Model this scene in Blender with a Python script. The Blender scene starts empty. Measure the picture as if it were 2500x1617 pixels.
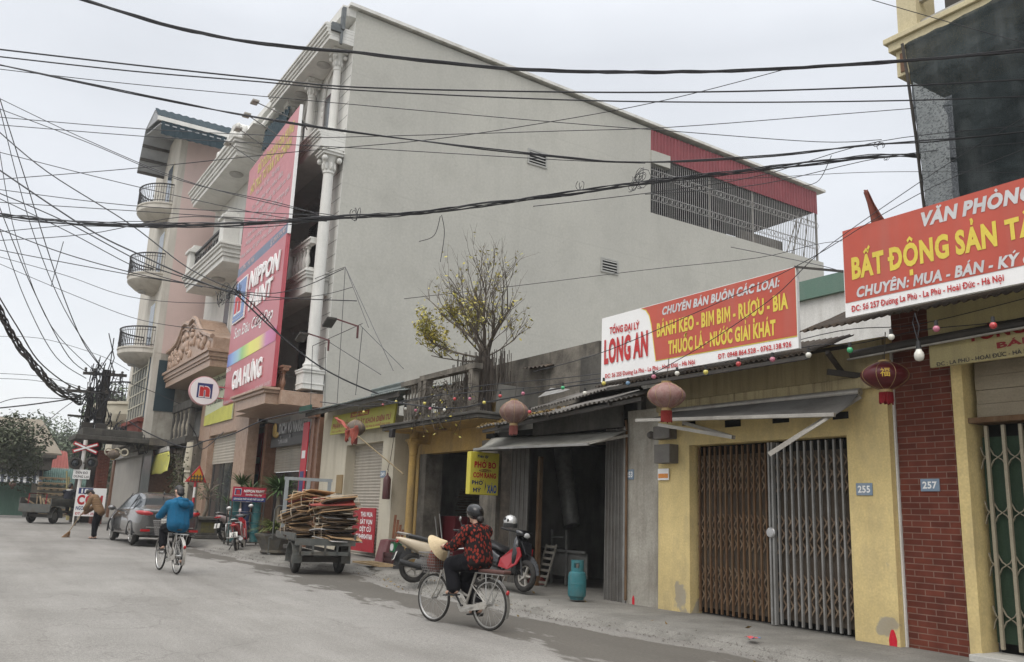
import bpy, bmesh, math, random
from mathutils import Vector, Matrix, noise
random.seed(7)
S = bpy.context.scene
COL = S.collection
V = Vector
PI = math.pi
# ---------------- camera ----------------
HC = 1.42
FPX, PITCH, ROLL, YAW = 2083.517, 0.213372756, 0.0398211564, 0.562989468
_F = V((-math.cos(YAW)*math.cos(PITCH), math.sin(YAW)*math.cos(PITCH), math.sin(PITCH)))
_r = _F.cross(V((0, 0, 1))).normalized(); _u = _r.cross(_F)
_R = _r*math.cos(ROLL)+_u*math.sin(ROLL); _U = -_r*math.sin(ROLL)+_u*math.cos(ROLL)
CP = V((0, 0, HC))
cd = bpy.data.cameras.new('camera'); cam = bpy.data.objects.new('camera', cd); COL.objects.link(cam)
cam.matrix_world = Matrix(((_R.x, _U.x, -_F.x, 0), (_R.y, _U.y, -_F.y, 0), (_R.z, _U.z, -_F.z, HC), (0, 0, 0, 1)))
cd.sensor_width = 36; cd.lens = FPX/2500*36; cd.clip_end = 3000; cd.clip_start = .05
S.camera = cam
# ---------------- light ----------------
w = bpy.data.worlds.new('World'); S.world = w; w.use_nodes = True
nt = w.node_tree; N = nt.nodes; LK = nt.links; N.clear()
sky = N.new('ShaderNodeTexSky'); sky.sky_type = 'NISHITA'; sky.sun_disc = False
sky.sun_elevation = math.radians(52); sky.sun_rotation = math.radians(150); sky.dust_density = 4
bgs = N.new('ShaderNodeBackground'); bgs.inputs[1].default_value = .03
LK.new(sky.outputs[0], bgs.inputs[0])
tc = N.new('ShaderNodeTexCoord'); sx = N.new('ShaderNodeSeparateXYZ'); LK.new(tc.outputs['Generated'], sx.inputs[0])
rp = N.new('ShaderNodeValToRGB'); LK.new(sx.outputs[2], rp.inputs[0])
el = rp.color_ramp.elements
el[0].position = 0; el[0].color = (.75, .755, .76, 1)
el[1].position = 1; el[1].color = (2.9, 2.93, 2.96, 1)
for p_, c_ in ((.25, (.725, .735, .75)), (.5, (.665, .68, .70)), (.66, (1.1, 1.12, 1.15))):
    e_ = el.new(p_); e_.color = (*c_, 1)
nz = N.new('ShaderNodeTexNoise'); nz.inputs['Scale'].default_value = 2.1; nz.inputs['Detail'].default_value = 5
mp = N.new('ShaderNodeMapping'); mp.inputs['Scale'].default_value = (1, 1, 2.2)
LK.new(tc.outputs['Generated'], mp.inputs[0]); LK.new(mp.outputs[0], nz.inputs['Vector'])
mr = N.new('ShaderNodeMapRange'); mr.inputs['From Min'].default_value = .3; mr.inputs['From Max'].default_value = .7
mr.inputs['To Min'].default_value = .87; mr.inputs['To Max'].default_value = 1.07
LK.new(nz.outputs['Fac'], mr.inputs[0])
bgc = N.new('ShaderNodeBackground'); LK.new(rp.outputs[0], bgc.inputs[0]); LK.new(mr.outputs[0], bgc.inputs[1])
ad = N.new('ShaderNodeAddShader'); LK.new(bgs.outputs[0], ad.inputs[0]); LK.new(bgc.outputs[0], ad.inputs[1])
ow = N.new('ShaderNodeOutputWorld'); LK.new(ad.outputs[0], ow.inputs[0])
sl = bpy.data.lights.new('sun', 'SUN'); sl.energy = 1.0; sl.angle = math.radians(35); sl.color = (1, .96, .9)
so = bpy.data.objects.new('sun', sl); COL.objects.link(so)
so.rotation_euler = V((-.45, .55, -.9)).to_track_quat('-Z', 'Y').to_euler()
S.view_settings.view_transform = 'Standard'; S.view_settings.look = 'None'; S.view_settings.exposure = .22; S.view_settings.gamma = 1
# ---------------- pixel -> point on a real plane ----------------
def P(px, py, y=None, x=None, z=None):
    d = _F*FPX+_R*(px-1250)-_U*(py-808.5)
    if y is not None: t = y/d.y
    elif x is not None: t = x/d.x
    else: t = (z-HC)/d.z
    return CP+d*t
def PD(px, py, depth):
    d = _F*FPX+_R*(px-1250)-_U*(py-808.5)
    return CP+d*(depth/FPX)
def GZ(x): return min(.3, max(0, (-x-11)*.0085))
def PG(px, py, dz=0):
    z = 0
    for _ in range(8):
        p = P(px, py, z=z+dz); z = GZ(p.x)
    return p
def RC(l, t, r, b, Y):
    a = P(l, t, y=Y); c = P(r, b, y=Y)
    return a.x, c.x, c.z, a.z
# ---------------- materials ----------------
MT = {}
def M(name, c, c2=None, r=.8, sc=2., amt=.5, st=None, sta=.5, sts=(5, 5, .35), bump=.12, bsc=45, metal=0, con=.18, spec=.4, alpha=1, coat=0, trans=0, emi=None, fine=.06):
    if name in MT: return MT[name]
    m = bpy.data.materials.new(name); m.use_nodes = True
    t = m.node_tree; n = t.nodes; l = t.links
    b = n['Principled BSDF']; b.inputs['Roughness'].default_value = r; b.inputs['Metallic'].default_value = metal
    b.inputs['Specular IOR Level'].default_value = spec if r < .7 else spec*.3; b.inputs['Coat Weight'].default_value = coat
    b.inputs['Transmission Weight'].default_value = trans; b.inputs['Alpha'].default_value = alpha
    if c2 is None: c2 = tuple(k*.8 for k in c)
    tcn = n.new('ShaderNodeTexCoord')
    n1 = n.new('ShaderNodeTexNoise'); n1.inputs['Scale'].default_value = sc; n1.inputs['Detail'].default_value = 9; n1.inputs['Roughness'].default_value = .62
    l.new(tcn.outputs['Object'], n1.inputs['Vector'])
    def rng(o, a, d, lo, hi):
        k = n.new('ShaderNodeMapRange'); l.new(o, k.inputs[0])
        for i_, v_ in zip(('From Min', 'From Max', 'To Min', 'To Max'), (a, d, lo, hi)): k.inputs[i_].default_value = v_
        return k.outputs[0]
    def mix(f, a, d):
        k = n.new('ShaderNodeMix'); k.data_type = 'RGBA'; l.new(f, k.inputs[0])
        for s_, v_ in ((6, a), (7, d)):
            if isinstance(v_, tuple): k.inputs[s_].default_value = (*v_, 1)
            else: l.new(v_, k.inputs[s_])
        return k.outputs[2]
    col = mix(rng(n1.outputs['Fac'], .5-con, .5+con, 0, amt*2 if amt < .5 else 1), c, c2)
    if fine:
        n3 = n.new('ShaderNodeTexNoise'); n3.inputs['Scale'].default_value = bsc*1.3; n3.inputs['Detail'].default_value = 4
        l.new(tcn.outputs['Object'], n3.inputs['Vector'])
        hs = n.new('ShaderNodeHueSaturation'); l.new(rng(n3.outputs['Fac'], .25, .75, 1-fine*2, 1+fine*2), hs.inputs['Value']); l.new(col, hs.inputs['Color']); col = hs.outputs[0]
    if st:
        mpn = n.new('ShaderNodeMapping'); mpn.inputs['Scale'].default_value = sts; l.new(tcn.outputs['Object'], mpn.inputs[0])
        n2 = n.new('ShaderNodeTexNoise'); n2.inputs['Scale'].default_value = 1; n2.inputs['Detail'].default_value = 8; n2.inputs['Roughness'].default_value = .65
        l.new(mpn.outputs[0], n2.inputs['Vector'])
        col = mix(rng(n2.outputs['Fac'], .47, .72, 0, sta), col, st)
    l.new(col, b.inputs['Base Color'])
    if emi: b.inputs['Emission Color'].default_value = (*emi, 1); b.inputs['Emission Strength'].default_value = 1
    if bump:
        n4 = n.new('ShaderNodeTexNoise'); n4.inputs['Scale'].default_value = bsc; n4.inputs['Detail'].default_value = 5; l.new(tcn.outputs['Object'], n4.inputs['Vector'])
        bp = n.new('ShaderNodeBump'); bp.inputs['Strength'].default_value = bump; bp.inputs['Distance'].default_value = .02
        l.new(n4.outputs['Fac'], bp.inputs['Height']); l.new(bp.outputs[0], b.inputs['Normal'])
    MT[name] = m; return m
def setm(name, fn):
    """custom tail on a material made by M: fn(nodes, links, bsdf)"""
    m = MT[name]; fn(m.node_tree.nodes, m.node_tree.links, m.node_tree.nodes['Principled BSDF']); return m
# ---------------- mesh builder ----------------
class MB:
    def __init__(s): s.v = []; s.f = []; s.m = []
    def add(s, vs, fs, m=0):
        o = len(s.v); s.v += [tuple(q) for q in vs]
        for f in fs: s.f.append([i+o for i in f]); s.m.append(m)
        return s
    def box(s, x0, x1, y0, y1, z0, z1, m=0):
        return s.add([(x0, y0, z0), (x1, y0, z0), (x1, y1, z0), (x0, y1, z0), (x0, y0, z1), (x1, y0, z1), (x1, y1, z1), (x0, y1, z1)],
                     [(0, 3, 2, 1), (4, 5, 6, 7), (0, 1, 5, 4), (1, 2, 6, 5), (2, 3, 7, 6), (3, 0, 4, 7)], m)
    def bar(s, a, b, w, h=None, up=(0, 0, 1), m=0):
        a = V(a); b = V(b); h = h or w; d = (b-a).normalized(); up = V(up)
        if abs(d.dot(up)) > .98: up = V((1, 0, 0)) if abs(d.x) < .9 else V((0, 1, 0))
        sd = d.cross(up).normalized(); u = sd.cross(d)
        vs = []
        for p in (a, b):
            for i, j in ((-1, -1), (1, -1), (1, 1), (-1, 1)): vs.append(p+sd*(i*w/2)+u*(j*h/2))
        return s.add(vs, [(0, 1, 2, 3), (7, 6, 5, 4), (0, 4, 5, 1), (1, 5, 6, 2), (2, 6, 7, 3), (3, 7, 4, 0)], m)
    def tube(s, pts, r, n=6, m=0, closed=False, cap=True):
        pts = [V(p) for p in pts]; k = len(pts); rs = r if isinstance(r, (list, tuple)) else [r]*k
        prev = None; vs = []
        for i, p in enumerate(pts):
            if closed: d = pts[(i+1) % k]-pts[i-1]
            else: d = pts[min(i+1, k-1)]-pts[max(i-1, 0)]
            if d.length < 1e-9: d = V((0, 0, 1))
            d.normalize()
            if prev is None:
                u = V((0, 0, 1)) if abs(d.z) < .9 else V((1, 0, 0))
                prev = (u-d*u.dot(d)).normalized()
            else:
                q = prev-d*prev.dot(d); prev = q.normalized() if q.length > 1e-6 else prev
            sd = d.cross(prev)
            for j in range(n):
                a = 2*PI*j/n; vs.append(p+(prev*math.cos(a)+sd*math.sin(a))*rs[i])
        fs = []
        for i in range(k if closed else k-1):
            i2 = (i+1) % k
            for j in range(n): fs.append((i*n+j, i*n+(j+1) % n, i2*n+(j+1) % n, i2*n+j))
        if cap and not closed: fs += [tuple(range(n))[::-1], tuple((k-1)*n+j for j in range(n))]
        return s.add(vs, fs, m)
    def cyl(s, a, b, r0, r1=None, n=12, m=0): return s.tube([a, b], [r0, r0 if r1 is None else r1], n, m)
    def lathe(s, prof, c=(0, 0, 0), n=16, m=0, mat=None, sx=1, sy=1, lob=0):
        c = V(c); vs = []
        for r, z in prof:
            for j in range(n):
                a = 2*PI*j/n; rr = r*(1+lob*math.cos(a*8)); p = V((rr*math.cos(a)*sx, rr*math.sin(a)*sy, z))
                if mat: p = mat @ p
                vs.append(c+p)
        k = len(prof); fs = [(i*n+j, i*n+(j+1) % n, (i+1)*n+(j+1) % n, (i+1)*n+j) for i in range(k-1) for j in range(n)]
        fs += [tuple(range(n))[::-1], tuple((k-1)*n+j for j in range(n))]
        return s.add(vs, fs, m)
    def prism(s, poly, d, m=0):
        k = len(poly); d = V(d); vs = [V(p) for p in poly]+[V(p)+d for p in poly]
        return s.add(vs, [tuple(range(k))[::-1], tuple(range(k, 2*k))]+[(i, (i+1) % k, (i+1) % k+k, i+k) for i in range(k)], m)
    def quad(s, *p, m=0): return s.add(p, [tuple(range(len(p)))], m)
    def grid(s, fn, nu, nv, m=0):
        vs = [fn(i/nu, j/nv) for j in range(nv+1) for i in range(nu+1)]
        return s.add(vs, [(j*(nu+1)+i, j*(nu+1)+i+1, (j+1)*(nu+1)+i+1, (j+1)*(nu+1)+i) for j in range(nv) for i in range(nu)], m)
    def ell(s, c, r, n=12, k=8, m=0, mat=None):
        if not isinstance(r, (tuple, list)): r = (r, r, r)
        prof = [(max(.001, math.sin(PI*i/k)), -math.cos(PI*i/k)) for i in range(k+1)]
        sc_ = Matrix.Diagonal((r[0], r[1], r[2])); mm = (mat @ sc_) if mat else sc_
        return s.lathe(prof, c, n, m, mm)
    def cap(s, a, b, r0, r1, n=12, m=0):
        a = V(a); b = V(b); d = (b-a).normalized(); pts = []; rs = []
        for t in (90, 60, 30): pts.append(a-d*r0*math.sin(math.radians(t))); rs.append(max(.0008, r0*math.cos(math.radians(t))))
        pts += [a, b]; rs += [r0, r1]
        for t in (30, 60, 90): pts.append(b+d*r1*math.sin(math.radians(t))); rs.append(max(.0008, r1*math.cos(math.radians(t))))
        return s.tube(pts, rs, n, m)
    def torus(s, c, R_, r, ax='y', n=32, k=8, m=0):
        c = V(c); pts = []
        for i in range(n):
            a = 2*PI*i/n
            pts.append(c+(V((math.cos(a), 0, math.sin(a))) if ax == 'y' else V((0, math.cos(a), math.sin(a))) if ax == 'x' else V((math.cos(a), math.sin(a), 0)))*R_)
        return s.tube(pts, r, k, m, closed=True)
    def build(s, name, mats, parent=None, smooth=None, bev=0, world=True, solid=0):
        me = bpy.data.meshes.new(name)
        off = V((0, 0, 0))
        if world:
            q = parent
            while q is not None: off += q.location; q = q.parent
        me.from_pydata([V(v)-off for v in s.v], [], s.f)
        if not isinstance(mats, (list, tuple)): mats = [mats]
        for m_ in mats: me.materials.append(m_)
        for p_, i_ in zip(me.polygons, s.m): p_.material_index = i_
        if smooth is not None:
            for p_ in me.polygons: p_.use_smooth = True
            me.set_sharp_from_angle(angle=smooth)
        me.update()
        o = bpy.data.objects.new(name, me); COL.objects.link(o)
        if parent: o.parent = parent
        if bev:
            b = o.modifiers.new('bevel', 'BEVEL'); b.width = bev; b.segments = 2; b.limit_method = 'ANGLE'
        if solid:
            b = o.modifiers.new('solid', 'SOLIDIFY'); b.thickness = solid
        return o
def tag(o, label, cat=None, group=None, kind=None):
    if label: o['label'] = label
    if cat: o['category'] = cat
    if group: o['group'] = group
    if kind: o['kind'] = kind
    return o
def thing(name, label, cat, loc=(0, 0, 0), group=None, rz=0):
    o = bpy.data.objects.new(name, None); COL.objects.link(o); o.location = loc; o.rotation_euler = (0, 0, rz); o.empty_display_size = .2
    return tag(o, label, cat, group)
def copy_tree(o, parent=None):
    c = o.copy(); COL.objects.link(c)
    if parent: c.parent = parent; c.matrix_parent_inverse = o.matrix_parent_inverse.copy()
    for ch in list(o.children): copy_tree(ch, c)
    return c
def bake(o):
    """apply modifiers into the mesh"""
    dg = bpy.context.evaluated_depsgraph_get(); ev = o.evaluated_get(dg)
    me = bpy.data.meshes.new_from_object(ev); o.modifiers.clear(); o.data = me; return o
# ---------------- lettering ----------------
import unicodedata
_tcache = {}
def rawtext(s, bold=0):
    key = ('raw', s, bold)
    if key in _tcache: return _tcache[key]
    if s == 'M':  # the built-in M does not fill cleanly
        t, h, a, e = .075+1.9*bold, .682+bold, .09-bold, .73+bold; m = (a+e)/2; y0 = -bold
        pts = [(a, y0), (a, h), (a+t*1.15, h), (m, h*.36+t*.5), (e-t*1.15, h), (e, h), (e, y0), (e-t, y0), (e-t, h*.58), (m, h*.36-t*1.0), (a+t, h*.58), (a+t, y0)]
        _tcache[key] = ([V((x, y, 0)) for x, y in pts], [tuple(range(12))[::-1]]); return _tcache[key]
    c = bpy.data.curves.new('lettering', 'FONT'); c.body = s; c.size = 1; c.offset = bold; c.resolution_u = 3; c.fill_mode = 'BOTH'
    o = bpy.data.objects.new('lettering', c); COL.objects.link(o)
    bpy.context.view_layer.update()
    dg = bpy.context.evaluated_depsgraph_get(); me = bpy.data.meshes.new_from_object(o.evaluated_get(dg))
    vs = [v.co.copy() for v in me.vertices]; fs = [tuple(p.vertices) for p in me.polygons]
    bpy.data.objects.remove(o); bpy.data.meshes.remove(me)
    _tcache[key] = (vs, fs); return vs, fs
def _wd(s): v = rawtext(s)[0]; return max(q.x for q in v)
def advance(ch): return .27 if ch == ' ' else _wd('H'+ch+'H')-_wd('HH')
_gb = {}
def goodbold(ch, b):
    """nearest stroke weight at which the built-in font fills this letter cleanly"""
    if (ch, b) in _gb: return _gb[(ch, b)]
    def meas(q):
        vs, fs = rawtext(ch, q); A = 0; E = {}
        for f in fs:
            p = [vs[i] for i in f]; A += abs(sum(p[i].x*p[(i+1) % len(p)].y-p[(i+1) % len(p)].x*p[i].y for i in range(len(p))))/2
            for i in range(len(f)): k = frozenset((f[i], f[(i+1) % len(f)])); E[k] = E.get(k, 0)+1
        return A, sum((vs[tuple(k)[0]]-vs[tuple(k)[1]]).length for k, n_ in E.items() if n_ == 1 and len(k) == 2)
    A0, L0 = meas(0); best = b; err = 9
    for d in (0, .002, -.002, .004, -.004, .007, -.007, -.011, -.016):
        q = max(0, b+d)
        if A0 <= 0: break
        ex = A0+L0*q; e = abs(meas(q)[0]-ex)/ex
        if e < .07: best = q; break
        if e < err: best, err = q, e
    _gb[(ch, b)] = best; return best
def ribbon(pts, t, z):
    pts = [V((a, b, 0)) for a, b in pts]; k = len(pts); vs = []
    for i, p in enumerate(pts):
        d = (pts[min(i+1, k-1)]-pts[max(i-1, 0)]).normalized(); n_ = V((-d.y, d.x, 0))
        vs += [p+n_*t/2+V((0, 0, z)), p-n_*t/2+V((0, 0, z))]
    return vs, [(2*i, 2*i+1, 2*i+3, 2*i+2) for i in range(k-1)]
def textgeo(s, bold=0):
    """letters from the built-in font; Vietnamese marks are drawn as strokes over the base letters"""
    key = (s, bold)
    if key in _tcache: return _tcache[key]
    VS = []; FS = []; x = 0
    def put(vs, fs, dx):
        o = len(VS); VS.extend(v+V((dx, 0, 0)) for v in vs); FS.extend(tuple(i+o for i in f) for f in fs)
    t = .062+bold*1.9
    for ch in s:
        if ch == ' ': x += .27; continue
        bar = ch in '\u0110\u0111'
        base = {'\u0110': 'D', '\u0111': 'd'}.get(ch, ch)
        dec = unicodedata.normalize('NFD', base); base, marks = dec[0], dec[1:]
        vs, fs = rawtext(base, goodbold(base, bold))
        if not vs: x += .3; continue
        put(vs, fs, x)
        x0 = min(v.x for v in vs); x1 = max(v.x for v in vs); y1 = max(v.y for v in vs); y0 = min(v.y for v in vs); cx = x+(x0+x1)/2; z = .0012
        if bar:
            if base == 'D': put(*ribbon([(x0-.09, y1*.5), (x0+.27, y1*.5)], t*.9, z), x)
            else: put(*ribbon([(x1-.26, y1*.82), (x1+.08, y1*.82)], t*.8, z), x)
        if base == 'i' and marks: pass
        top = y1+.055; sx = 0
        for m in marks:
            c = ord(m); T = []
            if c == 0x302: T = [(-.14, 0), (0, .1), (.14, 0)]
            elif c == 0x306: T = [(-.12, .1), (-.07, .02), (0, 0), (.07, .02), (.12, .1)]
            elif c == 0x31b: put(*ribbon([(x1-.06, y1-.05), (x1+.03, y1-.02), (x1+.07, y1+.09)], t*.8, z), x); continue
            elif c == 0x323: d_ = t*.65; put([V((cx-d_, y0-.1-2*d_, z)), V((cx+d_, y0-.1-2*d_, z)), V((cx+d_, y0-.1, z)), V((cx-d_, y0-.1, z))], [(0, 1, 2, 3)], 0); continue
            elif c == 0x301: T = [(-.05, 0), (.08, .13)]
            elif c == 0x300: T = [(-.08, .13), (.05, 0)]
            elif c == 0x309: T = [(-.06, .14), (.02, .16), (.05, .11), (0, .06), (0, .0)]
            elif c == 0x303: T = [(-.14, .03), (-.07, .09), (.06, .03), (.14, .1)]
            put(*ribbon([(cx+sx+a, top+b) for a, b in T], t*.75, z), 0)
            if c in (0x302, 0x306): top += .07 if c == 0x302 else .1; sx = .13 if c == 0x302 else 0
        x += advance(base)+bold*1.2
    _tcache[key] = (VS, FS); return VS, FS
def capheight():
    vs, _ = textgeo('H'); return max(v.y for v in vs)
class Frame:
    """plane with origin o, unit axes u (right), v (up), n (towards the viewer)"""
    def __init__(s, o, u, v): s.o = V(o); s.u = V(u).normalized(); s.v = V(v).normalized(); s.n = s.u.cross(s.v)
    def pt(s, a, b, d=0): return s.o+s.u*a+s.v*b+s.n*d
    def px(s, x, y):
        d = _F*FPX+_R*(x-1250)-_U*(y-808.5); t = (s.o-CP).dot(s.n)/d.dot(s.n); q = CP+d*t-s.o
        return q.dot(s.u), q.dot(s.v)
def lettering(parent, fr, s, a, b, h, mat, wd=None, bold=0, shear=0, d=.006, ext=0, rot=0, name='lettering', center=False, world=True):
    """text with its baseline start at (a, b) of the frame, cap height h, width wd"""
    vs, fs = textgeo(s, bold)
    if not vs: return None
    k = h/capheight(); x0 = min(v.x for v in vs); x1 = max(v.x for v in vs)
    kx = k if wd is None else wd/max(1e-6, (x1-x0))
    if center: a -= (x1-x0)*kx/2
    mb = MB(); pts = []
    cr, sr = math.cos(rot), math.sin(rot)
    for v in vs:
        X = (v.x-x0)*kx+v.y*k*shear; Y = v.y*k
        pts.append((a+X*cr-Y*sr, b+X*sr+Y*cr, v.z))
    mb.add([fr.pt(x, y, d+ext+z) for x, y, z in pts], fs)
    if ext:
        from collections import Counter
        cnt = Counter()
        for f in fs:
            for i in range(len(f)): cnt[frozenset((f[i], f[(i+1) % len(f)]))] += 1
        for f in fs:
            for i in range(len(f)):
                p_, q_ = f[i], f[(i+1) % len(f)]
                if cnt[frozenset((p_, q_))] == 1:
                    mb.quad(fr.pt(*pts[p_][:2], d+ext), fr.pt(*pts[p_][:2], d), fr.pt(*pts[q_][:2], d), fr.pt(*pts[q_][:2], d+ext))
    return mb.build(name, mat, parent, world=world)
def pxtext(parent, fr, s, bl, br, tl, mat, **k):
    """lettering located by its baseline ends and cap top at its left end, read off on the sign's own plane"""
    a0, b0 = fr.px(*bl); a1, b1 = fr.px(*br); a2, b2 = fr.px(*tl)
    return lettering(parent, fr, s, a0, b0, abs(b2-b0), mat, wd=math.hypot(a1-a0, b1-b0), rot=math.atan2(b1-b0, a1-a0), **k)
# ================= materials =================
conc = M('road concrete', (.262, .250, .230), (.205, .195, .178), r=.9, sc=.5, amt=.8, bsc=70, bump=.25, fine=.2, st=(.15, .14, .125), sta=.6, sts=(.1, .9, .5))
def _damp(n, l, b):
    at = n.new('ShaderNodeAttribute'); at.attribute_name = 'damp'
    no = n.new('ShaderNodeTexNoise'); no.inputs['Scale'].default_value = 1.3; no.inputs['Detail'].default_value = 10; no.inputs['Roughness'].default_value = .6
    tcn = n.new('ShaderNodeTexCoord'); mpn = n.new('ShaderNodeMapping'); mpn.inputs['Scale'].default_value = (.55, 1.6, 1); l.new(tcn.outputs['Object'], mpn.inputs[0]); l.new(mpn.outputs[0], no.inputs['Vector'])
    a = n.new('ShaderNodeMath'); a.operation = 'MULTIPLY_ADD'; l.new(no.outputs['Fac'], a.inputs[0]); a.inputs[1].default_value = 2.4; l.new(at.outputs['Fac'], a.inputs[2])
    k = n.new('ShaderNodeMapRange'); l.new(a.outputs[0], k.inputs[0])
    for i_, v_ in zip(('From Min', 'From Max', 'To Min', 'To Max'), (1.55, 1.68, 0, .92)): k.inputs[i_].default_value = v_
    mx = n.new('ShaderNodeMix'); mx.data_type = 'RGBA'; l.new(k.outputs[0], mx.inputs[0])
    src = b.inputs['Base Color'].links[0].from_socket; l.new(src, mx.inputs[6]); mx.inputs[7].default_value = (.105, .096, .083, 1)
    # hairline cracks of the slab
    vo = n.new('ShaderNodeTexVoronoi'); vo.feature = 'DISTANCE_TO_EDGE'; vo.inputs['Scale'].default_value = .22; 
    wn = n.new('ShaderNodeTexNoise'); wn.inputs['Scale'].default_value = 1.1; wn.inputs['Detail'].default_value = 6
    l.new(tcn.outputs['Object'], wn.inputs['Vector'])
    av = n.new('ShaderNodeVectorMath'); av.operation = 'MULTIPLY_ADD'; l.new(wn.outputs['Color'], av.inputs[0]); av.inputs[1].default_value = (1.6, 1.6, 1.6); l.new(tcn.outputs['Object'], av.inputs[2]); l.new(av.outputs[0], vo.inputs['Vector'])
    k2 = n.new('ShaderNodeMapRange'); l.new(vo.outputs['Distance'], k2.inputs[0])
    for i_, v_ in zip(('From Min', 'From Max', 'To Min', 'To Max'), (.0, .005, .45, 0)): k2.inputs[i_].default_value = v_
    m2 = n.new('ShaderNodeMix'); m2.data_type = 'RGBA'; l.new(k2.outputs[0], m2.inputs[0]); l.new(mx.outputs[2], m2.inputs[6]); m2.inputs[7].default_value = (.12, .11, .1, 1)
    # repaired patches and pale wheel tracks
    np_ = n.new('ShaderNodeTexNoise'); np_.inputs['Scale'].default_value = .45; np_.inputs['Detail'].default_value = 7; np_.inputs['Roughness'].default_value = .55; mq = n.new('ShaderNodeMapping'); mq.inputs['Scale'].default_value = (.45, 1.1, 1); l.new(tcn.outputs['Object'], mq.inputs[0]); l.new(mq.outputs[0], np_.inputs['Vector'])
    k3_ = n.new('ShaderNodeMapRange'); l.new(np_.outputs['Fac'], k3_.inputs[0])
    for i_, v_ in zip(('From Min', 'From Max', 'To Min', 'To Max'), (.48, .60, .94, 1.05)): k3_.inputs[i_].default_value = v_
    ng = n.new('ShaderNodeTexNoise'); ng.inputs['Scale'].default_value = 26; ng.inputs['Detail'].default_value = 8; ng.inputs['Roughness'].default_value = .8; l.new(tcn.outputs['Object'], ng.inputs['Vector'])
    k4_ = n.new('ShaderNodeMapRange'); l.new(ng.outputs['Fac'], k4_.inputs[0])
    for i_, v_ in zip(('From Min', 'From Max', 'To Min', 'To Max'), (.3, .7, .78, 1.2)): k4_.inputs[i_].default_value = v_
    mu = n.new('ShaderNodeMath'); mu.operation = 'MULTIPLY'; l.new(k3_.outputs[0], mu.inputs[0]); l.new(k4_.outputs[0], mu.inputs[1])
    hs2 = n.new('ShaderNodeHueSaturation'); l.new(mu.outputs[0], hs2.inputs['Value']); l.new(m2.outputs[2], hs2.inputs['Color'])
    l.new(hs2.outputs[0], b.inputs['Base Color'])
setm('road concrete', _damp)
pave = M('pavement concrete', (.235, .225, .203), (.16, .152, .136), r=.92, sc=1.2, amt=.8, bsc=50, bump=.3, fine=.14, st=(.13, .125, .11), sta=.5, sts=(1.2, 1.2, 1))
def _tiles(n, l, b):
    tcn = n.new('ShaderNodeTexCoord'); br = n.new('ShaderNodeTexBrick'); br.offset = 0; br.inputs['Scale'].default_value = 1
    br.inputs['Brick Width'].default_value = .4; br.inputs['Row Height'].default_value = .4; br.inputs['Mortar Size'].default_value = .006
    br.inputs['Color1'].default_value = (0, 0, 0, 1); br.inputs['Color2'].default_value = (0, 0, 0, 1); br.inputs['Mortar'].default_value = (1, 1, 1, 1)
    l.new(tcn.outputs['Object'], br.inputs['Vector'])
    mx = n.new('ShaderNodeMix'); mx.data_type = 'RGBA'
    f = n.new('ShaderNodeMath'); f.operation = 'MULTIPLY'; l.new(br.outputs['Color'], f.inputs[0]); f.inputs[1].default_value = .35; l.new(f.outputs[0], mx.inputs[0])
    src = b.inputs['Base Color'].links[0].from_socket; l.new(src, mx.inputs[6]); mx.inputs[7].default_value = (.1, .095, .085, 1); l.new(mx.outputs[2], b.inputs['Base Color'])
setm('pavement concrete', _tiles)
kerbm = M('kerb concrete', (.34, .325, .29), (.23, .215, .19), r=.95, sc=3, amt=.8, bsc=30, bump=.5, fine=.15)
dirt = M('bare ground', (.20, .18, .15), (.14, .13, .1), r=1, sc=.1, bump=0)
yel = M('yellow paint', (.68, .54, .26), (.58, .46, .215), r=.85, sc=1.3, amt=.8, st=(.34, .28, .17), sta=.65, sts=(2.5, 2.5, .9), bump=.18, bsc=30)
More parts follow.
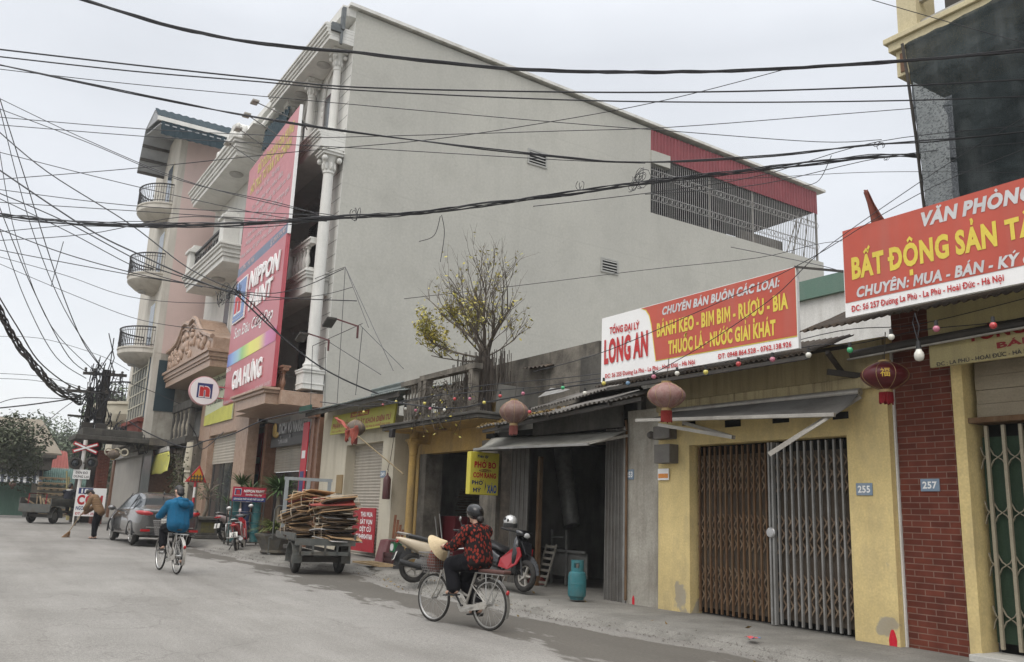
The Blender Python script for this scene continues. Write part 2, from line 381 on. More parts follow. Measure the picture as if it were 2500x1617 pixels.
def _peel(n, l, b):
    tcn = n.new('ShaderNodeTexCoord'); no = n.new('ShaderNodeTexNoise'); no.inputs['Scale'].default_value = 1.7; no.inputs['Detail'].default_value = 7
    l.new(tcn.outputs['Object'], no.inputs['Vector']); sp = n.new('ShaderNodeSeparateXYZ'); l.new(tcn.outputs['Object'], sp.inputs[0])
    k = n.new('ShaderNodeMapRange'); l.new(sp.outputs[2], k.inputs[0])
    for i_, v_ in zip(('From Min', 'From Max', 'To Min', 'To Max'), (.1, 1.6, .11, 0)): k.inputs[i_].default_value = v_
    a = n.new('ShaderNodeMath'); a.operation = 'ADD'; l.new(no.outputs['Fac'], a.inputs[0]); l.new(k.outputs[0], a.inputs[1])
    g = n.new('ShaderNodeMapRange'); l.new(a.outputs[0], g.inputs[0])
    for i_, v_ in zip(('From Min', 'From Max', 'To Min', 'To Max'), (.705, .735, 0, .85)): g.inputs[i_].default_value = v_
    mx = n.new('ShaderNodeMix'); mx.data_type = 'RGBA'; l.new(g.outputs[0], mx.inputs[0]); src = b.inputs['Base Color'].links[0].from_socket
    l.new(src, mx.inputs[6]); mx.inputs[7].default_value = (.3, .28, .24, 1)
    # road splash and hand grime that thins out upwards
    n5 = n.new('ShaderNodeTexNoise'); n5.inputs['Scale'].default_value = 3.2; n5.inputs['Detail'].default_value = 9; n5.inputs['Roughness'].default_value = .7; l.new(tcn.outputs['Object'], n5.inputs['Vector'])
    kb = n.new('ShaderNodeMapRange'); l.new(sp.outputs[2], kb.inputs[0])
    for i_, v_ in zip(('From Min', 'From Max', 'To Min', 'To Max'), (.1, 1.3, .22, 0)): kb.inputs[i_].default_value = v_
    a5 = n.new('ShaderNodeMath'); a5.operation = 'ADD'; l.new(n5.outputs['Fac'], a5.inputs[0]); l.new(kb.outputs[0], a5.inputs[1])
    g5 = n.new('ShaderNodeMapRange'); l.new(a5.outputs[0], g5.inputs[0])
    for i_, v_ in zip(('From Min', 'From Max', 'To Min', 'To Max'), (.5, .9, 0, .5)): g5.inputs[i_].default_value = v_
    m5 = n.new('ShaderNodeMix'); m5.data_type = 'RGBA'; l.new(g5.outputs[0], m5.inputs[0]); l.new(mx.outputs[2], m5.inputs[6]); m5.inputs[7].default_value = (.30, .24, .14, 1); l.new(m5.outputs[2], b.inputs['Base Color'])
setm('yellow paint', _peel)
creamd = M('dirty cream band', (.45, .38, .22), (.3, .25, .15), r=.9, sc=2, amt=.7, st=(.1, .07, .04), sta=.85, sts=(14, 14, .8))
grime = M('grimy plaster', (.40, .38, .33), (.25, .23, .195), r=.95, sc=1.5, amt=.7, st=(.12, .1, .08), sta=.6, sts=(4, 4, .5), bump=.3, bsc=25)
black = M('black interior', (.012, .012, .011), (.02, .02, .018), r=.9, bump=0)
darkst = M('dark steel', (.035, .033, .03), (.06, .05, .04), r=.6, sc=6, bump=.05)
rust = M('rusty steel', (.17, .10, .055), (.10, .06, .035), r=.75, sc=5, amt=.8, st=(.25, .19, .12), sta=.6, sts=(9, 9, 1.2), metal=.25)
rustl = M('worn lattice', (.26, .20, .14), (.14, .09, .06), r=.7, sc=7, metal=.3)
galv = M('grey painted bars', (.29, .29, .28), (.2, .19, .175), r=.55, sc=4, metal=.3)
brnslat = M('brown slat backing', (.085, .066, .05), (.05, .04, .03), r=.8, sc=2, st=(.15, .12, .09), sta=.5, sts=(18, 18, .6))
whitep = M('white paint', (.72, .71, .68), (.62, .61, .58), r=.7, sc=2, st=(.3, .28, .24), sta=.35, sts=(6, 6, .6))
corrm = M('old corrugated iron', (.085, .072, .06), (.045, .036, .03), r=.8, sc=3, amt=.9, st=(.2, .14, .09), sta=.5, sts=(3, 3, 3), metal=.2)
corrg = M('grey corrugated sheet', (.20, .19, .175), (.11, .10, .09), r=.75, sc=2.5, amt=.8, st=(.06, .05, .04), sta=.6, sts=(6, 6, 1))
cloth = M('grey awning cloth', (.17, .165, .155), (.12, .115, .105), r=.9, sc=1.5, amt=.6, st=(.07, .065, .06), sta=.6, sts=(2, 5, 5))
alum = M('dull aluminium', (.42, .40, .36), (.3, .28, .25), r=.5, sc=4, metal=.5)
redp = M('red spray paint', (.55, .01, .03), (.45, .01, .02), r=.6, bump=0)
plateb = M('blue-grey plate', (.16, .23, .31), (.2, .26, .33), r=.5, sc=8, st=(.3, .3, .3), sta=.4)
white = M('sign white', (.80, .80, .79), (.76, .755, .745), r=.55, sc=2, bump=0, fine=.02)
bric = M('red brick tile', (.165, .05, .032), (.13, .04, .028), r=.75, bump=.1)
def _brick(n, l, b):
    tcn = n.new('ShaderNodeTexCoord'); sp = n.new('ShaderNodeSeparateXYZ'); cb = n.new('ShaderNodeCombineXYZ')
    l.new(tcn.outputs['Object'], sp.inputs[0]); ax = n.new('ShaderNodeMath'); ax.operation = 'ADD'; l.new(sp.outputs[0], ax.inputs[0]); l.new(sp.outputs[1], ax.inputs[1])
    l.new(ax.outputs[0], cb.inputs[0]); l.new(sp.outputs[2], cb.inputs[1])
    br = n.new('ShaderNodeTexBrick'); l.new(cb.outputs[0], br.inputs['Vector']); br.inputs['Scale'].default_value = 1
    br.inputs['Brick Width'].default_value = .235; br.inputs['Row Height'].default_value = .0705; br.inputs['Mortar Size'].default_value = .006; br.inputs['Bias'].default_value = -.2
    br.inputs['Color1'].default_value = (.145, .042, .027, 1); br.inputs['Color2'].default_value = (.09, .027, .019, 1); br.inputs['Mortar'].default_value = (.19, .115, .09, 1)
    no = n.new('ShaderNodeTexNoise'); no.inputs['Scale'].default_value = 5; l.new(tcn.outputs['Object'], no.inputs['Vector'])
    hs = n.new('ShaderNodeHueSaturation'); k = n.new('ShaderNodeMapRange'); l.new(no.outputs['Fac'], k.inputs[0]); k.inputs['To Min'].default_value = .55; k.inputs['To Max'].default_value = 1.4
    l.new(k.outputs[0], hs.inputs['Value']); l.new(br.outputs['Color'], hs.inputs['Color']); l.new(hs.outputs[0], b.inputs['Base Color'])
    bp = n.new('ShaderNodeBump'); bp.inputs['Distance'].default_value = .012; bp.inputs['Strength'].default_value = .8; iv = n.new('ShaderNodeMath'); iv.operation = 'SUBTRACT'; iv.inputs[0].default_value = 1
    l.new(br.outputs['Fac'], iv.inputs[1]); l.new(iv.outputs[0], bp.inputs['Height']); l.new(bp.outputs[0], b.inputs['Normal'])
setm('red brick tile', _brick)
# ================= ground =================
KP = [PG(*q) for q in [(2500, 1716), (1950, 1622), (1700, 1572), (1330, 1505), (1240, 1484), (1008, 1440), (892, 1398), (760, 1388), (620, 1366), (472, 1333)]]
KP = sorted([(p.x, p.y) for p in KP]); KP = [(-90, KP[0][1]), ]+KP+[(15, KP[-1][1])]
def interp(tab, x):
    if x <= tab[0][0]: return tab[0][1]
    for (a, b), (c, d) in zip(tab, tab[1:]):
        if x <= c: return b+(d-b)*(x-a)/max(1e-9, c-a)
    return tab[-1][1]
def KY(x): return interp(KP, x)+.06*noise.noise(V((x*.8, 3, 0)))+.035*noise.noise(V((x*4.1, 7, 0)))
DP = sorted([(p.x, p.y) for p in [PG(*q) for q in [(380, 1345), (560, 1382), (700, 1430), (850, 1470), (1000, 1525), (1160, 1545), (1250, 1580), (1420, 1650), (1700, 1710)]]])
def DY(x): return interp(DP, x)
mb = MB(); mb.box(-900, 600, -500, 1200, -1.2, -.5)
tag(mb.build('ground', dirt), None, kind='structure')
nx, ny = 400, 70
def rd(u, v):
    x = -78+u*98; y = -9+v*(KY(x)+.25+9)
    return V((x, y, GZ(x)+.012*noise.noise(V((x*.5, y*.5, 1)))-.02*max(0, y-KY(x)+.25)))
mb = MB().grid(rd, nx, ny); road = tag(mb.build('road', conc, smooth=.5), None, kind='structure')
at = road.data.attributes.new('damp', 'FLOAT', 'POINT')
vals = []
for v in road.data.vertices:
    x, y = v.co.x, v.co.y; lo = DY(x); hi = KY(x)-.12
    s = min(y-lo, (hi-y)*1.6); s = max(-1.2, min(.75, s*.9))
    if x > -5: s -= (x+5)*.3
    if x < -30: s -= (-30-x)*.2
    vals.append(s)
at.data.foreach_set('value', vals)
def pv(u, v):
    x = -78+u*98; k = KY(x); y = k+v*(14-k); w_ = y-k
    z = GZ(x)-.03+.13*min(1, max(0, w_)/.32)+.012*noise.noise(V((x*.9, y*.9, 5)))
    return V((x, y, z))
mb = MB()
def pv2(u, v): return pv(u, (v**2.2))
mb.grid(pv2, 420, 26); tag(mb.build('pavement', pave, smooth=.6), None, kind='structure')
# ================= gates =================
def gate(parent, x0, x1, y, z0, z1, nb, bands, mbar, mlat, back, bw=.022, diam=3, name='folding_gate', curve=0):
    g = MB(); g.box(x0, x1, y+.075, y+.09, z0+.08, z1-.13); bk = g
    b = MB(); l = MB()
    xs = [x0+(x1-x0)*(i+.5)/nb for i in range(nb)]; d = (x1-x0)/nb
    for i, x in enumerate(xs):
        j = .004*math.sin(i*7.3)
        b.box(x-bw/2+j, x+bw/2+j, y-.012, y+.022, z0+.02, z1-.01)
    for f0, f1 in bands:
        za = z1-(z1-z0)*f1; zb = z1-(z1-z0)*f0; h = (zb-za)/diam
        for k in range(diam):
            for i in range(-1, nb):
                xa = xs[i] if i >= 0 else x0; xb = xs[i+1] if i+1 < nb else x1
                for s_ in (0, 1):
                    A = V((xa, y+.028, za+k*h)); B_ = V((xb, y+.028, za+(k+1)*h))
                    if s_: A.z, B_.z = B_.z, A.z
                    off = .009*s_
                    if curve:
                        pts = []
                        for q in range(5):
                            t = q/4; pts.append(A.lerp(B_, t)+V((0, off, curve*h*math.sin(t*2*PI)*(-1 if s_ else 1))))
                        for p_, q_ in zip(pts, pts[1:]): l.bar(p_, q_, .008, .022, up=(0, 1, 0))
                    else: l.bar(A+V((0, off, 0)), B_+V((0, off, 0)), .02, .007, up=(0, 1, 0))
    o = b.build(name, mbar, parent); l.build('lattice', mlat, o); bk.build('backing_slats', back, o)
    return o
def corr(mb, A, B_, D, n, amp, rag=0, m=0, nv=4):
    A, B_, D = V(A), V(B_), V(D); nr = (B_-A).cross(D-A).normalized()
    def f(u, v):
        p = A+(B_-A)*u+(D-A)*v+nr*amp*math.sin(2*PI*n*u)
        if rag: p += (D-A).normalized()*rag*noise.noise(V((math.floor(u*n/7)*3.1, 2, A.x)))*(1-v)+nr*rag*.6*noise.noise(V((u*n*.15, v*3, A.x)))
        return p
    return mb.grid(f, n*6, nv, m)
def plate(parent, txt, l, t, r, b, Y, bold=.03):
    x0, x1, z0, z1 = RC(l, t, r, b, Y)
    mb = MB(); mb.box(x0, x1, Y-.015, Y, z0, z1); o = mb.build('house_number', plateb, parent, bev=.004)
    fr = Frame((x0, Y-.015, z0), (1, 0, 0), (0, 0, 1)); W_ = x1-x0; H_ = z1-z0
    lettering(o, fr, txt, W_*.12, H_*.24, H_*.52, white, wd=W_*.76, bold=bold, d=.003)
    return o
YF = 9.5
# ================= yellow shop (255) =================
sh = thing('shop_house', 'yellow painted shop with brown and silver folding gates', 'building', (-8.4, YF, 0))
gx0, gx1, gz1 = -9.76, -6.93, 2.60
w0, w1 = -10.46, -6.33
mb = MB()
mb.box(w0, gx0, YF, YF+.25, -.3, gz1).box(gx1, w1, YF, YF+.22, -.3, gz1).box(w0, w1, YF, YF+.25, gz1, 3.8)
mb.box(w0, w0+.2, YF+.25, 15, -.3, 3.8).box(w1-.2, w1, YF+.22, 15, -.3, 3.8).box(w0, w1, 14.8, 15, -.3, 3.8)
mb.build('wall', yel, sh)
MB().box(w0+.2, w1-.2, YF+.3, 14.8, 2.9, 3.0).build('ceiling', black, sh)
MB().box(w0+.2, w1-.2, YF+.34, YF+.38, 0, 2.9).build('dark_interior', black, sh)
zb0 = P(1664, 1000, y=YF-.1).z; zb1 = P(1673, 982, y=YF-.1).z
MB().box(w0+.05, w1, YF-.1, YF-.002, zb0, zb1+.04).build('cornice', creamd, sh, bev=.01)
MB().box(w0+.05, w1, YF-.05, YF-.001, zb1+.042, 3.78).build('shaded_wall_strip', M('shade-darkened ochre wall', (.36, .30, .17), (.28, .23, .13), r=.9, sc=1.2, st=(.14, .11, .06), sta=.6, sts=(8, 8, .5)), sh)  # strip of the yellow wall, canopy shade put into its colour
for q in ((1770, 1027, 1809, 1041), (1886, 1023, 1927, 1031), (1666, 1031, 1698, 1037), (2033, 1008, 2072, 1022)):
    x0, x1, z0, z1 = RC(*q, YF); MB().box(x0, x1, YF-.004, YF+.05, z0, z1).build('vent_slot', black, sh)
xm = P(1868, 1300, y=YF).x
bands = ((.08, .28), (.41, .62), (.72, .93))
g1 = gate(sh, gx0+.03, xm-.02, YF+.13, .12, gz1-.02, 13, bands, rust, rustl, brnslat); tag(g1, 'rusty brown left gate leaf')
g2 = gate(sh, xm+.08, gx1-.01, YF+.13, .12, gz1-.02, 11, bands, galv, rustl, brnslat, bw=.026); tag(g2, 'silver grey right gate leaf')
mb = MB()
for dx in (-.01, .05): mb.box(xm+dx, xm+dx+.03, YF+.09, YF+.15, .12, gz1-.02)
g3 = mb.build('gate_post', galv, sh)
zl = P(1870, 1300, y=YF).z
MB().lathe([(.001, 0), (.07, .002), (.075, .012), (.06, .03), (.001, .034)], (xm+.03, YF+.09, zl), 20, mat=Matrix.Rotation(PI/2, 3, 'X')).build('lock_plate', M('steel disc', (.5, .5, .5), r=.4, metal=.6), g3, smooth=.6)
plate(sh, '255', 2091, 1180, 2132, 1210, YF)
for (bx, by, s_) in ((2192, 1566, 1), ):
    q = P(bx, by, y=YF); MB().lathe([(.02, -.09), (.05, -.06), (.055, 0), (.035, .08), (.015, .12)], (q.x-.06, YF-.001, q.z), 10, sy=.03).build('paint_mark', redp, sh)
# retractable cloth awning
aw_l, aw_r = P(1553, 1027, y=8.75), P(2038, 1013, y=8.85)
rb_l, rb_r = P(1640, 1005, y=YF-.12), P(2100, 957, y=YF-.12)
def awf(u, v):
    p = rb_l.lerp(rb_r, u).lerp(aw_l.lerp(aw_r, u), v); p.z -= .035*math.sin(PI*v)*(1+.3*math.sin(u*9)); p.z += .008*noise.noise(V((u*9, v*3, 0))); return p
aw = MB().grid(awf, 24, 8).build('awning', cloth, sh, smooth=1, solid=.004)
MB().bar(aw_l, aw_r, .045, .05).build('front_bar', alum, aw, bev=.006)
MB().cyl(rb_l, rb_r, .05).build('roller', alum, aw, smooth=.6)
mb = MB(); el_ = P(1788, 1068, y=9.1); mb.bar(P(1608, 1037, y=8.8), el_, .035, .05); mb.bar(P(1668, 1032, y=YF-.05), el_+V((0, .04, 0)), .035, .05); mb.build('awning_arm', alum, aw)
mb = MB(); el_ = P(1877, 1110, y=8.6); mb.bar(P(2100, 968, y=YF-.08), el_, .05, .06); mb.bar(P(2020, 1022, y=8.88), P(1930, 1078, y=8.62), .03, .035); mb.build('awning_arm', alum, aw)
# corrugated canopy under the sign
cl, cr = P(1452, 946, y=8.62), P(1970, 862, y=8.62)
mb = MB(); corr(mb, cl, cr, cl+V((0, .95, .38)), 46, .018, .03); can = mb.build('canopy', corrm, sh, smooth=1, solid=.004)
mb = MB(); mb.bar(cl+V((.3, .03, -.06)), cr+V((0, .03, -.05)), .05, .05); mb.bar(cl+V((0, .85, .2)), cr+V((0, .85, .2)), .05, .05)
mb.bar(P(2020, 860, y=8.9), P(2060, 915, y=9.42), .05, .05); mb.bar(P(2020, 908, y=9.1), P(2098, 918, y=9.44), .05, .07)
mb.bar(P(1545, 930, y=8.7), P(1580, 965, y=9.42), .04, .04); mb.build('canopy_frame', darkst, can)
# electricity meters between the shops
mt_ = M('meter plastic', (.16, .15, .13), (.11, .1, .09), r=.6, sc=5)
for (l, t, r, b, yy) in ((1594, 1042, 1634, 1070, 9.33), (1596, 1086, 1634, 1130, 9.3)):
    x0, x1, z0, z1 = RC(l, t, r, b, yy); mm = MB().box(x0, x1, yy, YF-.002, z0, z1).build('electricity_meter', mt_, None, bev=.012)
    tag(mm, 'grey electricity meter box '+('with cables, upper of two above the orange notice' if t < 1060 else 'hung low, right above the orange notice'), 'meter', 'meter boxes on the pilaster')
q = P(1582, 1062, y=9.4); mb = MB().lathe([(.001, 0), (.06, 0), (.065, .05), (.04, .09), (.001, .1)], (q.x, YF-.002, q.z), 14, mat=Matrix.Rotation(PI/2, 3, 'X'))
tag(mb.build('alarm_bell', M('grey bell', (.1, .09, .08), r=.6), None, smooth=.6), 'small round grey bell on the pilaster beside the meter boxes', 'bell')
nf = RC(1606, 1145, 1632, 1172, 9.46); nb_ = thing('notice', 'small white and orange notice hung on a string below the meters', 'notice', (nf[0], 9.46, nf[2]))
MB().box(nf[0], nf[1], 9.46, 9.475, nf[2], nf[3]).build('card', white, nb_)
MB().box(nf[0]+.015, nf[1]-.01, 9.455, 9.459, nf[2]+.03, nf[2]+.1).build('orange_panel', M('orange print', (.7, .22, .03), (.6, .3, .1), r=.6, sc=20), nb_)
# pilaster of 253
px0, px1 = -11.24, -10.47
pl = thing('wall_pilaster', 'whitewashed peeling wall strip with house number 253 beside the yellow shop', 'wall', (-10.9, YF, 0))
MB().box(px0, px1, YF+.01, YF+.3, -.3, 3.25).build('wall', grime, pl)
plate(pl, '253', 1530, 1147, 1548, 1171, YF+.01)
q = P(1545, 1470, y=YF); MB().lathe([(.02, -.1), (.03, -.05), (.03, .05), (.01, .1)], (q.x, YF+.009, q.z), 8, sy=.03).build('paint_mark', redp, pl)
mb = MB(); mb.tube([(px0+.03, YF-.03, .15), (px0+.02, YF-.03, 2.95), (px0-.02, YF-.02, 3.1)], .022, 8); mb.build('drain_pipe', rust, pl, smooth=1)
# ================= brick shop (257) =================
YB = 9.62
bs = thing('brick_shop', 'red brick fronted shop with beige folding gate over green backing', 'building', (-5, YB, 0))
mb = MB(); bx1 = -5.55; mb.box(w1+.03, bx1, YB, YB+.3, -.3, 4.2); mb.build('brick_wall', bric, bs)
MB().box(w1+.005, w1+.025, YB-.03, YB+.1, .1, 3.6).build('corner_pipe', whitep, bs)
beige = M('beige paint', (.46, .41, .28), (.38, .33, .22), r=.7, sc=2, st=(.2, .16, .1), sta=.4, sts=(5, 5, .6))
MB().box(bx1, bx1+.13, YB-.04, YB+.3, -.3, 3.4).build('door_post', yel, bs)
MB().box(bx1+.13, 1, YB+.02, YB+.3, 2.66, 2.72).build('door_lintel', rust, bs)
mb = MB()
for k in range(5): mb.box(bx1+.2, 1, YB+.10+.01*(k % 2), YB+.13, 2.72+k*.16, 2.875+k*.16)
mb.build('transom_boards', M('beige boards', (.30, .26, .19), (.25, .21, .15), r=.8, sc=1.5, st=(.14, .11, .08), sta=.4, sts=(1, 1, 8)), bs)
mb = MB(); mb.box(1, 1.3, YB, 15, -.3, 4.2); mb.box(w1+.03, 1, 14.8, 15, -.3, 4.2); mb.box(bx1+.13, 1, YB+.3, YB+.4, 3.5, 4.2); mb.build('back_wall', grime, bs)
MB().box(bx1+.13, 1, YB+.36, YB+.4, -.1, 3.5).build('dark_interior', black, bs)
green = M('green sheet backing', (.032, .055, .034), (.024, .042, .027), r=.7, sc=2, st=(.02, .03, .02), sta=.6, sts=(12, 12, .5))
bg = M('beige gate bars', (.31, .275, .20), (.25, .215, .155), r=.6, sc=4, metal=.15)
gate(bs, bx1+.18, 1, YB+.12, .2, 2.64, 34, ((.1, .2), (.35, .45), (.58, .68), (.81, .91)), bg, bg, green, bw=.036, diam=1, curve=.12)
MB().box(bx1+.1, 1, YB-.25, YB+.3, -.2, .17).build('door_step', M('pale step', (.5, .49, .45), r=.85, sc=3), bs, bev=.01)
plate(bs, '257', 2248, 1170, 2296, 1200, YB)
c2l = P(2010, 800, y=8.5); c2l = V((-6.85, 8.55, P(2064, 790, y=8.55).z)); c2r = V((1, 8.55, c2l.z+.02))
mb = MB(); corr(mb, c2l, c2r, c2l+V((0, 1.15, .5)), 74, .018, .04); mb.build('canopy', corrm, bs, smooth=1, solid=.004)
rl, rr_ = P(2080, 868, y=9.3), P(2500, 790, y=9.25)
mb = MB(); mb.cyl(rl, rl+(rr_-rl)*1.6, .06); ro = mb.build('awning_roller', darkst, bs, smooth=.6)
MB().bar(rl+V((-.02, -.06, -.06)), rl+V((-.02, -.06, -.06))+(rr_-rl)*1.6, .035, .02).build('roller_rail', alum, ro)
# old yellow sign below the canopy
b1 = P(2265, 800, y=9.3); b2 = P(2274, 898, y=9.3)
os_ = thing('old_shop_sign', 'faded yellow sign half hidden behind the awning roller', 'sign', (b1.x, 9.3, b2.z))
MB().box(b1.x, 1, 9.3, 9.34, b2.z, b1.z+.35).build('panel', M('faded sign yellow', (.42, .36, .17), (.36, .3, .15), r=.6, sc=1.5, st=(.2, .17, .1), sta=.4), os_)
fr = Frame((b1.x, 9.3, b2.z), (1, 0, 0), (0, 0, 1)); dred = M('dark red print', (.28, .015, .015), r=.5, bump=0, fine=0)
pxtext(os_, fr, 'TỔNG ĐẠI LÝ', (2362, 835), (2700, 775), (2356, 812), dred, bold=.04)
pxtext(os_, fr, 'BÁNH KẸO', (2435, 851), (2700, 800), (2433, 838), dred, bold=.04)
pxtext(os_, fr, 'ĐC : LA PHÙ - HOÀI ĐỨC - HÀ NỘI', (2287, 895), (2530, 858), (2286, 886), darkst, bold=.02)
# ---------------- house under the green net ----------------
nb = thing('netted_house', 'tall house behind dark green construction netting', 'building', (-4, 10, 4))
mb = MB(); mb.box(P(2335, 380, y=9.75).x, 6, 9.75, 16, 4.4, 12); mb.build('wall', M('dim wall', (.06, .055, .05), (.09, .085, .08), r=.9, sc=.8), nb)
cy = M('cream yellow render', (.56, .50, .33), (.48, .42, .28), r=.8, sc=1.5, st=(.3, .26, .15), sta=.3)
a = P(2190, 40, y=8.9); b_ = P(2240, 72, y=8.9)
MB().box(a.x, b_.x, 8.9, 9.3, b_.z, a.z+3).build('column', cy, nb)
l0 = P(2185, 100, y=8.85); l1 = P(2215, 180, y=8.85)
mb = MB(); mb.box(l0.x, 6, 8.85, 9.75, l1.z, l0.z-.16).box(l0.x-.06, 6, 8.79, 9.75, l0.z-.16, l0.z-.05).box(l0.x-.1, 6, 8.75, 9.75, l0.z-.05, l0.z+.02); mb.build('balcony_slab', cy, nb, bev=.008)
mb = MB(); x0, x1, z0, z1 = RC(2197, 132, 2212, 172, 8.84); mb.box(x0, x1, 8.835, 8.849, z0, z1); mb.build('slab_panel', M('brown panel', (.2, .12, .08), r=.8), nb)
mb = MB()
for k, dz in enumerate((.12, .42, .72)): mb.bar((b_.x, 9.0, b_.z+dz), (6, 9.0, b_.z+dz), .06, .05)
for k in range(6): mb.bar((b_.x+.9+k*1.3, 9.02, b_.z), (b_.x+.9+k*1.3, 9.02, b_.z+.85), .05, .05)
mb.build('railing', alum, nb)
net = M('green debris netting', (.040, .050, .052), (.024, .031, .033), r=.9, sc=1.2, st=(.085, .095, .096), sta=.8, sts=(3.5, 3.5, .25), bump=.9, bsc=9)
def _net(n, l, b):
    tcn = n.new('ShaderNodeTexCoord'); wv = n.new('ShaderNodeTexNoise'); wv.inputs['Scale'].default_value = 160; l.new(tcn.outputs['Object'], wv.inputs['Vector'])
    k = n.new('ShaderNodeMapRange'); l.new(wv.outputs['Fac'], k.inputs[0])
    for i_, v_ in zip(('From Min', 'From Max', 'To Min', 'To Max'), (.4, .6, .82, 1)): k.inputs[i_].default_value = v_
    l.new(k.outputs[0], b.inputs['Alpha'])
setm('green debris netting', _net)
NT_l = [P(2207, 108, y=8.72), P(2222, 200, y=8.76), P(2240, 330, y=8.9), P(2262, 520, y=9.1)]
topr = P(2440, 0, y=8.72); dirn = (topr-NT_l[0])
def netf(u, v):
    t = v*3; i = min(2, int(t)); p = NT_l[i].lerp(NT_l[i+1], t-i)
    if v > .999: p = NT_l[3].copy()
    x = p.x+u*8.5; yy = p.y
    z = p.z+(u*.35 if v < .01 else 0)
    yy += .07*noise.noise(V((x*1.3, z*.5, 0)))+.045*noise.noise(V((x*4, z*2.5, 3)))+.02*noise.noise(V((x*9, z*7, 5)))
    return V((x, yy, z+.03*noise.noise(V((x*2, z, 8)))))
tag(MB().grid(netf, 130, 80).build('construction_net', net, nb, smooth=2), 'dark green netting')
tag(MB().tube([p+V((-.01, -.02, 0)) for p in NT_l], .02, 6).build('net_pole', darkst, nb), 'dark edge pole of the netting')
# pale net patch; the brightness seen through it is put into the colour
pale = M('netting with painted daylight', (.30, .32, .325), (.25, .27, .275), r=.9, sc=9, bump=0)
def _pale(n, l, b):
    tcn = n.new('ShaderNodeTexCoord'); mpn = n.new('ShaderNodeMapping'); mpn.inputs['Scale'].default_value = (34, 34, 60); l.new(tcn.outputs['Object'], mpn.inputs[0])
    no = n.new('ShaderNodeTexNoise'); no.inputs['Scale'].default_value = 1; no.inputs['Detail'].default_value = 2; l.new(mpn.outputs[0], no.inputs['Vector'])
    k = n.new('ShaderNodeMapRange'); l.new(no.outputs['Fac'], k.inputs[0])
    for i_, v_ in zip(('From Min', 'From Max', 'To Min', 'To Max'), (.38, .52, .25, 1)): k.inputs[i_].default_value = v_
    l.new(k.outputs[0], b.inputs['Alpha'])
setm('netting with painted daylight', _pale)
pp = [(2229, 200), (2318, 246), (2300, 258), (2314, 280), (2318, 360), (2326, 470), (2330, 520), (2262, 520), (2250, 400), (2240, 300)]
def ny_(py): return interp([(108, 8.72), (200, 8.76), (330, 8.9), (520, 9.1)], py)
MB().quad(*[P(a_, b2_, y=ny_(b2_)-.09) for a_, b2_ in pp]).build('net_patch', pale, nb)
# small white house with a green roof edge behind the signs
ww = thing('white_outbuilding', 'low white house with green roof edge between the two red signs', 'building', (-13, 16, 0))
a = P(1935, 735, y=15); b_ = P(2075, 820, y=15)
MB().box(a.x-1, b_.x+3, 15, 20, -.3, P(2000, 727, y=15).z).build('wall', whitep, ww)
z_ = P(2000, 727, y=15).z; MB().box(a.x-1.1, b_.x+3, 14.9, 20, z_, z_+.42).build('roof_edge', M('green roof sheet', (.10, .19, .145), (.13, .2, .16), r=.6, sc=2), ww)
# rolled flag behind the 257 sign
fl = thing('rolled_flag', 'folded red flag sticking up behind the right hand sign', 'flag', P(2150, 540, y=9.0))
a = P(2112, 466, y=9.0); b_ = P(2145, 545, y=9.0)
def flf(u, v):
    p = a.lerp(b_, v); w__ = .05+.14*v; p = p+V((w__*(u-.5), .03*math.sin(u*9+v*3), .03*(u-.5))); return p
MB().grid(flf, 10, 10).build('cloth', M('faded red cloth', (.20, .07, .05), (.14, .045, .035), r=.85, sc=6), fl, smooth=1, solid=.004)
MB().cyl(a+V((.01, .03, .0)), b_+V((.1, .03, -.5)), .012).build('pole', rust, fl)
# ================= more materials =================
cream = M('cream render', (.56, .52, .42), (.46, .42, .335), r=.88, sc=1, amt=.6, st=(.28, .24, .17), sta=.45, sts=(3, 3, .4), bump=.15)
oldyel = M('old ochre limewash', (.44, .29, .10), (.30, .21, .09), r=.95, sc=1.6, amt=.8, st=(.16, .12, .08), sta=.75, sts=(3, 3, .6), bump=.3, bsc=20)
oldstone = M('mouldy stone', (.21, .19, .16), (.09, .082, .07), r=.95, sc=2.4, amt=.9, st=(.045, .042, .036), sta=.8, sts=(4, 4, .5), bump=.5, bsc=18)
blackstone = M('blackened stone', (.055, .052, .047), (.10, .095, .085), r=.95, sc=2, amt=.8, bump=.5, bsc=14, st=(.16, .15, .13), sta=.4, sts=(3, 3, .6))
shut = M('beige shutter slats', (.40, .36, .30), (.34, .31, .26), r=.55, sc=1, st=(.2, .18, .15), sta=.35, sts=(4, 4, .5), bump=.03)
glass = M('dark window glass', (.02, .026, .03), (.03, .036, .04), r=.12, spec=.6, bump=0, fine=0)
dkwood = M('dark wood', (.05, .04, .042), (.075, .06, .058), r=.55, sc=5, sts=(20, 20, 1), st=(.09, .06, .05), sta=.4)
marb = M('salmon marble', (.40, .285, .21), (.29, .185, .13), r=.4, sc=7, amt=.9, con=.22, bump=.04, st=(.50, .38, .30), sta=.4, sts=(5, 5, 3), fine=.1)
marbd = M('brown marble', (.22, .12, .078), (.15, .075, .045), r=.4, sc=8, amt=.9, bump=.04, fine=.12)
wplas = M('white stucco', (.66, .655, .62), (.58, .575, .545), r=.8, sc=1.2, st=(.36, .36, .34), sta=.35, sts=(2.5, 2.5, .5), bump=.08)
greyw = M('grey cement render', (.455, .448, .405), (.385, .38, .348), r=.92, sc=.16, amt=.9, con=.24, bump=.12, bsc=9, st=(.33, .325, .30), sta=.35, sts=(.3, .22, .12), fine=.035)
